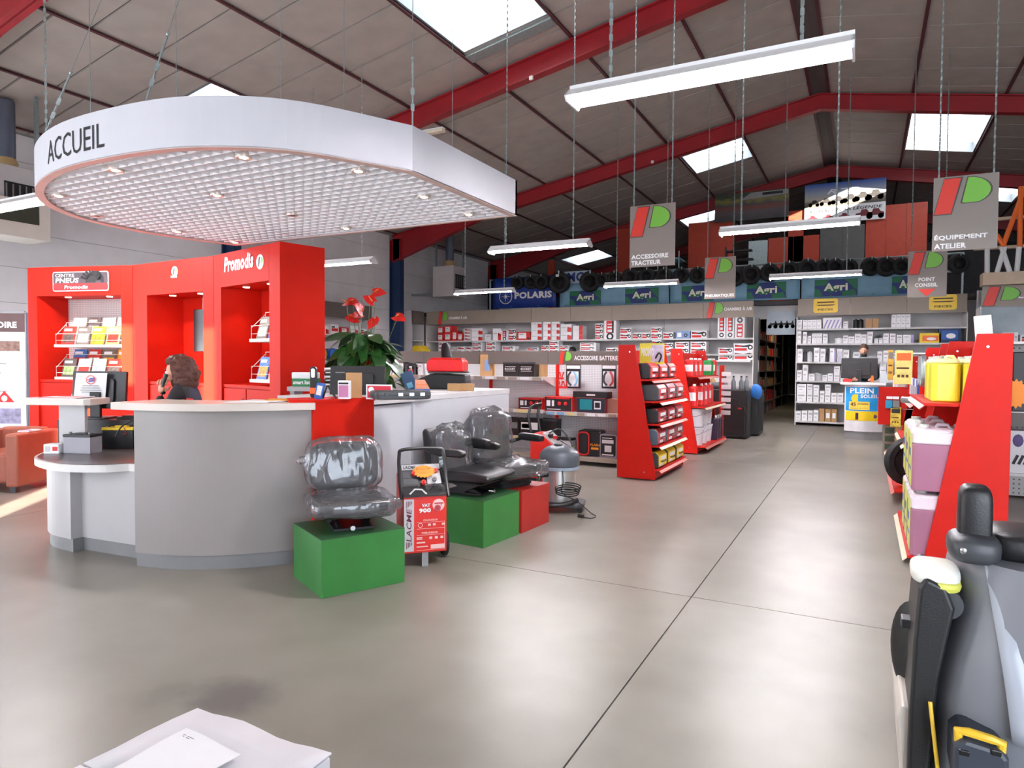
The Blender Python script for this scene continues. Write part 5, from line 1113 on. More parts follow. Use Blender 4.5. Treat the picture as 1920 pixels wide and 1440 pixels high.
for s in (1, -1):
    el = ch+Vector((s*.20,0,.09))+Vector((s*.05,-.03,-.30)); fingers(t, el+Vector((-s*.10,-.25,-.02)), (-s*.2,-1,-.1), (0,0,-1), SKIN, .7)
g = G(); sup(g, tuple(nk+Vector((0,0,-.045))), (.10,.09,.05), .8, 18, 8); obj('grey_collar', g, GREY, t, smooth=True)
head(t, hc, Vector((-.08,-.93,-.36)), SKIN, HAIRD, 'short')
g = G(); g.ell((0,-.062,-.085), (.042,.026,.030), 14, 8); g.v = [v+hc for v in g.v]; obj('beard', g, HAIRD, t, smooth=True)
# ================================================================== BOXES AND SHELVES
BXM = {}
MB_ = [PAPER, RTXT, DTXT, mat('carton_grey_print',(176,172,180),.5), KRAFT, mat('violet_print',(150,140,190),.5), mat('carton_blue',(120,150,196),.5), mat('carton_red',(206,44,40),.45)]
def boxmesh(style, w, d, h):
    w, d, h = round(w,2), round(d,2), round(h,3); k = (style, w, d, h)
    if k in BXM: return BXM[k]
    body = {'kraft':4,'kraftl':4,'redw':7,'blue':6,'dark':2}.get(style, 0); g = G(); g.box(-w/2,w/2,0,d,0,h,body); y = -.0015
    def q(a,b,c,e,m,s=0): g.add([(a*w-w/2,y-s*.0008,c*h),(b*w-w/2,y-s*.0008,c*h),(b*w-w/2,y-s*.0008,e*h),(a*w-w/2,y-s*.0008,e*h)], [(0,1,2,3)], m)
    def ring(cx_, cz_, r, m):
        v = []; 
        for i in range(12): a = 2*PI*i/12; v += [(cx_*w-w/2+r*math.cos(a),y,cz_*h+r*math.sin(a)),(cx_*w-w/2+r*.5*math.cos(a),y,cz_*h+r*.5*math.sin(a))]
        g.add(v, [(2*i,(2*i+2)%24,(2*i+3)%24,2*i+1) for i in range(12)], m)
    if style == 'tyre': q(.06,.66,.12,.42,1); g.add([(-w*.44,y,h*.55),(w*.2,y,h*.55),(w*.34,y,h*.88),(w*.0,y,h*.72),(-w*.44,y,h*.86)],[(0,1,2,3,4)],2); q(.08,.4,.58,.74,1,1); ring(.83,.52,h*.30,2)
    elif style == 'tyrev': q(.2,.8,.32,.95,1); ring(.5,.15,w*.3,2); q(.3,.7,.38,.5,0,1); q(.3,.7,.58,.66,0,1); q(.3,.7,.74,.8,0,1); q(.66,.8,.32,.95,2,2)
    elif style == 'tyrevu': q(.2,.8,.05,.66,1); ring(.5,.84,w*.3,2); q(.3,.7,.1,.22,0,1); q(.3,.7,.3,.4,0,1); q(.3,.7,.5,.58,0,1)
    elif style == 'redw': q(.12,.72,.2,.85,0); q(.2,.5,.6,.75,3,1); q(.78,.97,.1,.3,2)
    elif style == 'whred': q(.62,1,0,.55,7); q(.62,.8,.35,.62,7); q(.08,.5,.55,.62,3)
    elif style == 'redr': q(.0,.62,.12,.88,0); q(.62,1,0,1,7)
    elif style == 'plain': q(.15,.85,.62,.80,3); q(.2,.6,.35,.42,3)
    elif style == 'group':
        for i in range(1,4): q(i*.25-.01,i*.25+.01,0,1,3)
        for i in range(4): q(i*.25+.05,i*.25+.18,.55,.7,3)
    elif style == 'stripe':
        for i in range(5): g.add([(-w/2+w*(.2*i),y,0),(-w/2+w*(.2*i+.08),y,0),(-w/2+w*min(1,.2*i+.28),y,h*.8),(-w/2+w*min(1,.2*i+.2),y,h*.8)],[(0,1,2,3)],5)
    elif style == 'purple': q(.72,.98,0,1,5); q(.1,.5,.7,.8,3)
    elif style == 'kraftl': q(.2,.8,.3,.7,0)
    elif style == 'blue': q(.1,.4,.2,.8,0); ring(.7,.45,h*.25,2)
    elif style == 'small': q(.1,.9,.3,.6,1); q(.1,.5,.65,.8,2)
    BXM[k] = mesh_of(g, 'carton', MB_); return BXM[k]
DESC = {'tyre':'white red-printed tube box','tyrev':'tall white tube box','tyrevu':'tall upturned white tube box','redw':'red box with a white label','whred':'white box with a red corner','redr':'white box with a red right side','plain':'plain white parts box','group':'wide white carton pack','stripe':'white pack with violet diagonal stripes','purple':'white box with a violet edge','kraft':'brown kraft carton','kraftl':'brown carton with a white label','blue':'blue and white carton','small':'small white box with red print','dark':'dark carton'}
CNTR = {}
def putbox(style, x, y, z, w, d, h, shelf, rz=0):
    o = bpy.data.objects.new('product_box', boxmesh(style, w, d, h)); COL.objects.link(o); o.location = (x,y,z); o.rotation_euler = (0,0,rz)
    k = (shelf, style); CNTR[k] = CNTR.get(k, -1)+1; tag(o, '%s, %s from left %s' % (DESC[style], ordn(CNTR[k]), shelf), 'box', 'boxes '+shelf); return o
def stackpx(px0, px1, ytop, n, zs, Y, style, shelf, d=.3):
    a = PY(px0, ytop, Y); b = PY(px1, ytop, Y); w = b.x-a.x; h = max(.05, (a.z-zs)/n)
    for i in range(n): putbox(style, (a.x+b.x)/2, Y+.003*(i % 2), zs+.001+i*(h+.0012), w*.97, d, h-.001, shelf)
def shelf_unit(name, label, cat, x0, x1, yf, yb, levels, top, back=None, fascia=True, sec=1.25, uprights=True, ends=True, z0=.0, depth=None, railm=None):
    """wall shelving: back panels, uprights, shelves with price rails and a fascia board"""
    t = thing(name, label, cat, ((x0+x1)/2, yf, 0)); n = max(1, round((x1-x0)/sec)); s = (x1-x0)/n
    for i in range(n):
        g = G(); g.box(x0+i*s+.004,x0+(i+1)*s-.004,yb-.02,yb,z0,top-.02); obj('back_panel', g, back or SHG, t, world=True)
        if fascia: g = G(); g.box(x0+i*s+.003,x0+(i+1)*s-.003,yf-.0,yf+.02,top-.40,top); obj('fascia_panel', g, TAUPE, t, world=True)
        for z in levels:
            g = G(); g.box(x0+i*s+.004,x0+(i+1)*s-.004,yf+.02,yb-.02,z-.03,z); sh = obj('shelf', g, SHW, t, world=True)
            g = G(); g.box(x0+i*s+.004,x0+(i+1)*s-.004,yf+.012,yf+.02,z-.035,z+.004); obj('price_rail', g, railm or SHG, sh, world=True)
    for i in range(n+1):
        g = G(); x = x0+i*s; g.box(x-.015,x+.015,yb-.06,yb-.02,0,top-.02); obj('upright', g, SHG, t, world=True)
    if ends:
        for x in (x0-.02, x1): g = G(); g.box(x,x+.02,yf,yb,0,top-.4 if fascia else top); obj('end_panel', g, SHW, t, world=True)
    return t
# ---- back wall, left of the doorway
YB = 17.42
ua = shelf_unit('shelving_unit', 'long grey wall shelving of inner tubes under the taupe fascia reading CHAMBRE À AIR', 'shelving', -12.15, -2.45, 17.40, 18.2, [.12,.9,1.69,2.09], 3.0)
for (px0, px1, yt, n, st) in ((820,833,613,2,'redw'),(833,848,611,2,'redw'),(848,858,621,1,'redw'),(858,869,625,1,'redw'),(870,883,616,4,'small'),(884,905,616,2,'whred'),(909,921,627,1,'plain'),(924,940,616,1,'whred'),(940,952,620,1,'tyrev'),(953,967,617,2,'tyre'),(969,994,622,1,'redw'),
    (996,1016,603,3,'whred'),(1018,1033,603,3,'whred'),(1034,1050,603,3,'whred'),(1051,1072,608,2,'whred'),(1074,1093,611,3,'redr'),(1116,1131,607,3,'tyre'),(1132,1156,600,1,'tyrev'),(1162,1184,615,2,'tyre'),(1186,1202,624,1,'tyre'),(1203,1219,624,1,'tyre'),(1220,1241,614,2,'tyre'),(1243,1262,623,1,'tyre'),(1267,1294,621,1,'blue'),(1295,1326,620,1,'tyre'),(1346,1361,594,1,'tyrev'),(1362,1377,594,1,'tyrev'),(1378,1397,594,1,'tyrevu')):
    stackpx(px0, px1, yt, n, 2.09, YB, st, 'on upper back shelf')
for (px0, px1, yt, n, st) in ((822,835,642,3,'small'),(836,850,651,2,'small'),(857,871,650,2,'small'),(873,884,650,2,'small'),(885,904,642,3,'tyre'),(911,930,641,3,'tyre'),(941,965,649,2,'tyre'),(987,1010,652,2,'tyre'),(1015,1029,648,2,'tyre'),(1030,1048,640,3,'tyre'),(1049,1066,648,2,'tyre'),(1087,1118,643,3,'tyre'),(1136,1158,652,1,'tyre'),(1222,1240,638,2,'tyre'),(1243,1262,643,2,'tyre'),(1266,1292,641,2,'tyre'),(1294,1325,641,2,'tyre')):
    stackpx(px0, px1, yt, n, 1.70, YB, st, 'on second back shelf')
g = G(); g.box(-3.95,-2.5,17.40,17.44,1.50,1.545); g.box(-3.95,-2.5,17.44,18.1,1.52,1.545); obj('shelf', g, WHITE, ua, world=True)
for (px0, px1, yt, n, st) in ((1347,1374,652,2,'tyre'),(1375,1414,644,2,'tyre')): stackpx(px0, px1, yt, n, 1.546, YB+.06, st, 'on white shelf by the doorway')
g = G(); g.ell((0,0,.1),(.12,.12,.11),14,8); single('round_pouch', 'dark round pouch between the tube boxes on the second shelf', 'pouch', g, BLACK, (PY(1070,665,17.5).x,17.6,1.695), smooth=True)
# fascia lettering
def fas(px0, px1, py, s, lg, t, hh=.10, Y=17.395, lw=.30):
    a = PY(px0, py, Y); b = PY(px1, py, Y); text(s, (a.x,Y,a.z), X_, Z_, b.x-a.x, hh, WTXT, t, .04)
    l0_ = PY(lg[0], lg[1], Y); logo((l0_.x,Y,2.60), X_, Z_, PY(lg[2],lg[1],Y).x-l0_.x, .39, t)
fas(841,876,599,'CHAMBRE À AIR',(821,590,840),ua); fas(1357,1411,583,'CHAMBRE À AIR',(1325,580,1356),ua)
# ---- back wall, right of the doorway: parts shelving
ub = shelf_unit('shelving_unit', 'grey parts shelving full of white boxes behind the far desk', 'shelving', -1.45, 1.92, 17.40, 18.2, [.10,.56,1.06,1.51,1.94,2.29], 3.0, sec=1.12)
for row, z, lst in (('on top parts shelf', 2.29, ((1495,1504,600,2,'plain'),(1505,1541,600,2,'group'),(1543,1579,596,1,'stripe'),(1581,1590,603,1,'plain'),(1623,1635,598,1,'kraft'),(1636,1648,597,1,'kraft'),(1671,1708,590,2,'group'))),
    ('on second parts shelf', 1.94, ((1495,1503,621,1,'plain'),(1505,1513,622,1,'plain'),(1514,1521,630,1,'plain'),(1522,1542,625,1,'group'),(1543,1552,626,1,'plain'),(1581,1590,629,1,'plain'),(1591,1602,631,1,'plain'),(1603,1614,626,1,'plain'),(1615,1625,627,1,'plain'),(1626,1637,622,1,'plain'),(1639,1647,635,1,'plain'),(1648,1655,634,1,'plain'),(1656,1667,625,1,'plain'),(1668,1680,625,1,'plain'),(1681,1692,628,1,'plain'),(1693,1714,628,1,'purple'))),
    ('on third parts shelf', 1.51, ((1495,1505,654,1,'plain'),(1526,1537,652,1,'plain'),(1538,1548,654,1,'plain'),(1556,1568,653,1,'purple'),(1569,1580,654,1,'stripe'),(1581,1592,656,1,'plain'),(1600,1612,660,1,'plain'),(1645,1655,659,1,'plain'),(1656,1668,657,1,'plain'),(1670,1681,660,1,'plain'),(1683,1695,656,1,'plain'))),
    ('on fourth parts shelf', 1.06, ((1494,1504,694,1,'plain'),(1505,1515,684,1,'plain'),(1516,1528,701,1,'plain'),(1542,1551,703,1,'plain'),(1552,1562,700,1,'plain'),(1564,1575,687,2,'plain'),(1576,1585,695,1,'small'),(1650,1662,678,3,'plain'),(1663,1675,681,3,'plain'))),
    ('on fifth parts shelf', .56, ((1494,1512,720,2,'plain'),(1513,1524,720,2,'plain'),(1525,1536,722,2,'plain'),(1537,1546,733,1,'plain'),(1547,1558,721,2,'plain'),(1559,1569,737,1,'plain'),(1570,1581,737,1,'plain'))),
    ('on lowest parts shelf', .10, ((1492,1502,771,1,'plain'),(1503,1514,770,1,'plain'),(1515,1524,770,1,'plain'),(1525,1535,769,1,'plain'),(1536,1546,766,1,'kraft'),(1547,1558,767,1,'kraftl'),(1559,1569,767,1,'kraftl')))):
    for (a, b, yt, n, st) in lst: stackpx(a, b, yt, n, z, YB, st, row, .35)
def canister(px, py, z, r, h, m, label, group, Y=17.6):
    x = PY(px, py, Y).x; g = G(); g.lathe([(0,0),(r,0),(r,h*.86),(r*.92,h*.9),(r*.45,h*.93),(r*.42,h),(0,h)], 14); single('canister', label, 'can', g, m, (x,Y,z), group=group, smooth=True)
for i, (px, z, r, h, m) in enumerate(((1604,2.29,.055,.22,BLACK),(1613,2.29,.055,.22,BLACK),(1573,1.94,.09,.14,PAPER),(1510,1.51,.05,.26,DGREY),(1519,1.51,.065,.25,mat('tin_grey',(190,190,192),.4)),(1551,1.51,.04,.2,DGREY),(1535,1.06,.09,.20,mat('tin_grey')))):
    canister(px, 640, z, r, h, m, ['left black can between the boxes on the top parts shelf','right black can between the boxes on the top parts shelf','white filter roll on the second parts shelf','dark bottle at the left of the third parts shelf','grey tin beside the dark bottle on the third parts shelf','narrow dark bottle left of the violet box, third parts shelf','round white tin on the fourth parts shelf'][i], 'cans on the parts shelves')
for x, yt, lab, m, m2 in ((PY(1744,640,17.45).x,.22,'yellow and orange boxed lamp at the right of the parts shelves',YEL,ORG),(1.62,.36,'dark blue boxed headlights at the right end of the parts shelves',NAVY,BLU)):
    t = thing('product_box', lab, 'box', (x,YB,1.94)); g = G(); g.box(-.2,.2,0,.25,0,yt); obj('carton', g, m, t, bevel=.004); g = G(); g.box(-.15,.15,-.003,0,yt*.2,yt*.75); obj('print', g, m2, t); g = G(); g.ell((.02,-.004,yt*.42),(.09,.004,yt*.16),12,6); obj('lamp_picture', g, WTXT, t)
for i, px in enumerate((1548,1768)):
    a = PY(px,572,17.39); t = thing('yellow_badge', ('yellow rounded badge with an excavator part over the parts shelves','yellow rounded badge below the sign reading POINT CONSEIL')[i], 'sign', (a.x,17.392,2.66), 0, 'yellow badges on the fascia')
    g = G(); g.prism(rrect(-.26,.26,0,.33,.05), -.012, 0, 'y'); obj('plate', g, mat('badge_yellow',(252,212,70),.45,var=0), t, bevel=.003)
    text('PIECES', (-.16,-.0145,.05), X_, Z_, .32, .05, mat('brown_print'), t, .02, world=False); g = G(); g.prism([(-.22,.19),(.22,.19),(.14,.165),(-.14,.165)], -.014, -.012, 'y'); g.box(-.18,.18,-.014,-.012,.23,.26); obj('emblem', g, mat('brown_print'), t)
# lighting strip under the fascia
# ---- shelving along the left wall
def side_shelves(label, y0, y1, x, levels, boxes):
    t = thing('side_shelving', label, 'shelving', (x,(y0+y1)/2,0))
    g = G(); g.box(-12.78,-12.76,y0,y1,0,2.9); obj('back_panel', g, SHG, t, world=True)
    g = G(); g.box(x-.02,x,y0,y1,2.6,3.0); obj('fascia_panel', g, TAUD, t, world=True)
    for yy in (y0, y1-.02): g = G(); g.box(-12.76,x,yy,yy+.02,0,3.0); obj('end_panel', g, SHG, t, world=True)
    for z in levels: g = G(); g.box(-12.76,x+.05,y0+.02,y1-.02,z-.03,z); obj('shelf', g, SHW, t, world=True)
    return t
side_shelves('shelving against the left wall behind the plant', 11.2, 15.05, -12.38, (1.0,1.45,1.8,2.15), 0)
side_shelves('short corner shelving with hose reels, left of the inner tube shelving', 16.72, 17.35, -12.2, (1.45,2.1), 0)
for i in range(9): putbox(('redw','whred','small')[i % 3], -12.33, 11.6+i*.38, 2.151, .30, .3, .20+.06*(i % 2), 'on upper shelf behind the plant', PI/2)
for i in range(10): putbox(('plain','dark','small')[i % 3], -12.33, 11.5+i*.35, 1.001, .28, .3, .2, 'on low shelf behind the plant', PI/2)
for i in range(8):
    y = 11.7+i*.42; g = G(); g.lathe([(.10,-.05),(.16,-.06),(.17,0),(.16,.06),(.10,.05)], 16, axis='x'); single('hose_coil', '%s blue or amber hose coil from the left, behind the plant' % ordn(i), 'hose', g, (BLU, mat('amber_hose',(186,140,50),.5))[i % 2], (-12.3, y, 1.62), group='hose coils behind the plant', smooth=True)
for i, (px, py) in enumerate(((781,645),(793,646))):
    p = PY(px, py, 17.2+.1*i); g = G(); 
    for k in range(3): g.lathe([(.20,-.02+.03*k),(.235,-.015+.03*k),(.235,.01+.03*k),(.20,.015+.03*k)], 24, axis='y')
    g.cyl((0,.03,0),(0,.06,0),.17,24,1)
    single('hose_reel', ('front black and yellow hose reel in the corner shelving','rear black and yellow hose reel in the corner shelving')[i], 'hose reel', g, [YEL, BLACK], (p.x,p.y,1.72), .35, 'hose reels in the corner shelving')
putbox('small', -12.32, 16.95, 1.451, .2,.1,.3, 'before the corner hose reels')
# ---- mezzanine banners, rail and tyres
YM = 17.93
BB = mat('banner_pale_blue', (122,166,190), .55, var=.06); BD = mat('agri_dark', (24,50,120), .5, var=.0); BGc = mat('agri_green', (10,110,72), .5, var=0)
t = thing('mezzanine_rail', 'steel rail along the mezzanine edge carrying the banners', 'railing', (-4,YM+.06,3.03))
for z in (3.55, 3.95): g = G(); g.cyl((-10.2,YM+.06,z),(1.9,YM+.06,z),.02,8); obj('rail', g, GALV, t, world=True)
for i in range(9): g = G(); x = -10.2+i*1.51; g.box(x-.02,x+.02,YM+.04,YM+.08,3.03,3.97); obj('rail_post', g, GALV, t, world=True)
def banner(x0, x1, z0, z1, m, label):
    t = thing('banner', label, 'banner', ((x0+x1)/2,YM,z0)); g = G(); nx = 16; nz = 4; vs = []
    for i in range(nx+1):
        for j in range(nz+1): x = x0+(x1-x0)*i/nx; z = z0+(z1-z0)*j/nz; vs.append((x, YM+.012*math.sin(i*1.7+j), z))
    g.add(vs, [(i*(nz+1)+j, (i+1)*(nz+1)+j, (i+1)*(nz+1)+j+1, i*(nz+1)+j+1) for i in range(nx) for j in range(nz)]); o = obj('sheet', g, m, t, world=True, smooth=True); s = o.modifiers.new('thick','SOLIDIFY'); s.thickness = .004
    for i in range(int((x1-x0)/.45)): g = G(); g.cyl((x0+.2+i*.45,YM-.016,z0+.05),(x0+.2+i*.45,YM-.022,z0+.05),.015,8); obj('eyelet', g, GREY, t, world=True)
    return t
bp_ = banner(-10.07,-7.98,3.07,3.98, mat('polaris_blue',(22,56,140),.5,var=.08), 'dark blue banner with white lettering and round emblem, left end of mezzanine')
text('POLARIS', (-9.32,YM-.02,3.34), X_, Z_, 1.22, .20, WTXT, bp_, .045)
g = G(); g.lathe([(.20,-.002),(.22,-.002)], 28, c=(-9.62,YM-.02,3.42), axis='y', caps=False)
for i in range(4): a = PI/4*i; c_, s_ = math.cos(a), math.sin(a); L = .19 if i % 2 == 0 else .11; g.add([(-9.62-c_*L,YM-.021,3.42-s_*L),(-9.62-s_*.012,YM-.021,3.42+c_*.012),(-9.62+c_*L,YM-.021,3.42+s_*L),(-9.62+s_*.012,YM-.021,3.42-c_*.012)], [(0,1,2,3)])
obj('star_emblem', g, WTXT, bp_, world=True)
bs = [banner(-7.86,-4.68,3.05,3.72,BB,'pale blue banner with Agri panels, leftmost of the three'), banner(-4.65,-1.45,3.05,3.70,BB,'pale blue banner with Agri panels, middle of the three behind the sign reading PNEUMATIQUES'), banner(-1.42,1.55,3.05,3.68,BB,'pale blue banner with Agri panels, rightmost above the parts shelves')]
g = G(); g.box(-7.75,-6.9,YM-.01,YM,3.72,4.06); obj('upper_flap', g, mat('pale_flap',(170,190,205),.5), bs[0], world=True); text('MC', (-7.62,YM-.013,3.76), X_, Z_, .5, .27, mat('agri_dark'), bs[0], .04)
for (a, b, y0, y1), bi in (((1068,1127,546,573),0),((1172,1235,541,567),0),((1278,1338,537,564),1),((1400,1474,529,560),1),((1527,1608,527,557),2),((1672,1735,523,552),2)):
    p = PY(a, y1, YM-.02); q = PY(b, y0, YM-.02); w = q.x-p.x; z0 = 3.09; h = .40
    g = G(); g.box(p.x,q.x,YM-.022,YM-.018,z0,z0+h); pan_ = obj('agri_panel', g, BD, bs[bi], world=True)
    g = G()
    for (a0, a1, r0, r1) in ((-.35,.35,.62,.8),(.5,1.2,.35,.55),(1.3,1.9,.6,.85)):
        v = []; 
        for i in range(7): an = a0+(a1-a0)*i/6; v += [(p.x+w*min(1,max(0,.1+r0*math.cos(an)*.9)),YM-.0235,z0+h*min(1,max(0,.05+r0*math.sin(an)))),(p.x+w*min(1,max(0,.1+r1*math.cos(an)*1.1)),YM-.0235,z0+h*min(1,max(0,.05+r1*math.sin(an)*1.2)))]
        g.add(v, [(2*i,2*i+1,2*i+3,2*i+2) for i in range(6)])
    g.add([(p.x,YM-.0236,z0),(p.x+w*.2,YM-.0236,z0),(p.x+w*.12,YM-.0236,z0+h*.4),(p.x,YM-.0236,z0+h*.5)], [(0,1,2,3)]); g.add([(q.x,YM-.0236,z0+h),(q.x-w*.3,YM-.0236,z0+h),(q.x-w*.1,YM-.0236,z0+h*.5),(q.x,YM-.0236,z0+h*.3)], [(0,1,2,3)])
    obj('green_swirl', g, BGc, bs[bi], world=True)
    text('Agri', (p.x+w*.22,YM-.026,z0+h*.18), X_, Z_, w*.56, h*.60, mat('cream_print',(236,240,214),.5,var=0), bs[bi], .035)
# tyres
def tyre_mesh(nm, R_, w):
    g = G(); pr = [(R_*.56,-w*.42),(R_*.62,-w*.5),(R_*.84,-w*.52),(R_*.96,-w*.44),(R_,-w*.2),(R_,w*.2),(R_*.96,w*.44),(R_*.84,w*.52),(R_*.62,w*.5),(R_*.56,w*.42),(R_*.60,0),(R_*.56,-w*.42)]; g.lathe(pr, 28, axis='y')
    for i in range(22):
        a = 2*PI*i/22
        for s in (-1, 1):
            M_ = Matrix.Rotation(a, 4, 'Y'); q = [M_ @ Vector(v) for v in ((R_*.93,s*w*.5,-R_*.05),(R_*1.035,s*w*.3,-R_*.05),(R_*1.035,0,R_*.10),(R_*.99,0,R_*.16),(R_*1.0,s*w*.3,R_*.03),(R_*.93,s*w*.5,R_*.03))]; g.add(q, [(0,1,2,3,4,5)])
    return mesh_of(g, nm, RUB, True)
TM = tyre_mesh('tyre', .22, .17)
for i, (px, py, r) in enumerate(((970,530,12),(995,529,13),(1016,529,14),(1049,530,20),(1106,528,19),(1129,525,13),(1152,522,13),(1181,519,15),(1213,518,15),(1245,517,15),(1277,516,14),(1308,516,15),(1378,520,17),(1408,515,18),(1443,511,17),(1480,507,17),(1513,504,18),(1545,502,16),(1566,500,15),(1592,501,15),(1632,500,17),(1662,500,18),(1690,499,16),(1797,494,18))):
    p = PY(px, py, YM-.16); fwd = (p-CAM).dot(RT @ Vector((0,0,1))); R_ = r*fwd/FPX
    e = thing('tyre', '%s black tyre from the left hung on the mezzanine rail' % ordn(i), 'tyre', (p.x,p.y,p.z), .25+.15*math.sin(i*2), 'tyres on the mezzanine rail'); e.scale = (R_/.22,)*3
    o = bpy.data.objects.new('tyre_body', TM); COL.objects.link(o); o.parent = e
    g = G(); g.box(-.012,.012,-.10,-.08,.17,.235); obj('hook', g, GALV, e)
g = G(); g.box(-.05,.05,-.002,.002,0,.07); single('price_tag', 'white price tag on the largest tyre above the blue banner', 'price tag', g, PAPER, PY(1045,519,YM-.30))
# cladding, posters and shelves beyond the rail, in the plane of the fourth frame
t = thing('cladding', 'orange and grey cladding partition beyond the mezzanine rail', 'partition', (-2.5,22.3,3.03)); OC = mat('orange_cladding',(186,62,34),.5,var=.08)
OCD = mat('grey_cladding',(96,94,92),.6,var=.08)
for (a, b, y0, y1, m) in ((1290,1375,412,503,OC),(1440,1537,440,490,OC),(1622,1740,378,482,OC),(1478,1508,394,445,OC),(1157,1183,428,498,OC),(1537,1622,420,480,OCD),(1403,1440,450,500,GALV),(1028,1040,488,520,OC)):
    p = PY(a, y1, 22.3); q = PY(b, y0, 22.3); n = max(1, int((q.x-p.x)/.5)); 
    for i in range(n):
        g = G(); x0 = p.x+(q.x-p.x)*i/n; x1 = p.x+(q.x-p.x)*(i+1)/n; g.box(x0+.003,x1-.003,22.28,22.33,3.03 if m is not GALV else 3.5,q.z); obj('cladding_sheet', g, m, t, world=True)
def pm(name, stops, noisy=0):
    m = mat(name, (120,120,120), .5, var=0); nt = m.node_tree; b = nt.nodes['Principled BSDF']; tc = nt.nodes.new('ShaderNodeTexCoord'); sx = nt.nodes.new('ShaderNodeSeparateXYZ'); nt.links.new(tc.outputs['Generated'], sx.inputs[0])
    src = sx.outputs[2]
    if noisy:
        n = nt.nodes.new('ShaderNodeTexNoise'); n.inputs['Scale'].default_value = 9; n.inputs['Detail'].default_value = 5; nt.links.new(tc.outputs['Generated'], n.inputs['Vector'])
        ma = nt.nodes.new('ShaderNodeMath'); ma.operation = 'MULTIPLY_ADD'; ma.inputs[1].default_value = noisy; nt.links.new(n.outputs['Fac'], ma.inputs[0]); nt.links.new(src, ma.inputs[2]); src = ma.outputs[0]
    r = nt.nodes.new('ShaderNodeValToRGB'); nt.links.new(src, r.inputs[0]); els = r.color_ramp.elements
    while len(els) > 1: els.remove(els[0])
    els[0].position = stops[0][0]; els[0].color = lin([x/255 for x in stops[0][1]])+(1,)
    for p_, c_ in stops[1:]: e = els.new(p_); e.color = lin([x/255 for x in c_])+(1,)
    nt.links.new(r.outputs[0], b.inputs['Base Color']); return m
p = PY(1508,422,22.2); q = PY(1662,332,22.2); t = thing('poster_banner', 'blue sky banner of a row of off-road buggies reading A CHACUN SA LÉGENDE', 'banner', ((p.x+q.x)/2,22.2,p.z)); W_ = q.x-p.x; H_ = q.z-p.z
g = G(); g.box(p.x,q.x,22.19,22.21,p.z,p.z+H_*.42); obj('white_band', g, PAPER, t, world=True)
g = G(); g.box(p.x,q.x,22.19,22.21,p.z+H_*.42,q.z); obj('sky_picture', g, pm('sky_print', ((0,(70,66,60)),(.2,(120,112,100)),(.3,(186,176,160)),(.6,(150,160,180)),(1,(30,80,170)))), t, world=True)
text('A CHACUN SA LÉGENDE', (p.x+W_*.04,22.185,p.z+H_*.28), X_, Z_, W_*.92, H_*.09, DTXT, t, .02, .2); text('RZR', (p.x+W_*.28,22.185,p.z+H_*.72), X_, Z_, W_*.4, H_*.12, WTXT, t, .03, .35)
def buggy(cx_, cz_, s, m, nm='buggy'):
    g = G(); y = 22.184
    for dx in (-.32,.32): g.lathe([(.06*s,-.001),(.17*s,-.001)], 12, c=(cx_+dx*s,y,cz_+.15*s), axis='y')
    g.add([(cx_+a*s,y,cz_+b*s) for a, b in ((-.5,.2),(-.45,.38),(-.2,.42),(-.12,.62),(.18,.62),(.3,.42),(.5,.36),(.5,.2))], [tuple(range(8))]); obj(nm, g, m, t, world=True)
for i in range(6): buggy(p.x+W_*(.12+.15*i), p.z+H_*(.44+.01*i), .30+.03*i, mat('buggy_dark',(44,40,38),.5,var=.3,scale=30))
for i in range(3): buggy(p.x+W_*(.10+.2*i), p.z+H_*.06, .3, mat('buggy_maroon',(110,30,40)))
for x in (.74,.88): buggy(p.x+W_*x, p.z+H_*.03, .45, mat('buggy_maroon'))
p = PY(1340,418,22.1); q = PY(1480,352,22.1); t = thing('poster_banner', 'dark banner of farm machines left of the blue buggy banner', 'banner', ((p.x+q.x)/2,22.1,p.z)); W_ = q.x-p.x; H_ = q.z-p.z
g = G(); g.box(p.x,q.x,22.09,22.11,p.z,q.z); obj('picture', g, pm('dark_print', ((.2,(52,46,48)),(.5,(84,74,74)),(.62,(116,60,50)),(.75,(70,66,66)),(.9,(130,120,60)),(1,(60,70,50))), .35), t, world=True)
g = G(); g.add([(p.x+W_*.35,22.085,p.z+H_*.72),(q.x-.02,22.085,p.z+H_*.80),(q.x-.02,22.085,q.z-.03),(p.x+W_*.5,22.085,q.z-.03)], [(0,1,2,3)]); obj('white_flash', g, mat('grey_print',(150,146,146)), t, world=True); g = G(); g.box(q.x-W_*.35,q.x-W_*.08,22.08,22.085,p.z+H_*.84,p.z+H_*.93); obj('maker_plate', g, DTXT, t, world=True)
# pale shelves seen through the partition and a dark stair
t = thing('storage_rack', 'pale blue rack behind the sign reading ACCESSOIRE TRACTEUR', 'rack', (-5.6,21.6,3.03)); 
for z in (3.95,4.35,4.75): g = G(); g.box(-5.95,-5.25,21.3,22.1,z,z+.04); obj('shelf', g, mat('pale_cyan',(150,190,200),.4), t, world=True)
for x in (-5.95,-5.28): g = G(); g.box(x,x+.03,21.3,21.34,3.03,5.0); obj('upright', g, mat('pale_cyan'), t, world=True)
g = G(); 
for i in range(7): g.box(-.35,.35,i*.25,i*.25+.28,-i*.22,-i*.22+.04)
g.prism([(0,-.12),(1.8,-1.6),(1.8,-1.3),(0,.15)], -.38,-.34,'x'); single('mezzanine_stair', 'dark steel stair behind the tyres on the mezzanine', 'stairs', g, BLACK, (-3.3,20.3,4.7))
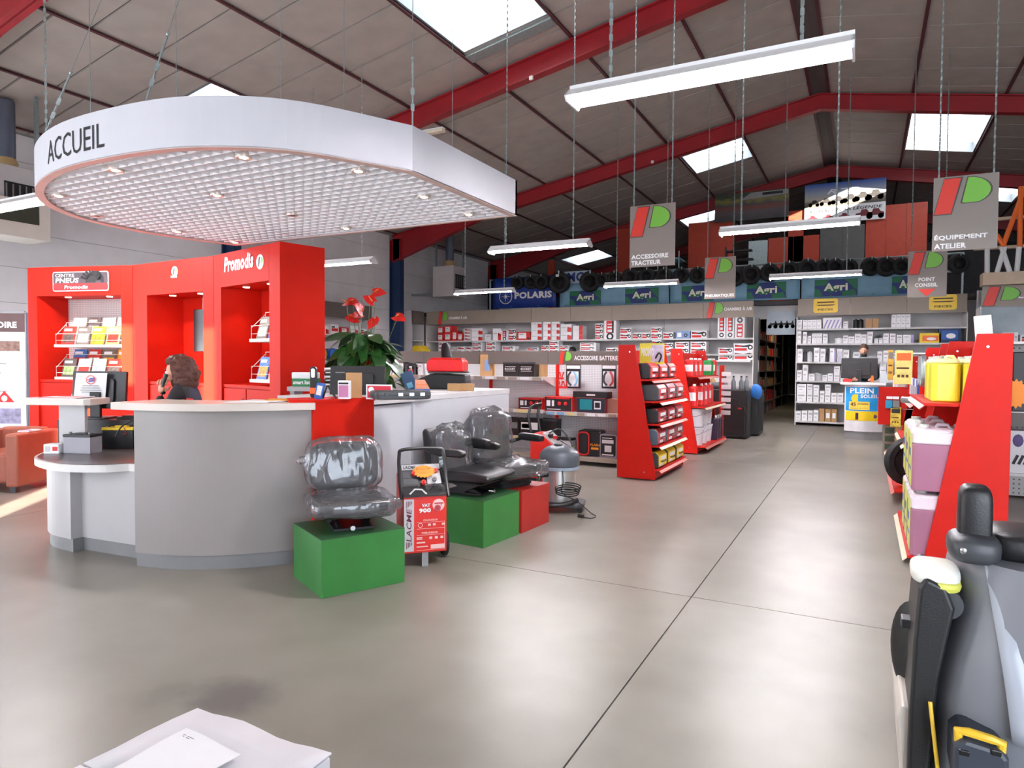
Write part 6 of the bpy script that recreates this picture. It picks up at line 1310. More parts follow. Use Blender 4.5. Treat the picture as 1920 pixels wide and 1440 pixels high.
# high storage: lattice rack with an orange top and white foot
t = thing('lattice_rack', 'orange and white lattice rack upright at the right edge above the shelving', 'rack', (2.6,16.2,3.2))
def at16(px, py): v = PY(px, py, 16.2); return Vector((v.x,16.2,v.z))
for (a, b) in (((1851,515),(1851,463)),((1868,515),(1884,463)),((1895,515),(1878,463)),((1906,515),(1911,463))): g = G(); g.cyl(at16(*a),at16(*b),.045,8); obj('white_strut', g, WHITE, t, world=True)
for (a, b) in (((1880,463),(1912,378)),((1884,463),(1868,440)),((1912,463),(1914,350)),((1912,378),(1920,350))): g = G(); g.cyl(at16(*a),at16(*b),.045,8); obj('orange_strut', g, ORG, t, world=True)
g = G(); g.box(2.0,4.6,15.95,16.35,3.02,3.26); obj('beam', g, mat('pale_timber',(206,184,158),.6), t, world=True)
for z in (3.9,4.5): g = G(); g.box(2.0,4.6,17.3,17.4,z,z+.06); obj('rear_beam', g, mat('pale_timber'), t, world=True)
# heaters
def heater(label, x0, x1, y0, y1, z0, z1, flue):
    t = thing('air_heater', label, 'heater', ((x0+x1)/2,(y0+y1)/2,z0)); g = G(); g.box(x0,x1,y0,y1,z0,z1); obj('cabinet', g, mat('heater_grey',(192,190,190),.45,var=.04), t, world=True, bevel=.01)
    g = G(); g.box(x1,x1+.015,y0+.08,y1-.08,z0+.25,z1-.25); gr = obj('grille', g, BLACK, t, world=True)
    n = 6
    for i in range(n): yy = y0+.1+(y1-y0-.2)*i/(n-1); g = G(); g.box(x1+.012,x1+.03,yy-.008,yy+.008,z0+.28,z1-.28); obj('louvre', g, GREY, gr, world=True)
    cxx, cyy = (x0+x1)/2, (y0+y1)/2
    g = G(); g.lathe([(.16,0),(.16,.14),(.13,.2)], 16, c=(cxx,cyy,z1)); obj('flue_collar', g, mat('ochre_tape',(190,160,110),.6), t, world=True, smooth=True)
    g = G(); g.cyl((cxx,cyy,z1+.1),(cxx,cyy,zr(cxx)-.02),.13,14); obj('flue', g, mat('blue_grey_pipe',(96,104,120),.45,.3), t, world=True, smooth=True)
    g = G(); g.box(x0+.05,x0+.1,y0+.05,y0+.1,z1,zr(x0)-.02); g.box(x1-.1,x1-.05,y1-.1,y1-.05,z1,zr(x1)-.02); g.box(-12.8,x0,cyy-.03,cyy+.03,z0+.1,z0+.16); obj('bracket', g, GALV, t, world=True)
heater('pale grey heater cabinet high on the left wall near the blue column', -11.75,-11.0,17.15,17.9,3.43,4.35,1)
heater('pale heater cabinet high on the left wall at the left edge', -12.3,-11.4,5.35,6.0,3.4,4.35,1)
t = thing('glazed_wall_box', 'white cased cabinet with a dark window under the left strip light', 'cabinet', (-11.35,5.5,3.33)); g = G(); g.box(-11.9,-11.3,5.0,6.02,3.28,3.85); obj('casing', g, OFFW, t, world=True, bevel=.01); g = G(); g.box(-11.305,-11.29,5.1,5.85,3.50,3.78); obj('window', g, mat('olive_glass',(70,72,62),.2), t, world=True)
# ---- store room seen through the doorway
def rack_row(x0, x1, label, sd):
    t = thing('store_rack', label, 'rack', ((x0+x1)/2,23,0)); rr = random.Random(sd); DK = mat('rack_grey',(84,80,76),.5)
    for y in (18.7,20.9,23.1,25.3,27.5): 
        for x in (x0,x1-.04): g = G(); g.box(x,x+.04,y,y+.05,0,2.7); obj('upright', g, DK, t, world=True)
    for z in (.35,.8,1.25,1.7,2.15): g = G(); g.box(x0,x1,18.7,27.55,z-.03,z); obj('shelf', g, DK, t, world=True)
    for z in (.0,.35,.8,1.25,1.7,2.15):
        y = 18.85; k = 0
        while y < 24:
            w = rr.uniform(.18,.4); h = rr.uniform(.15,.32); g = G(); g.box(x0+.06,x1-.06,y,y+w,z+.001,z+h); single('stored_carton', '%s carton from the door on the %s level of the %s' % (ordn(k), ordn([.0,.35,.8,1.25,1.7,2.15].index(z)), label.replace('dark store ','').replace(' of the doorway','')), 'box', g, rr.choice((KRAFT,KRAFT,mat('olive_card',(150,130,70),.6),GREY,mat('carton_red'))), (0,0,0), group='cartons in the store room'); y += w+rr.uniform(.05,.25); k += 1
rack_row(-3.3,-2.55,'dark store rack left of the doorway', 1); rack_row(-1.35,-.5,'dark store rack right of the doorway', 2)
L = bpy.data.lights.new('store_room_lamp','AREA'); L.size = .3; L.energy = 14; L.color = (1,.85,.6); lo = bpy.data.objects.new('store_room_lamp', L); COL.objects.link(lo); lo.location = (-2.0,22.5,2.85)
p = PY(1437,628,18.25); q = PY(1491,590,18.25); t = thing('quad_bike_board', 'pale board with a row of quad bikes above the store room doorway', 'sign', ((p.x+q.x)/2,18.25,p.z)); g = G(); g.box(p.x,q.x,18.24,18.27,p.z,q.z+.1); obj('board', g, mat('pale_board',(176,190,200),.5), t, world=True)
W_ = q.x-p.x; H_ = q.z-p.z
for i in range(4):
    g = G(); cx_ = p.x+W_*(.22+.2*i); cz_ = p.z+H_*.42; y = 18.236
    for dx in (-.07,.07): g.lathe([(.015,-.001),(.05,-.001)], 10, c=(cx_+dx,y,cz_), axis='y')
    g.add([(cx_-.1,y,cz_+.02),(cx_-.05,y,cz_+.1),(cx_-.02,y,cz_+.08),(cx_+.04,y,cz_+.09),(cx_+.07,y,cz_+.16),(cx_+.1,y,cz_+.04)],[(0,1,2,3,4,5)]); obj('quad_picture', g, DTXT, t, world=True)
g = G(); g.box(-2.55,-2.42,18.2,18.32,0,2.62); single('door_post', 'navy steel post at the left of the store room doorway', 'post', g, NAVY, (0,0,0))
g = G(); g.box(-2.56,-2.41,18.19,18.2,1.25,1.55); single('wall_plate', 'pale plate on the navy post beside the store room doorway', 'plate', g, SHW, (0,0,0))
# help desk with the summer poster
t = thing('help_desk', 'small curved white help desk with a blue and yellow summer poster', 'counter', (-.02,14.75,0))
ptsd = [(-.34,14.78)]+[(-.34+.66*(i/8), 14.70-.10*math.sin(PI*i/8)) for i in range(9)]+[(.32,14.78),(.32,15.0),(-.34,15.0)]
g = G(); g.prism([(a,b) for a,b in ptsd], .16, 1.06); obj('body', g, mat('desk_white',(222,222,226),.4), t, world=True)
g = G(); g.prism([(a*.98,b+.02) for a,b in ptsd], 0, .16); obj('kick_plate', g, KICK, t, world=True)
g = G(); g.prism([(-.42,14.6),(.36,14.55),(.45,14.75),(.45,15.1),(-.42,15.1)], 1.06, 1.11); obj('top', g, mat('counter_white'), t, world=True, bevel=.005)
def dcurve(a): return Vector((-.34+.66*a, 14.70-.10*math.sin(PI*a)-.004, 0))
def dpanel(a0, a1, z0, z1, m, nm, off=0):
    g = G(); vs = []; 
    for i in range(9): v = dcurve(a0+(a1-a0)*i/8); vs += [(v.x,v.y-off,z0),(v.x,v.y-off,z1)]
    g.add(vs, [(2*i,2*i+2,2*i+3,2*i+1) for i in range(8)]); return obj(nm, g, m, t, world=True, smooth=True)
dpanel(.03,.93,.56,1.02, mat('poster_blue',(34,150,216),.5,var=.12,scale=7), 'blue_poster'); dpanel(.03,.93,.37,.55, YEL, 'yellow_poster'); dpanel(.12,.66,.58,.74, mat('sand_yellow',(238,206,80),.5), 'offer_panel', .003)
def dc(a0, W1, z0, H1, off): return lambda a, b: dcurve(a0+a*W1/1.0)+Vector((0,-off,z0+b*H1))
for s, a0, w_, z0, h_, m in (('PLEIN',.14,.62,.90,.10,WTXT),('SOLEIL',.42,.46,.81,.07,WTXT),('45',.16,.14,.65,.07,mat('brown_print')),('JOURS',.34,.28,.675,.035,mat('brown_print')),('paiement 4 fois sans frais',.16,.46,.60,.018,mat('brown_print'))):
    text(s, (0,0,0), X_, Z_, 1, 1, m, t, .03 if len(s) < 9 else 0, curve=(lambda a0, w_, z0, h_: (lambda a, b: dcurve(a0+a*w_)+Vector((0,-.006,z0+b*h_))))(a0, w_, z0, h_))
g = G(); v = dcurve(.30); g.add([(v.x+.09*math.cos(2*PI*i/24)*(1 if i % 2 else .82),v.y-.008,.80+.09*math.sin(2*PI*i/24)*(1 if i % 2 else .82)) for i in range(24)], [tuple(range(24))]); obj('yellow_star', g, YEL, t, world=True)
g = G(); v = dcurve(.34); g.box(v.x-.03,v.x+.02,v.y-.006,v.y-.004,.39,.52); v = dcurve(.80); g.lathe([(0,-.004),(.035,-.002)],14,c=(v.x,v.y-.004,.46),axis='y'); obj('product_picture', g, mat('plum_dark',(70,40,70)), t, world=True)
monitor('black monitor on the far help desk, seen from behind', (-.10,14.95,1.11), .0, .64, .40, .07, .02)
for i, (x, w, h, m, lab) in enumerate(((-.30,.16,.05,mat('carton_red'),'red and white leaflets at the left of the far help desk'),(.13,.05,.10,ORG,'small orange holder on the far help desk'),(.32,.12,.16,mat('clear_bottle',(200,210,215),.2),'clear leaflet holder at the right of the far help desk'))):
    g = G(); g.box(-w/2,w/2,0,.1,0,h); g.box(-w*.4,w*.4,.02,.04,h,h*1.3); single('desk_item', lab, 'desk item', g, m, (x,14.70,1.112))
# tall black moulded cases by the door, with bottles on top
t = thing('black_case_stack', 'large black moulded plastic case standing near the store room doorway', 'case', (-2.2,13.6,0))
def cs_(x0,x1,y0,y1,h,nm):
    g = G(); g.box(x0,x1,y0,y1,.02,h); o = obj(nm, g, BLACK, t, world=True, bevel=.025, seg=3); return o
cs_(-2.95,-1.98,13.5,14.0,.95,'shell'); g = G(); g.prism([(-2.42,.1),(-2.02,.1),(-2.02,.62),(-2.12,.66),(-2.14,.78),(-2.34,.78),(-2.36,.66),(-2.42,.62)], 13.46, 13.5, 'y'); obj('handle_recess', g, mat('black_satin',(34,34,36),.3), t, world=True, bevel=.01)
for x, z in ((-2.9,.9),(-2.03,.9),(-2.9,.05),(-2.03,.05),(-2.03,.5)): g = G(); g.box(x-.02,x+.03,13.47,13.5,z-.03,z+.05); obj('rib', g, BLACK, t, world=True)
g = G(); g.box(-2.35,-2.28,13.455,13.46,.6,.64); g.box(-2.15,-2.08,13.455,13.46,.58,.61); obj('red_catch', g, RTXT, t, world=True)
t = thing('black_case_stack', 'second black case standing behind the larger one, beside the blue gloves', 'case', (-1.9,14.6,0)); cs_(-2.3,-1.86,14.2,14.9,.93,'shell'); 
for i in range(5): g = G(); g.box(-1.862,-1.85,14.28+i*.12,14.31+i*.12,.08,.85); obj('rib', g, BLACK, t, world=True)
for i, x in enumerate((-2.42,-2.27,-2.13,-2.04)):
    t = thing('spray_bottle', '%s grey bottle from the left on the black case' % ordn(i), 'bottle', (x,13.62+.04*i,.951), 0, 'grey bottles on the black case'); g = G(); g.lathe([(0,0),(.045,0),(.045,.14),(.02,.2),(.016,.25),(0,.25)], 14); obj('bottle_body', g, mat('bottle_grey',(110,116,122),.3,alpha=.85), t, smooth=True); g = G(); g.cyl((0,0,.235),(0,0,.265),.02,10); obj('cap', g, BLACK, t)
t = thing('blue_gloves', 'blue rubber gloves hanging on the black case', 'gloves', (-1.9,14.1,.75)); g = G(); sup(g, (.0,0,.15), (.10,.05,.14), .8, 16, 10, jit=.02, seed=4, freq=12); obj('gloves', g, mat('bright_blue',(40,110,190),.4), t, smooth=True)
t = thing('folded_jacket', 'crumpled grey jacket on the black case', 'clothing', (-2.62,13.7,.951)); g = G(); sup(g, (0,0,.06), (.17,.12,.06), .7, 24, 10, jit=.03, seed=8, freq=10); obj('jacket', g, mat('dark_fabric',(84,84,88),.8), t, smooth=True)
g = G(); g.box(-.14,.14,-.1,.1,0,.05); g.box(-.13,.12,-.09,.1,.052,.09); single('paper_stack', 'stack of white catalogues on the black case', 'paper', g, PAPER, (-2.86,13.66,.951), .1)
t = thing('cardboard_offcut', 'folded piece of brown cardboard on the black case', 'cardboard', (-2.72,13.85,.951)); g = G(); g.add([(-.12,0,0),(.1,0,0),(.12,.05,.05),(.02,.08,.22),(-.02,.02,.2),(-.02,.07,0)],[(0,1,2,3,4),(0,4,5),(1,5,3,2)]); obj('sheet', g, KRAFT, t)
# ================================================================== BATTERY ACCESSORY SHELVING
t = thing('battery_shelving', 'pegboard gondola of batteries and chargers headed ACCESSOIRE BATTERIE', 'shelving', (-5.0,9.0,0))
YA = 8.95
for x0, x1 in ((-7.35,-6.30),(-6.30,-5.25),(-5.25,-4.10),(-4.10,-2.80)):
    g = G(); g.box(x0+.004,x1-.004,9.32,9.34,0,1.60); obj('back_panel', g, PEGW, t, world=True)
    g = G(); g.box(x0+.003,x1-.003,YA,YA+.02,1.42,1.615); obj('fascia_panel', g, TAUD, t, world=True)
    g = G(); g.box(x0+.003,x1-.003,8.86,9.32,.08,.12); obj('base_shelf', g, SHW, t, world=True)
    g = G(); g.box(x0+.003,x1-.003,8.85,8.86,.06,.125); obj('price_rail', g, TAUE if False else TAUPE, t, world=True)
for x in (-7.33,-6.30,-5.25,-4.10,-2.82): g = G(); g.box(x-.02,x+.02,9.28,9.32,0,1.62); obj('upright', g, REDP, t, world=True)
g = G(); g.box(-3.02,-2.99,8.9,9.3,0,.1); g.box(-7.3,-7.27,8.9,9.3,0,.1); obj('foot', g, SHW, t, world=True)
TAG = [PAPER, mat('tag_blue',(120,160,200),.5), mat('tag_yellow',(220,200,130),.5), TAUPE]
def ashelf(x0, x1, z, y0=8.86, tags=8, seed=1):
    g = G(); g.box(x0,x1,y0,9.3,z-.025,z); g.prism([(y0+.0,z-.025),(9.3,z-.16),(9.3,z-.025)], x1-.012, x1, 'x'); s = obj('shelf', g, SHW, t, world=True)
    g = G(); g.box(x0,x1,y0-.012,y0,z-.045,z+.004); obj('price_rail', g, SHG, s, world=True)
    rr = random.Random(seed); gs = [G() for _ in TAG]
    for i in range(tags): 
        a = x0+(x1-x0)*(i+.12)/tags; b = x0+(x1-x0)*(i+.85)/tags; k = rr.randrange(4); gs[k].box(a,b,y0-.014,y0-.012,z-.042,z-.002)
    for k, gg in enumerate(gs):
        if gg.v: obj('price_tags', gg, TAG[k], s, world=True)['kind'] = 'stuff'
ashelf(-7.3,-4.13,1.235,8.86,16,1); ashelf(-7.3,-4.13,.755,8.86,14,2); ashelf(-7.3,-4.13,.36,8.86,12,4); ashelf(-4.07,-2.83,.745,8.84,8,3)
def ontop(px, py, y): v = PY(px, py, y); return v
p = PY(1076,672,8.93); l0_ = PY(1047,672,8.93); text('ACCESSOIRE BATTERIE', (p.x,8.945,1.485), X_, Z_, PY(1158,672,8.93).x-p.x, .065, WTXT, t, .02); logo((l0_.x,8.945,1.425), X_, Z_, .20, .185, t)
def bat(px0, px1, z, y, h, label, lid=DGREY, body=BLACK, pr=None, d=.17):
    a = PY(px0,700,y).x; b = PY(px1,700,y).x; w = b-a
    e = thing('battery', label, 'battery', ((a+b)/2,y,z+.001), 0, 'batteries on the accessory shelving'); g = G(); g.box(-w/2,w/2,0,d,0,h*.86); obj('case', g, body, e, bevel=.005); g = G(); g.box(-w/2-.003,w/2+.003,-.003,d+.003,h*.86,h); obj('lid', g, lid, e, bevel=.004)
    for s in (-1, 1): g = G(); g.cyl((s*w*.35,d*.3,h),(s*w*.35,d*.3,h+.02),.012,8); obj('terminal', g, GREY, e)
    if pr: 
        for a_, b_, c_, d_, m in pr: g = G(); g.box(-w/2+a_*w,-w/2+b_*w,-.002,0,c_*h,d_*h); obj('label_panel', g, m, e)
    return e
e = bat(943,971,1.235,8.92,.22,'left black battery with white lettering on the upper accessory shelf'); text('ROCKET', (-.09,-.003,.10), X_, Z_, .17, .03, WTXT, e, .02, world=False); print_quads(e, [(-.09,.09,.145,.15),(-.09,.09,.08,.085)], WTXT, -.003)
e = bat(972,1002,1.235,8.92,.22,'right black battery with white lettering on the upper accessory shelf'); text('ROCKET', (-.09,-.003,.10), X_, Z_, .17, .03, WTXT, e, .02, world=False); print_quads(e, [(-.09,.09,.145,.15),(-.09,.09,.08,.085)], WTXT, -.003)
for i, px in enumerate((955, 988)): g = G(); sup(g, (0,0,.02), (.06,.04,.02), .6, 12, 6, jit=.008, seed=i, freq=20); single('plastic_bag', 'clear bag of screws on top of the %s black battery' % ('left','right')[i], 'bag', g, mat('cloudy_film',(220,224,228),.2,alpha=.7), (PY(px,680,8.92).x,9.0,1.46), smooth=True)
carton('kraft_box', 'brown kraft box behind the right black battery', 'box', Vector((PY(1008,690,9.1).x,9.17,1.236)), .2, .15, .24, KRAFT, 0)
g = G(); g.box(-.10,.10,-.08,.08,0,.33); g.box(-.03,.05,-.081,-.08,.08,.25,1); single('kraft_box', 'tall brown carton between the red tray and the batteries', 'box', g, [KRAFT, mat('carton_blue')], (PY(912,690,8.98).x,9.02,1.236), .3)
for i in range(6): putbox(('dark','plain','dark','small','dark','plain')[i], PY(745+13*i,700,8.95).x-.05*i, 8.95, 1.236, .12, .2, .14+.03*(i%3), 'on upper accessory shelf')
bat(952,978,.36,8.9,.22,'black battery at the left end of the middle accessory shelf',DGREY,BLACK,((.1,.9,.35,.6,GREY),)) if False else None
bat(950,973,.36,8.9,.26,'black battery with a faded label behind the wrapped seats',BLACK,BLACK,((.1,.9,.4,.75,GREY),))
bat(975,1012,.36,8.9,.26,'large black battery with a yellow and white label',BLACK,BLACK,((.08,.92,.38,.78,PAPER),(.12,.5,.45,.70,mat('tag_yellow'))))
bat(1013,1045,.36,9.0,.26,'dark battery with a red lid edge at the end of the middle shelf',DGREY,BLACK,None)
bat(1036,1072,.121,8.92,.24,'large white and grey battery with a black lid on the base shelf',BLACK,mat('pale_battery',(190,190,192),.5),((.1,.3,.3,.6,GREY),(.4,.6,.3,.6,GREY),(.7,.9,.3,.6,GREY)))
def charger(px0, px1, z, y, h, mfront, mbody, label, teal=False):
    a = PY(px0,750,y).x; b = PY(px1,750,y).x; w = b-a; e = thing('battery_charger', label, 'charger', ((a+b)/2,y,z+.001), 0, 'boxed chargers'); g = G(); g.box(-w/2,w/2,0,.26,0,h); obj('case', g, mbody, e, bevel=.005); g = G(); g.box(-w/2+.008,w/2-.008,-.003,0,.008,h-.008); obj('face', g, mfront, e)
    if teal: g = G(); g.box(-w*.38,w*.05,-.005,-.003,h*.2,h*.9); obj('teal_panel', g, mat('teal',(20,130,140),.4), e); g = G(); g.box(w*.12,w*.35,-.005,-.003,h*.25,h*.8); obj('picture', g, PAPER, e); g = G(); g.box(w*.15,w*.32,-.007,-.005,h*.35,h*.7); obj('display', g, DTXT, e)
    else:
        g = G(); g.box(-w*.42,-w*.28,-.005,-.003,h*.35,h*.75); g.box(-w*.22,-w*.14,-.005,-.003,h*.35,h*.75); g.box(-w*.4,w*.1,-.005,-.003,h*.12,h*.17); obj('print', g, PAPER, e)
        for k in (.05,.28): g = G(); g.lathe([(.0,-.02),(.022,-.018),(.028,-.003)], 12, c=(w*k,0,h*.55), axis='y'); obj('dial', g, RTXT, e)
        g = G(); g.box(-w*.42,w*.42,-.005,-.003,h*.86,h*.93); obj('red_strip', g, RTXT, e)
    return e
charger(972,1016,.755,8.92,.17,mat('dark_face',(40,30,34),.4),CHR,'red boxed charger with dark face on the left accessory shelf'); charger(1021,1072,.745,8.9,.21,mat('dark_face'),CHR,'black and red boxed battery charger at left of the teal one')
charger(1081,1135,.745,8.9,.21,mat('dark_navy',(24,34,50),.4),mat('maroon_card',(110,30,32),.5),'teal and black boxed battery charger',True); carton('black_box', 'flat black box lying on the teal charger', 'box', Vector((PY(1110,735,9.0).x,9.02,.957)), .52, .2, .085, BLACK, 0, None, [(-.1,.15,.35,.6,WTXT)])
carton('kraft_box', 'brown carton right of the teal charger next to the red gondola', 'box', Vector((PY(1152,740,9.05).x,9.08,.746)), .16, .2, .2, mat('pinkish_card',(170,120,104),.6), 0)
for i, (px0, px1, y0, y1, m, lab) in enumerate(((1060,1088,684,728,mat('pale_blue_tool',(130,190,220),.4),'hanging blister pack of blue jump leads'),(1127,1155,684,728,mat('rose_tool',(190,80,90),.4),'hanging blister pack of red and black jump leads'))):
    a = PY(px0,y1,9.2); b = PY(px1,y0,9.2); w = b.x-a.x; h = b.z-a.z; e = thing('blister_pack', lab, 'blister pack', ((a.x+b.x)/2,9.22,a.z), 0, 'blister packs on the pegboard')
    g = G(); g.box(-w/2,w/2,0,.006,0,h); obj('card', g, DTXT, e); g = G(); g.box(-w*.45,w*.45,-.003,0,h*.83,h*.97); g.box(-w*.4,w*.35,-.003,0,h*.08,h*.72); obj('card_print', g, PAPER, e)
    for s in (-1, 1): g = G(); g.tube(cat_rom([Vector((s*w*.10,-.02,h*.12)),Vector((s*w*.30,-.03,h*.3)),Vector((s*w*.26,-.035,h*.55)),Vector((s*w*.12,-.03,h*.7))],4), .016, 8); obj('lead', g, m if s > 0 else DGREY, e, smooth=True)
    g = G(); g.cyl((0,-.06,h+.02),(0,.1,h+.02),.004,6); g.box(-.03,.03,-.062,-.06,h,h+.045); obj('hook', g, PAPER, e)
for i, (x, z) in enumerate(((-4.00,1.12),(-3.93,1.12),(-3.99,1.25))):
    e = thing('battery_clamp', ('left red battery clamp on the pegboard by the red upright','right red battery clamp on the pegboard by the red upright','red clamp pack hung above the two red clamps')[i], 'clamp', (x,9.2,z), 0, 'red battery clamps'); g = G(); g.tube([(-.03,0,.06),(0,0,-.05),(.03,0,.06)], .012, 6); obj('jaw', g, RTXT, e); g = G(); g.box(-.035,.035,-.01,.01,-.05,-.02); obj('card', g, RTXT, e)
# jump starters on the base shelf
p = PY(1103,850,8.98); e = thing('jump_starter_bag', 'rounded black bag with red piping and orange lettering on the base shelf', 'bag', (p.x,8.98,.121), .0); g = G(); g.prism(rrect(-.16,.20,0,.37,.05), -.02, .2, 'y'); obj('case', g, BLACK, e, bevel=.02)
g = G(); g.tube([Vector((a,-.03,b)) for a, b in rrect(-.15,.02,.02,.34,.06)], .012, 6, closed=True); obj('red_piping', g, RTXT, e, smooth=True); text('FLASH', (.04,-.023,.15), X_, Z_, .14, .035, mat('orange_print',(240,150,30)), e, .03, world=False); g = G(); g.box(.05,.16,-.022,-.02,.10,.13); obj('orange_badge', g, mat('orange_print'), e)
p = PY(1141,850,8.98); e = thing('jump_starter', 'upright white-framed black jump starter box on the base shelf', 'charger', (p.x,8.98,.121), .0); g = G(); g.prism(rrect(-.13,.13,0,.33,.03), -.02, .18, 'y'); obj('case', g, mat('pale_lilac',(170,168,180),.4), e, bevel=.01); g = G(); g.prism(rrect(-.11,.11,.02,.31,.02), -.024, -.019, 'y'); obj('face', g, DTXT, e); g = G(); g.box(-.09,.08,-.026,-.024,.20,.25); g.box(-.09,.08,-.026,-.024,.03,.05); g.box(-.05,.05,-.026,-.024,.08,.17); g.box(-.09,.06,-.026,-.024,.27,.28); obj('print', g, PAPER, e)['kind'] = 'stuff'
# ================================================================== RED GONDOLAS
def gondola(label, y0, y1, xb, xf, xt, s, levels, hz=1.68, lips=None):
    """xb: upright back edge, xf: foot of the slanting front edge, xt: its top; s: +1 shelves towards +x"""
    t = thing('red_gondola', label, 'gondola', ((xb+xf)/2,y0,0)); 
    def xs(z): return xf+(xt-xf)*max(0,(z-.10))/(hz-.10)
    for yy in (y0, y1-.03):
        g = G(); g.prism([(xb,0.012),(xf,.012),(xf,.10),(xt,hz),(xb,hz)], yy, yy+.03, 'y'); e = obj('end_panel', g, REDP, t, world=True, bevel=.003)
        for (x, z) in ((xb+(xf-xb)*.3,hz-.09),(xb+(xf-xb)*.72,.10)): g = G(); g.cyl((x,yy-.004,z),(x,yy+.0,z),.009,8); obj('bolt', g, STEEL, e, world=True)
    g = G(); a, b = sorted((xb+s*.01, xb+s*.04)); g.box(a,b,y0+.03,y1-.03,.02,hz-.06); obj('back_panel', g, REDP, t, world=True)
    a, b = sorted((xb+s*.04, xf-s*.01)); g = G(); g.box(a,b,y0+.03,y1-.03,.02,.11); obj('base', g, REDP, t, world=True)
    for i, z in enumerate(levels):
        fx = (lips[i] if lips else xs(z)+s*.12); a, b = sorted((xb+s*.04, fx)); g = G(); g.box(a,b,y0+.035,y1-.035,z-.02,z); sh = obj('shelf', g, REDP, t, world=True)
        g = G(); g.add([(fx-s*.02,y0+.05,z+.0),(fx+s*.03,y0+.05,z-.045),(fx+s*.03,y1-.05,z-.045),(fx-s*.02,y1-.05,z),(fx-s*.022,y0+.05,z-.006),(fx+s*.026,y0+.05,z-.05),(fx+s*.026,y1-.05,z-.05),(fx-s*.022,y1-.05,z-.006)], [(0,1,2,3),(4,7,6,5),(0,4,5,1),(1,5,6,2),(2,6,7,3),(3,7,4,0)]); obj('label_rail', g, mat('label_strip_%d' % (i % 2), ((222,208,180),(196,110,100))[(i+(1 if s > 0 else 0)) % 2], .4), sh, world=True)
    for yy in (y0+.05, y1-.08): g = G(); g.cyl((xf-s*.05,yy,0),(xf-s*.05,yy,.03),.012,8); g.cyl((xb+s*.05,yy,0),(xb+s*.05,yy,.03),.012,8); obj('levelling_foot', g, STEEL, t, world=True)
    return t
G1 = gondola('tall red gondola nearest the accessory shelving, with rows of tool cases', 8.12, 9.58, -2.75, -2.26, -2.54, 1, [1.25,.98,.70,.43,.14], 1.68, [-2.33,-2.22,-2.22,-2.22,-2.22])
G2 = gondola('second red gondola with canisters and white buckets, near the black cases', 10.84, 12.66, -2.79, -2.34, -2.61, 1, [1.25,.76,.13], 1.69, [-2.36,-2.24,-2.22])
def pack(x1, y, z, wy, dx, h, mf, ms, label, group):
    """case whose printed front looks to +x"""
    t = thing('tool_pack', label, 'tool case', (x1,y,z+.001), 0, group)
    g = G(); g.prism([(-dx,0),(-.02,0),(0,.02),(0,h*.8),(-.04,h),(-dx+.02,h),(-dx,h*.9)], 0, wy, 'y'); obj('shell', g, ms, t, bevel=.012)
    g = G(); g.prism([(-.09,.01),(.004,.02),(.006,h*.78),(-.035,h+.004),(-.09,h+.004)], .012, wy-.012, 'y'); obj('front_cover', g, mf, t, bevel=.006)
    g = G(); g.box(.006,.010,wy*.2,wy*.8,h*.50,h*.72); g.box(.006,.010,wy*.15,wy*.5,h*.15,h*.3); obj('label_panel', g, PAPER, t)
    g = G(); g.tube([(.01,wy*.25,h*.42),(.03,wy*.3,h*.42),(.03,wy*.7,h*.42),(.01,wy*.75,h*.42)], .008, 6); obj('handle', g, BLACK, t, smooth=True); return t
PINKR = mat('filmy_red',(196,70,76),.25,var=.1); FLATR = mat('tool_red',(214,40,38),.3)
for li, (z, fx, n, h, mf, ms, nm) in enumerate(((1.25,-2.36,3,.20,FLATR,BLACK,'top'),(.98,-2.25,3,.20,PINKR,DGREY,'second'),(.70,-2.25,3,.18,PINKR,BLACK,'third'),(.43,-2.25,3,.20,PINKR,mat('grey_blue_film',(88,102,116),.2),'fourth'),(.14,-2.24,3,.20,YEL,DGREY,'bottom'))):
    for i in range(n): pack(fx, 8.20+i*.45, z, .38, .27, h, mf, ms, '%s tool case from the front on the %s shelf of the nearest red gondola' % (ordn(i), nm), 'tool cases on the nearest red gondola')
p = PY(1190,668,8.3); e = thing('promo_board', 'yellow and blue cardboard topper reading PROMO on the nearest red gondola', 'sign', (-2.60,8.6,1.44), .05)
g = G(); g.box(-.02,.30,0,.012,0,.27); obj('board', g, mat('yellow_green_card',(222,216,70),.5), e); g = G(); g.box(.13,.29,-.004,0,.03,.25); obj('picture', g, mat('lilac_card',(206,200,220),.5,var=.2,scale=20), e); text('PROMO', (.0,-.006,.10), X_, Z_, .17, .11, WTXT, e, .05, .0, world=False)
g = G(); g.tube(cat_rom([Vector(q) for q in ((0,0,0),(.03,0,.08),(.0,0,.12),(-.05,.05,.07),(-.08,.1,0))],5), .012, 6); single('coiled_cable', 'black coiled cable standing on the top shelf of the nearest red gondola', 'cable', g, BLACK, (-2.35,8.55,1.462), smooth=True)
def bottle(x, y, z, w, d, h, m, lab, group, mc=WHITE, band=None):
    t = thing('canister', lab, 'canister', (x,y,z+.001), 0, group); g = G(); g.prism(rrect(-w/2,w/2,-d/2,d/2,min(w,d)*.25,3), 0, h*.82); sup(g, (0,0,h*.82), (w*.48,d*.48,h*.09), .7, 12, 6); obj('bottle_body', g, m, t, bevel=.004)
    g = G(); g.cyl((w*.15,0,h*.88),(w*.15,0,h),w*.16,10); obj('cap', g, mc, t)
    if band: g = G(); g.box(-w*.42,w*.42,-d/2-.003,-d/2,h*.25,h*.62); obj('label_panel', g, band, t)
    return t
for i in range(5): bottle(-2.52 if i < 3 else -2.42, 11.0+.32*i, 1.25, .17, .14, .29, FLATR if i != 3 else mat('oil_green',(30,150,70),.4), '%s oil can from the front on upper shelf of second red gondola' % ordn(i), 'oil cans on the second red gondola', band=PAPER)
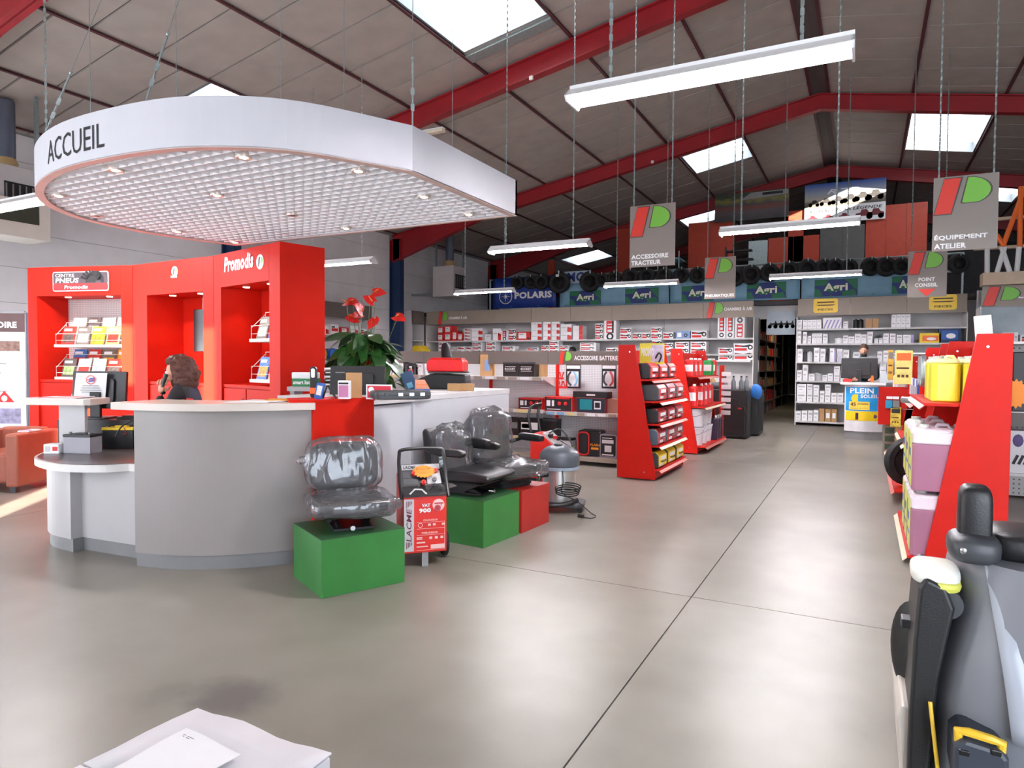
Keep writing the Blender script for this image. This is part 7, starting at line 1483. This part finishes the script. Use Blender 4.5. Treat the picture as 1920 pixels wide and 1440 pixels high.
for i in range(5): bottle(-2.62+.16*i if i < 2 else -2.42, 11.0+.34*max(0,i-1), .76, .16, .16, .36, FLATR if i else KRAFT, '%s tall red drum from the front on the middle shelf of the second red gondola' % ordn(i), 'red drums on the second red gondola', band=PAPER)
for i in range(3):
    for k in range(2):
        t = thing('bucket', '%s white bucket of the %s row on the second red gondola' % (ordn(i),('lower','upper')[k]), 'bucket', (-2.42,11.06+i*.34,.131+k*.30), 0, 'white buckets'); g = G(); g.lathe([(0,0),(.11,0),(.13,.26),(.14,.265),(.14,.29),(0,.29)], 18); obj('bucket_body', g, mat('bucket_white',(224,224,230),.35), t, smooth=True); g = G(); g.tube([(.135*math.cos(a),-.135*math.sin(a),.24-.07*math.sin(a)) for a in [PI*j/8 for j in range(9)]], .003, 4); obj('bail', g, STEEL, t)
for i in range(3): bottle(-2.30, 12.0+.2*i, .131, .12, .12, .42, mat('aubergine',(50,30,56),.4), '%s dark bottle from the front beside the white buckets' % ordn(i), 'dark bottles on the second red gondola')
g = G(); g.box(-2.40,-2.38,12.9,13.3,0,1.42); [g.box(-2.37,-2.20,12.95,12.96,.5+i*.12,.58+i*.12,1) for i in range(7)]; single('strip_display', 'narrow red and white strip display beyond the second red gondola', 'display', g, [REDP, PAPER], (0,0,0))
# ---- right hand side
G3 = gondola('big red gondola on the right with yellow and pink canisters', 5.60, 7.35, .885, .41, .68, -1, [1.18,.07], 1.67, [.38,.30])
G4 = gondola('red gondola behind the pink canisters with a black wheel on its base', 8.05, 9.9, .90, .42, .68, -1, [1.05,.62,.13], 1.67, [.45,.38,.30])
G5 = gondola('far red gondola on the right beside the help desk', 11.6, 13.4, .92, .44, .70, -1, [1.05,.13], 1.60, [.42,.32])
PKL = mat('pink_liquid',(158,106,128),.25,var=.06,scale=3); PKW = mat('frosted_plastic',(214,200,208),.35); YLQ = mat('yellow_liquid',(236,226,60),.25,var=.1,scale=4); YGL = mat('yellow_green_label',(206,212,110),.4)
def jerry(x, y, z, w, d, h, ml, mt_, label, group, side=None, fill=.72):
    t = thing('jerrycan', label, 'jerrycan', (x,y,z+.001), 0, group)
    g = G(); g.prism(rrect(-w/2,w/2,-d/2,d/2,.035,4), 0, h*fill); obj('liquid_body', g, ml, t, smooth=False, bevel=.008, seg=2)
    g = G(); g.prism(rrect(-w/2,w/2,-d/2,d/2,.035,4), h*fill, h*.90); sup(g, (0,0,h*.90), (w*.49,d*.49,h*.06), .5, 20, 6); obj('shoulder', g, mt_, t, bevel=.01)
    g = G(); g.cyl((-w*.25,-d*.15,h*.92),(-w*.25,-d*.15,h*1.01),.035,14); obj('cap', g, mat('grey_cap',(196,200,190),.4), t)
    g = G(); g.tube([(w*.02,0,h*.94),(w*.08,0,h*1.0),(w*.28,0,h*1.0),(w*.34,0,h*.94)], .014, 8); obj('handle', g, mt_, t, smooth=True)
    if side: g = G(); g.box(-w/2-.003,-w/2,-d*.40,d*.40,h*.06,h*.86); obj('side_label', g, side, t); g = G(); g.box(-w/2-.005,-w/2-.003,-d*.1,d*.25,h*.5,h*.62); g.box(-w/2-.005,-w/2-.003,-d*.3,d*.3,h*.3,h*.34); obj('side_print', g, BLU, t)
    return t
for i in range(3):
    for k in range(2): jerry(.46, 5.80+.40*i, .07+k*.475, .29, .34, .47, PKL, PKW, '%s pink jerrycan from the front in the %s layer of the right red gondola' % (ordn(i),('lower','upper')[k]), 'pink jerrycans', YGL)
for i in range(2):
    for k in range(2): jerry(.72, 5.82+.40*i, .07+k*.475, .20, .34, .47, PKL, PKW, '%s pink jerrycan from the front against the back of the right red gondola, %s layer' % (ordn(i),('lower','upper')[k]), 'pink jerrycans')
for i, (x, y) in enumerate(((.535,6.05),(.735,6.05),(.535,6.45),(.735,6.45))): jerry(x, y, 1.18, .185, .26, .335, YLQ, mat('pale_yellow_plastic',(240,240,170),.3), ('left front yellow jerrycan on the upper shelf','right front yellow jerrycan on the upper shelf','left rear yellow jerrycan on the upper shelf','right rear yellow jerrycan on the upper shelf')[i], 'yellow jerrycans', None, .85)
for i in range(3):
    e = thing('hose_pack', '%s grey hanging hose coil from the front, left of the yellow jerrycans' % ordn(i), 'hose', (.44,6.85+.15*i,1.24), 0, 'grey hose coils'); g = G()
    for k in range(3): g.tube([(.01*k,.05*math.cos(a),.16+.13*math.sin(a)) for a in [2*PI*j/14 for j in range(14)]], .011, 6, closed=True)
    obj('coil', g, GALV, e, smooth=True)
g = G(); g.cyl((0,-.06,0),(0,.06,0),.03,14); single('chrome_coupling', 'chrome coupling lying at the left end of the middle shelf, right gondola', 'coupling', g, STEEL, (.40,6.9,1.10), .9, smooth=True) if False else single('chrome_coupling', 'chrome coupling hooked below the grey hose coils', 'coupling', g, STEEL, (.36,7.15,1.13), .9, smooth=True)
# wheel on the base of the second right gondola
e = thing('spare_wheel', 'black pneumatic wheel with a steel axle on the base of the second right gondola', 'wheel', (.44,8.5,.40)); g = G(); g.lathe([(.17,-.03),(.19,-.06),(.24,-.05),(.265,0),(.24,.05),(.19,.06),(.17,.03)], 28, axis='y'); g.v = [Matrix.Rotation(.5,4,'Z') @ v for v in g.v]; obj('tyre', g, RUB, e, smooth=True)
g = G(); g.lathe([(.03,-.02),(.17,-.03),(.17,.03),(.03,.02)], 20, axis='y'); g.v = [Matrix.Rotation(.5,4,'Z') @ v for v in g.v]; obj('rim', g, BLKG, e, smooth=True); g = G(); g.cyl((-.02,-.10,0),(.02,.1,0),.02,10); obj('axle', g, STEEL, e)
g = G(); g.box(-.06,.14,-.2,.2,0,.06); single('orange_tray', 'orange tray under the black wheel on the right gondola', 'tray', g, ORG, (.45,8.5,.131-.0), 0)
for i in range(4): e = thing('hanging_pack', '%s small hanging blue and silver pack from the front on the second right gondola' % ordn(i), 'blister pack', (.50,8.3+.3*i,1.08), 0, 'small packs on the second right gondola'); g = G(); g.box(-.01,.01,-.07,.07,0,.22); obj('card', g, (BLU, PAPER)[i % 2], e); g = G(); g.box(-.03,-.01,-.05,.05,.03,.14); obj('blister', g, mat('cloudy_film'), e)
# far gondola displays
for i, (px0, px1, y0, y1, Yp, m, m2, lab) in enumerate(((1677,1712,657,720,11.5,mat('pale_yellow_card',(240,222,130),.5,var=.12,scale=10),ORG,'large pale yellow display card on the far right gondola'),(1664,1676,656,712,11.7,mat('amber_card',(214,170,60),.5,var=.3,scale=12),GREY,'narrow amber display card left of the pale yellow one'),(1669,1690,764,800,11.55,mat('yellow_card',(220,190,70),.5,var=.4,scale=16),DTXT,'yellow printed pack above the grey display board'))):
    a = PY(px0,y1,Yp); b = PY(px1,y0,Yp); e = thing('display_card', lab, 'display card', ((a.x+b.x)/2,Yp,a.z)); w = b.x-a.x; h = b.z-a.z; g = G(); g.box(-w/2,w/2,0,.02,0,h); obj('card', g, m, e, bevel=.004)
    g = G(); g.box(-w*.4,w*.4,-.003,0,h*.70,h*.92); obj('picture', g, m2, e); g = G(); [g.box(-w*.35+w*.24*j,-w*.2+w*.24*j,-.003,0,h*.2,h*.28) for j in range(3)]; g.box(-w*.4,w*.3,-.003,0,h*.45,h*.50); obj('print', g, mat('brown_print'), e)['kind'] = 'stuff'
    g = G(); g.box(-.01,w*.5+.2,.02,.03,h*.9,h*.93); obj('support_rod', g, STEEL, e)
p = PZ(1661,858,0); e = thing('display_board', 'grey, green and cream tall display board standing on the floor at the far right gondola', 'display', (p.x+.12,p.y,0)); 
w = .34; h = PY(1661,782,p.y).z; g = G(); g.box(-w/2,w/2,0,.06,.04,h); obj('board', g, mat('board_taupe',(130,124,112),.5), e, bevel=.004); g = G(); [g.box(-w*.42,-w*.05,-.003,0,h*(.2+.2*j),h*(.34+.2*j)) for j in range(4)]; obj('green_pictures', g, mat('dark_green_print',(50,80,60),.5,var=.4,scale=20), e); g = G(); g.box(w*.0,w*.42,-.003,0,h*.2,h*.82); obj('cream_panel', g, mat('cream_panel',(214,204,140),.5), e); g = G(); g.box(-w*.3,w*.3,-.02,.08,0,.04); obj('foot', g, GREY, e)
for i in range(5): bottle(.50, 11.8+.28*i, 1.05, .16, .14, .26, (PAPER,mat('tin_grey'),PAPER,YEL,PAPER)[i], '%s pale bottle from the front on the far right gondola' % ordn(i), 'bottles on the far right gondola')
g = G(); 
for i in range(2):
    e = thing('blue_pack', ('left small blue pack on the red panel of the far gondola','right small grey pack on the red panel of the far gondola')[i], 'pack', (PY(1668+12*i,740,11.55).x,11.55,.80)); g = G(); g.box(-.05,.05,0,.03,0,.12); obj('pack_body', g, (mat('bright_cyan',(40,150,190),.4),GREY)[i], e, bevel=.004); g = G(); g.box(-.04,.04,-.002,0,.14,.18); obj('price_tag', g, PAPER, e)
g = G(); g.box(.19,.95,11.60,11.62,.55,1.12); obj('red_end_sheet', g, REDP, G5, world=True)
e = thing('card_topper', 'white glossy card standing on the right red gondola', 'card', (.74,6.1,1.55)); g = G(); g.M = Matrix.Rotation(-.1,4,'Y'); g.box(.0,.11,0,.004,.10,.27); obj('card', g, PAPER, e); g = G(); g.box(.05,.06,.0,.01,0,.12); obj('stem', g, STEEL, e)
for i in range(2): putbox('small', .70-.0*i, 6.5+.35*i, 1.615, .16, .25, .14, 'on top of the right red gondola') if False else None
# shelving at the right edge of the picture, beyond the right gondola
e = thing('low_shelving', 'low pegboard shelving with black tools and boxes at the right edge of the picture', 'shelving', (2.2,9.2,0))
x0 = 1.30; x1 = 3.3; Yr = 9.1
def zr_(py): return PY(1908, py, Yr).z
for xx0, xx1 in ((x0,x0+1),(x0+1,x1)): g = G(); g.box(xx0+.003,xx1-.003,Yr+.35,Yr+.37,0,zr_(640)); obj('back_panel', g, PEGG, e, world=True); g = G(); g.box(xx0+.003,xx1-.003,Yr+.02,Yr+.05,.02,zr_(890)); obj('front_pegboard', g, PEGG, e, world=True)
for py in (640, 772, 888): z = zr_(py); g = G(); g.box(x0,x1,Yr,Yr+.35,z-.03,z); obj('shelf', g, SHW, e, world=True)
g = G(); g.box(x0,x1,Yr-.02,Yr,zr_(800),zr_(774)); obj('dark_fascia', g, TAUD, e, world=True)
e2 = thing('tool_display', 'black tool display block on the shelving at the right edge', 'display', (PY(1912,735,Yr).x+.1,Yr+.05,zr_(772))); g = G(); g.box(-.16,.4,0,.2,0,zr_(660)-zr_(772)); obj('block', g, BLACK, e2, bevel=.01); g = G(); [g.cyl((-.12+.05*i,-.01,.15),(-.12+.05*i,-.01,.33),.006,6) for i in range(8)]; obj('tool_shaft', g, STEEL, e2)
e2 = thing('price_burst', 'orange starburst price card at the right edge', 'price card', (PY(1906,738,Yr-.1).x,Yr-.08,zr_(738))); g = G(); pts = [((.11 if i % 2 else .085)*math.cos(2*PI*i/28),(.22 if i % 2 else .18)*math.sin(2*PI*i/28)*.75) for i in range(28)]; g.prism(pts, 0, .004, 'y'); obj('card', g, mat('fluo_orange'), e2)
e2 = thing('product_box', 'white box with yellow and violet pictures at the right edge', 'box', (PY(1912,885,Yr).x+.08,Yr+.02,zr_(888)+.001)); g = G(); g.box(-.18,.3,0,.2,0,zr_(808)-zr_(888)); obj('carton', g, PAPER, e2, bevel=.004); g = G(); g.ell((.04,-.002,.3),(.06,.003,.1),10,6); obj('yellow_picture', g, YEL, e2); g = G(); g.ell((-.1,-.002,.36),(.05,.003,.07),10,6); obj('violet_picture', g, mat('violet_dark',(80,60,120),.5), e2); g = G(); [g.tube([(-.14+.05*i,-.003,.1),(-.1+.05*i,-.003,.2)], .014, 6) for i in range(4)]; obj('nozzle_picture', g, DGREY, e2)
# taller shelving headed ELEVAGE
e = shelf_unit('shelving_unit', 'pale shelving under the fascia reading ÉLEVAGE at the right edge', 'shelving', 2.0, 4.5, 16.0, 16.6, [.12,.7,1.3,1.85], 3.0, back=mat('pale_blue_back',(188,200,208),.5))
p = PY(1895,558,15.99); text('ÉLEVAGE', (p.x,15.992,2.75), X_, Z_, .85, .12, WTXT, e, .03); p = PY(1843,560,15.99); logo((p.x,15.992,2.62), X_, Z_, .58, .36, e)
for i in range(8): putbox(('plain','group','small')[i % 3], 2.2+.28*i, 16.05, 1.85, .24, .3, .2+.05*(i % 2), 'on shelf below ÉLEVAGE')
# ================================================================== FOREGROUND AND LEFT EDGE
t = thing('cardboard_box', 'large white cardboard box at the bottom left foreground', 'box', (-1.37,.91,0)); CWH = mat('white_card',(212,210,214),.55,var=.04,bump=.06,bscale=30)
g = G(); g.box(-.24,.24,-.31,.31,0,.488); obj('carton', g, CWH, t, bevel=.004)
for s in (-1, 1):
    g = G(); n = 8; vs = []
    for i in range(n+1):
        x = -.243+.486*i/n
        for j in range(5): y = s*(.004+.306*j/4); vs.append((x, y, .494+.006*math.sin(i*1.3+j)*(j/4)+(.004 if j == 0 else 0)))
    g.add(vs, [(i*5+j,(i+1)*5+j,(i+1)*5+j+1,i*5+j+1) for i in range(n) for j in range(4)]); o = obj('top_flap', g, CWH, t, smooth=True); m_ = o.modifiers.new('th','SOLIDIFY'); m_.thickness = .005
p1, p2, p3 = PZ(350,1368,.505), PZ(452,1416,.505), PZ(216,1440,.505); p4 = p3+(p2-p1)
t = thing('paper_sheet', 'white printed sheet of paper on the foreground box', 'paper', (p1.x,p1.y,.506)); g = G(); n = 6; vs = []
for i in range(n+1):
    for j in range(n+1): v = p1+(p2-p1)*(i/n)+(p3-p1)*(j/n*1.3); vs.append((v.x,v.y,.5065+.0025*(1+math.sin(i*.9+j*1.1))))
g.add(vs, [(i*(n+1)+j,(i+1)*(n+1)+j,(i+1)*(n+1)+j+1,i*(n+1)+j+1) for i in range(n) for j in range(n)]); obj('sheet', g, PAPER, t, world=True, smooth=True)
g = G(); a = p1.lerp(p3,.12)+(p2-p1)*.12
for k, (u0, u1) in enumerate(((.1,.3),(.12,.25))):
    q = p1+(p3-p1)*(.12+.03*k)+(p2-p1)*u0; r_ = p1+(p3-p1)*(.12+.03*k)+(p2-p1)*u1; w_ = (p3-p1)*.012; g.add([q+Z_*.006, r_+Z_*.006, r_+w_+Z_*.006, q+w_+Z_*.006], [(0,1,2,3)])
obj('printed_lines', g, GREY, t, world=True)
# floor cleaning machine / high pressure washer at the lower right
MY = 2.42
def m2(px, py, y=MY): return PY(px, py, y)
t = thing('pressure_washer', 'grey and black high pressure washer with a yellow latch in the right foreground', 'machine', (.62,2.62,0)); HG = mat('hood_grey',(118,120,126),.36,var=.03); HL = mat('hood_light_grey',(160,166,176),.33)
def loft(rows, y0, y1, n=20, e=.5):
    g = G(); vs = []
    for xl, xr, z, yy0, yy1 in rows:
        cx_, rx = (xl+xr)/2, (xr-xl)/2; cy_, ry = (yy0+yy1)/2, (yy1-yy0)/2
        for j in range(n): a = 2*PI*j/n; c, s = math.cos(a), math.sin(a); vs.append((cx_+rx*math.copysign(abs(c)**e,c), cy_+ry*math.copysign(abs(s)**e,s), z))
    k = len(rows); g.add(vs, [(i*n+j,i*n+(j+1)%n,(i+1)*n+(j+1)%n,(i+1)*n+j) for i in range(k-1) for j in range(n)]+[tuple(reversed(range(n))), tuple(range((k-1)*n,k*n))]); return g
sil = [(1736,1440),(1736,1380),(1742,1300),(1758,1230),(1776,1180),(1790,1120),(1800,1075),(1818,1048)]
rows = [(m2(*sil[0]).x, 1.0, .10, 2.25, 3.05)]
for px, py in sil: v = m2(px, py); z = v.z; k = (z-.5)/.6; rows.append((v.x, 1.0-.05*max(0,k), z, 2.27+.20*max(0,(z-.62))**1.0, 3.05-.15*max(0,k)))
obj('hood', loft(rows, 0, 0, 24, .55), HG, t, world=True, smooth=True)
def bar(pts, r, m, nm, n=10, par=None, sm=True): g = G(); g.tube(pts, r, n); return obj(nm, g, m, par or t, world=True, smooth=sm)
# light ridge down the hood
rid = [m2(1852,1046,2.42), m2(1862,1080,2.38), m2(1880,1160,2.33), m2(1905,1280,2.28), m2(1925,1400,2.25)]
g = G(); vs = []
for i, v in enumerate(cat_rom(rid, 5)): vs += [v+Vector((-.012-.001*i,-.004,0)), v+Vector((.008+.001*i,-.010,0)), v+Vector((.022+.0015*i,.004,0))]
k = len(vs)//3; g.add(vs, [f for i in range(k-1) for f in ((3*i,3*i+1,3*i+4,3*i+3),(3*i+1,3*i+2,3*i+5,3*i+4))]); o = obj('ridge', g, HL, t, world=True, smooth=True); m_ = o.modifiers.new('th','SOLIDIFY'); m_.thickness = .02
# dark left pillar, skirt, cap
pl = [(1700,1440),(1704,1330),(1712,1200),(1722,1100),(1735,1080),(1775,1100),(1790,1140),(1778,1190),(1758,1280),(1742,1440)]
pts = [(m2(a,b,2.36).x, m2(a,b,2.36).z) for a, b in pl]; pts = [(pts[0][0],.10)]+pts+[(pts[-1][0],.10)]
g = G(); g.prism(pts, 2.34, 2.66, 'y'); obj('side_pillar', g, BLACK, t, world=True, bevel=.012, seg=3)
pts = [(m2(a,b,2.40).x, m2(a,b,2.40).z) for a, b in ((1688,1440),(1682,1340),(1690,1318),(1712,1325),(1705,1440))]; g = G(); g.prism([(pts[0][0]+.01,.05)]+pts+[(pts[-1][0],.05)], 2.38, 3.0, 'y'); obj('skirt', g, mat('beige_plastic',(196,188,178),.45), t, world=True, bevel=.008)
c = m2(1757,1086,2.36); g = G(); sup(g, (c.x+.0,2.45,c.z), (.066,.10,.030), .6, 24, 12); obj('filler_cap', g, mat('white_cap',(226,226,216),.35), t, world=True, smooth=True); g = G(); sup(g, (c.x+.01,2.43,c.z-.022), (.058,.09,.022), .7, 24, 8); obj('cap_ring', g, mat('acid_yellow',(206,206,90),.4), t, world=True, smooth=True)
c = m2(1752,1118,2.36); g = G(); g.cyl((c.x+.03,2.36,c.z-.02),(c.x+.03,2.5,c.z-.02),.045,18); obj('filler_neck', g, DGREY, t, world=True, smooth=True)
# hose reel at the left
c = m2(1712,1240,2.5); g = G(); g.lathe([(.0,-.05),(.075,-.05),(.095,-.04),(.095,.04),(.075,.05),(0,.05)], 28, c=(0,0,0), axis='x'); g.v = [Matrix.Rotation(.75,4,'Z') @ Vector((v.x,v.y,v.z*1.75)) for v in g.v]; g.v = [v+Vector((c.x+.035,2.62,c.z)) for v in g.v]; obj('hose_reel', g, BLACK, t, world=True, smooth=True)
g = G(); v = m2(1700,1168,2.5); g.box(v.x-.015,v.x+.04,2.5,2.56,v.z-.02,v.z+.01); obj('reel_catch', g, DGREY, t, world=True, bevel=.004)
# handle post and knobs
a = m2(1822,1020,2.46); b = m2(1829,932,2.46)
g = G(); sup(g, (b.x, 2.47, (a.z+b.z)/2+.005), (.044,.05,.105), .45, 20, 14); obj('handle_post', g, BLACK, t, world=True, smooth=True)
c = m2(1828,1030,2.42); g = G(); sup(g, (c.x,2.46,c.z), (.068,.09,.045), .6, 24, 12); obj('knuckle', g, DGREY, t, world=True, smooth=True)
g = G(); v = m2(1810,1038,2.34); g.ell((v.x,2.375,v.z),(.010,.006,.012),10,6); obj('knuckle_screw', g, STEEL, t, world=True, smooth=True)
c = m2(1905,1022,2.48); g = G(); sup(g, (c.x+.03,2.56,c.z-.008), (.10,.13,.050), .55, 24, 12); obj('rear_grip', g, BLACK, t, world=True, smooth=True)
# lower tank with yellow latch, yellow trim line
z = m2(1840,1392,2.2).z; x0 = m2(1786,1400,2.2).x; x1 = m2(1893,1400,2.2).x
g = G(); g.prism([(x0,.3),(x1,.3),(x1-.004,z-.02),(x1-.02,z),(x0+.02,z+.01),(x0,z-.015)], 2.17, 2.34, 'y'); lt = obj('latch_box', g, mat('dark_slate',(50,56,66),.4), t, world=True, bevel=.012)
for px in (1808, 1868): v = m2(px,1412,2.168); g = G(); g.box(v.x-.012,v.x+.012,2.165,2.172,v.z-.008,v.z+.008); obj('slot', g, BLKG, lt, world=True, bevel=.003)
ya, yb = m2(1800,1372,2.19), m2(1878,1392,2.19)
g = G(); g.tube([Vector((ya.x,2.20,ya.z-.035)),Vector((ya.x-.004,2.195,ya.z)),Vector((ya.x+.02,2.19,ya.z+.004)),Vector((yb.x-.02,2.19,yb.z+.002)),Vector((yb.x+.002,2.195,yb.z-.004)),Vector((yb.x,2.20,yb.z-.04))], .0125, 8); obj('yellow_latch', g, mat('latch_yellow',(226,184,50),.4), t, world=True, smooth=True)
bar([m2(1744,1316,2.30), m2(1750,1370,2.28), m2(1758,1440,2.265), m2(1762,1480,2.26)], .0055, mat('latch_yellow'), 'yellow_trim')
# roll-up banner and terracotta armchair at the left edge
u = Vector((.886,.464,0)); pr = PZ(51,880,0); pl_ = pr-u*.85; t = thing('roll_up_banner', 'white roll-up banner with a brown header ending in STOIRE at the left edge', 'banner', pl_, ang(u)); H = 2.06
g = G(); g.box(0,.85,-.002,.004,.08,H); obj('sheet', g, PAPER, t); g = G(); g.box(0,.85,-.005,-.002,1.80,H-.02); obj('header', g, mat('plum_brown',(96,74,74),.5), t); g = G(); g.box(-.01,.87,-.09,.09,0,.08); obj('cassette', g, mat('silver_grey',(190,192,196),.35,.4), t, bevel=.01); g = G(); g.box(.87,.90,-.01,.03,0,2.05); obj('support_pole', g, mat('slate_pole',(90,100,116),.4), t); g = G(); g.box(0,.85,-.01,.01,H-.02,H+.01); obj('top_bar', g, STEEL, t)
text('HISTOIRE', (.25,-.007,1.85), X_, Z_, .50, .082, WTXT, t, .05, world=False); g = G(); g.box(0,.85,-.005,-.002,.08,.46); obj('red_foot', g, mat('carton_red'), t)
g = G(); [g.box(.08,.6-.07*(i % 3),-.004,-.002,1.38-.12*i,1.388-.12*i) for i in range(6)]; obj('printed_lines', g, GREY, t)
for a, b, c_, d_, m in ((.50,.78,1.55,1.68,mat('banner_photo_a',(140,110,100),.5,var=.4,scale=20)),(.28,.78,.60,.80,mat('banner_photo_b',(150,150,180),.5,var=.4,scale=16))): g = G(); g.box(a,b,-.005,-.003,c_,d_); obj('photo_print', g, m, t)
g = G(); g.add([(.44,-.0045,.88),(.70,-.0045,.88),(.57,-.0045,1.03)], [(0,1,2)]); obj('red_triangle', g, RTXT, t); g = G(); g.add([(.57+.04*math.cos(2*PI*i/14),-.0055,.93+.04*math.sin(2*PI*i/14)) for i in range(14)], [tuple(range(14))]); g.add([(.62+.14*math.cos(2*PI*i/20),-.0065,.30+.10*math.sin(2*PI*i/20)) for i in range(20)], [tuple(range(20))]); obj('white_roundel', g, WTXT, t)
g = G(); g.add([(.64+.07*math.cos(2*PI*i/20),-.008,.30+.06*math.sin(2*PI*i/20)) for i in range(20)], [tuple(range(20))]); obj('green_dot', g, LGRN, t)
pr = PZ(30,925,0); t = thing('armchair', 'terracotta leather armchair at the left edge', 'armchair', pr-u*.35+Vector((-.464,.886,0))*.35, ang(u)); TC_ = mat('terracotta_leather',(150,84,66),.5,var=.08,bump=.1)
g = G(); g.box(-.24,.24,-.33,.33,.10,.42); obj('seat', g, TC_, t, bevel=.03, seg=3); 
for s in (-1, 1): g = G(); g.box(s*.30-.07,s*.30+.07,-.35,.35,.06,.64); obj('arm', g, TC_, t, bevel=.03, seg=3)
g = G(); g.box(-.24,.24,.22,.36,.3,.66); obj('backrest', g, TC_, t, bevel=.03, seg=3)
for x in (-.3,.3):
    for y in (-.3,.3): g = G(); g.box(x-.03,x+.03,y-.03,y+.03,0,.07); obj('leg', g, DGREY, t)
e = thing('leaflet', 'white and pink leaflet on the arm of the terracotta armchair', 'paper', XF[t.name] @ Vector((.29,-.05,.642)), ang(u)); g = G(); g.box(-.06,.07,-.1,.1,0,.012); obj('sheet', g, PAPER, e); g = G(); g.box(-.04,.05,-.08,.02,.012,.014); obj('picture', g, mat('pink_print'), e)
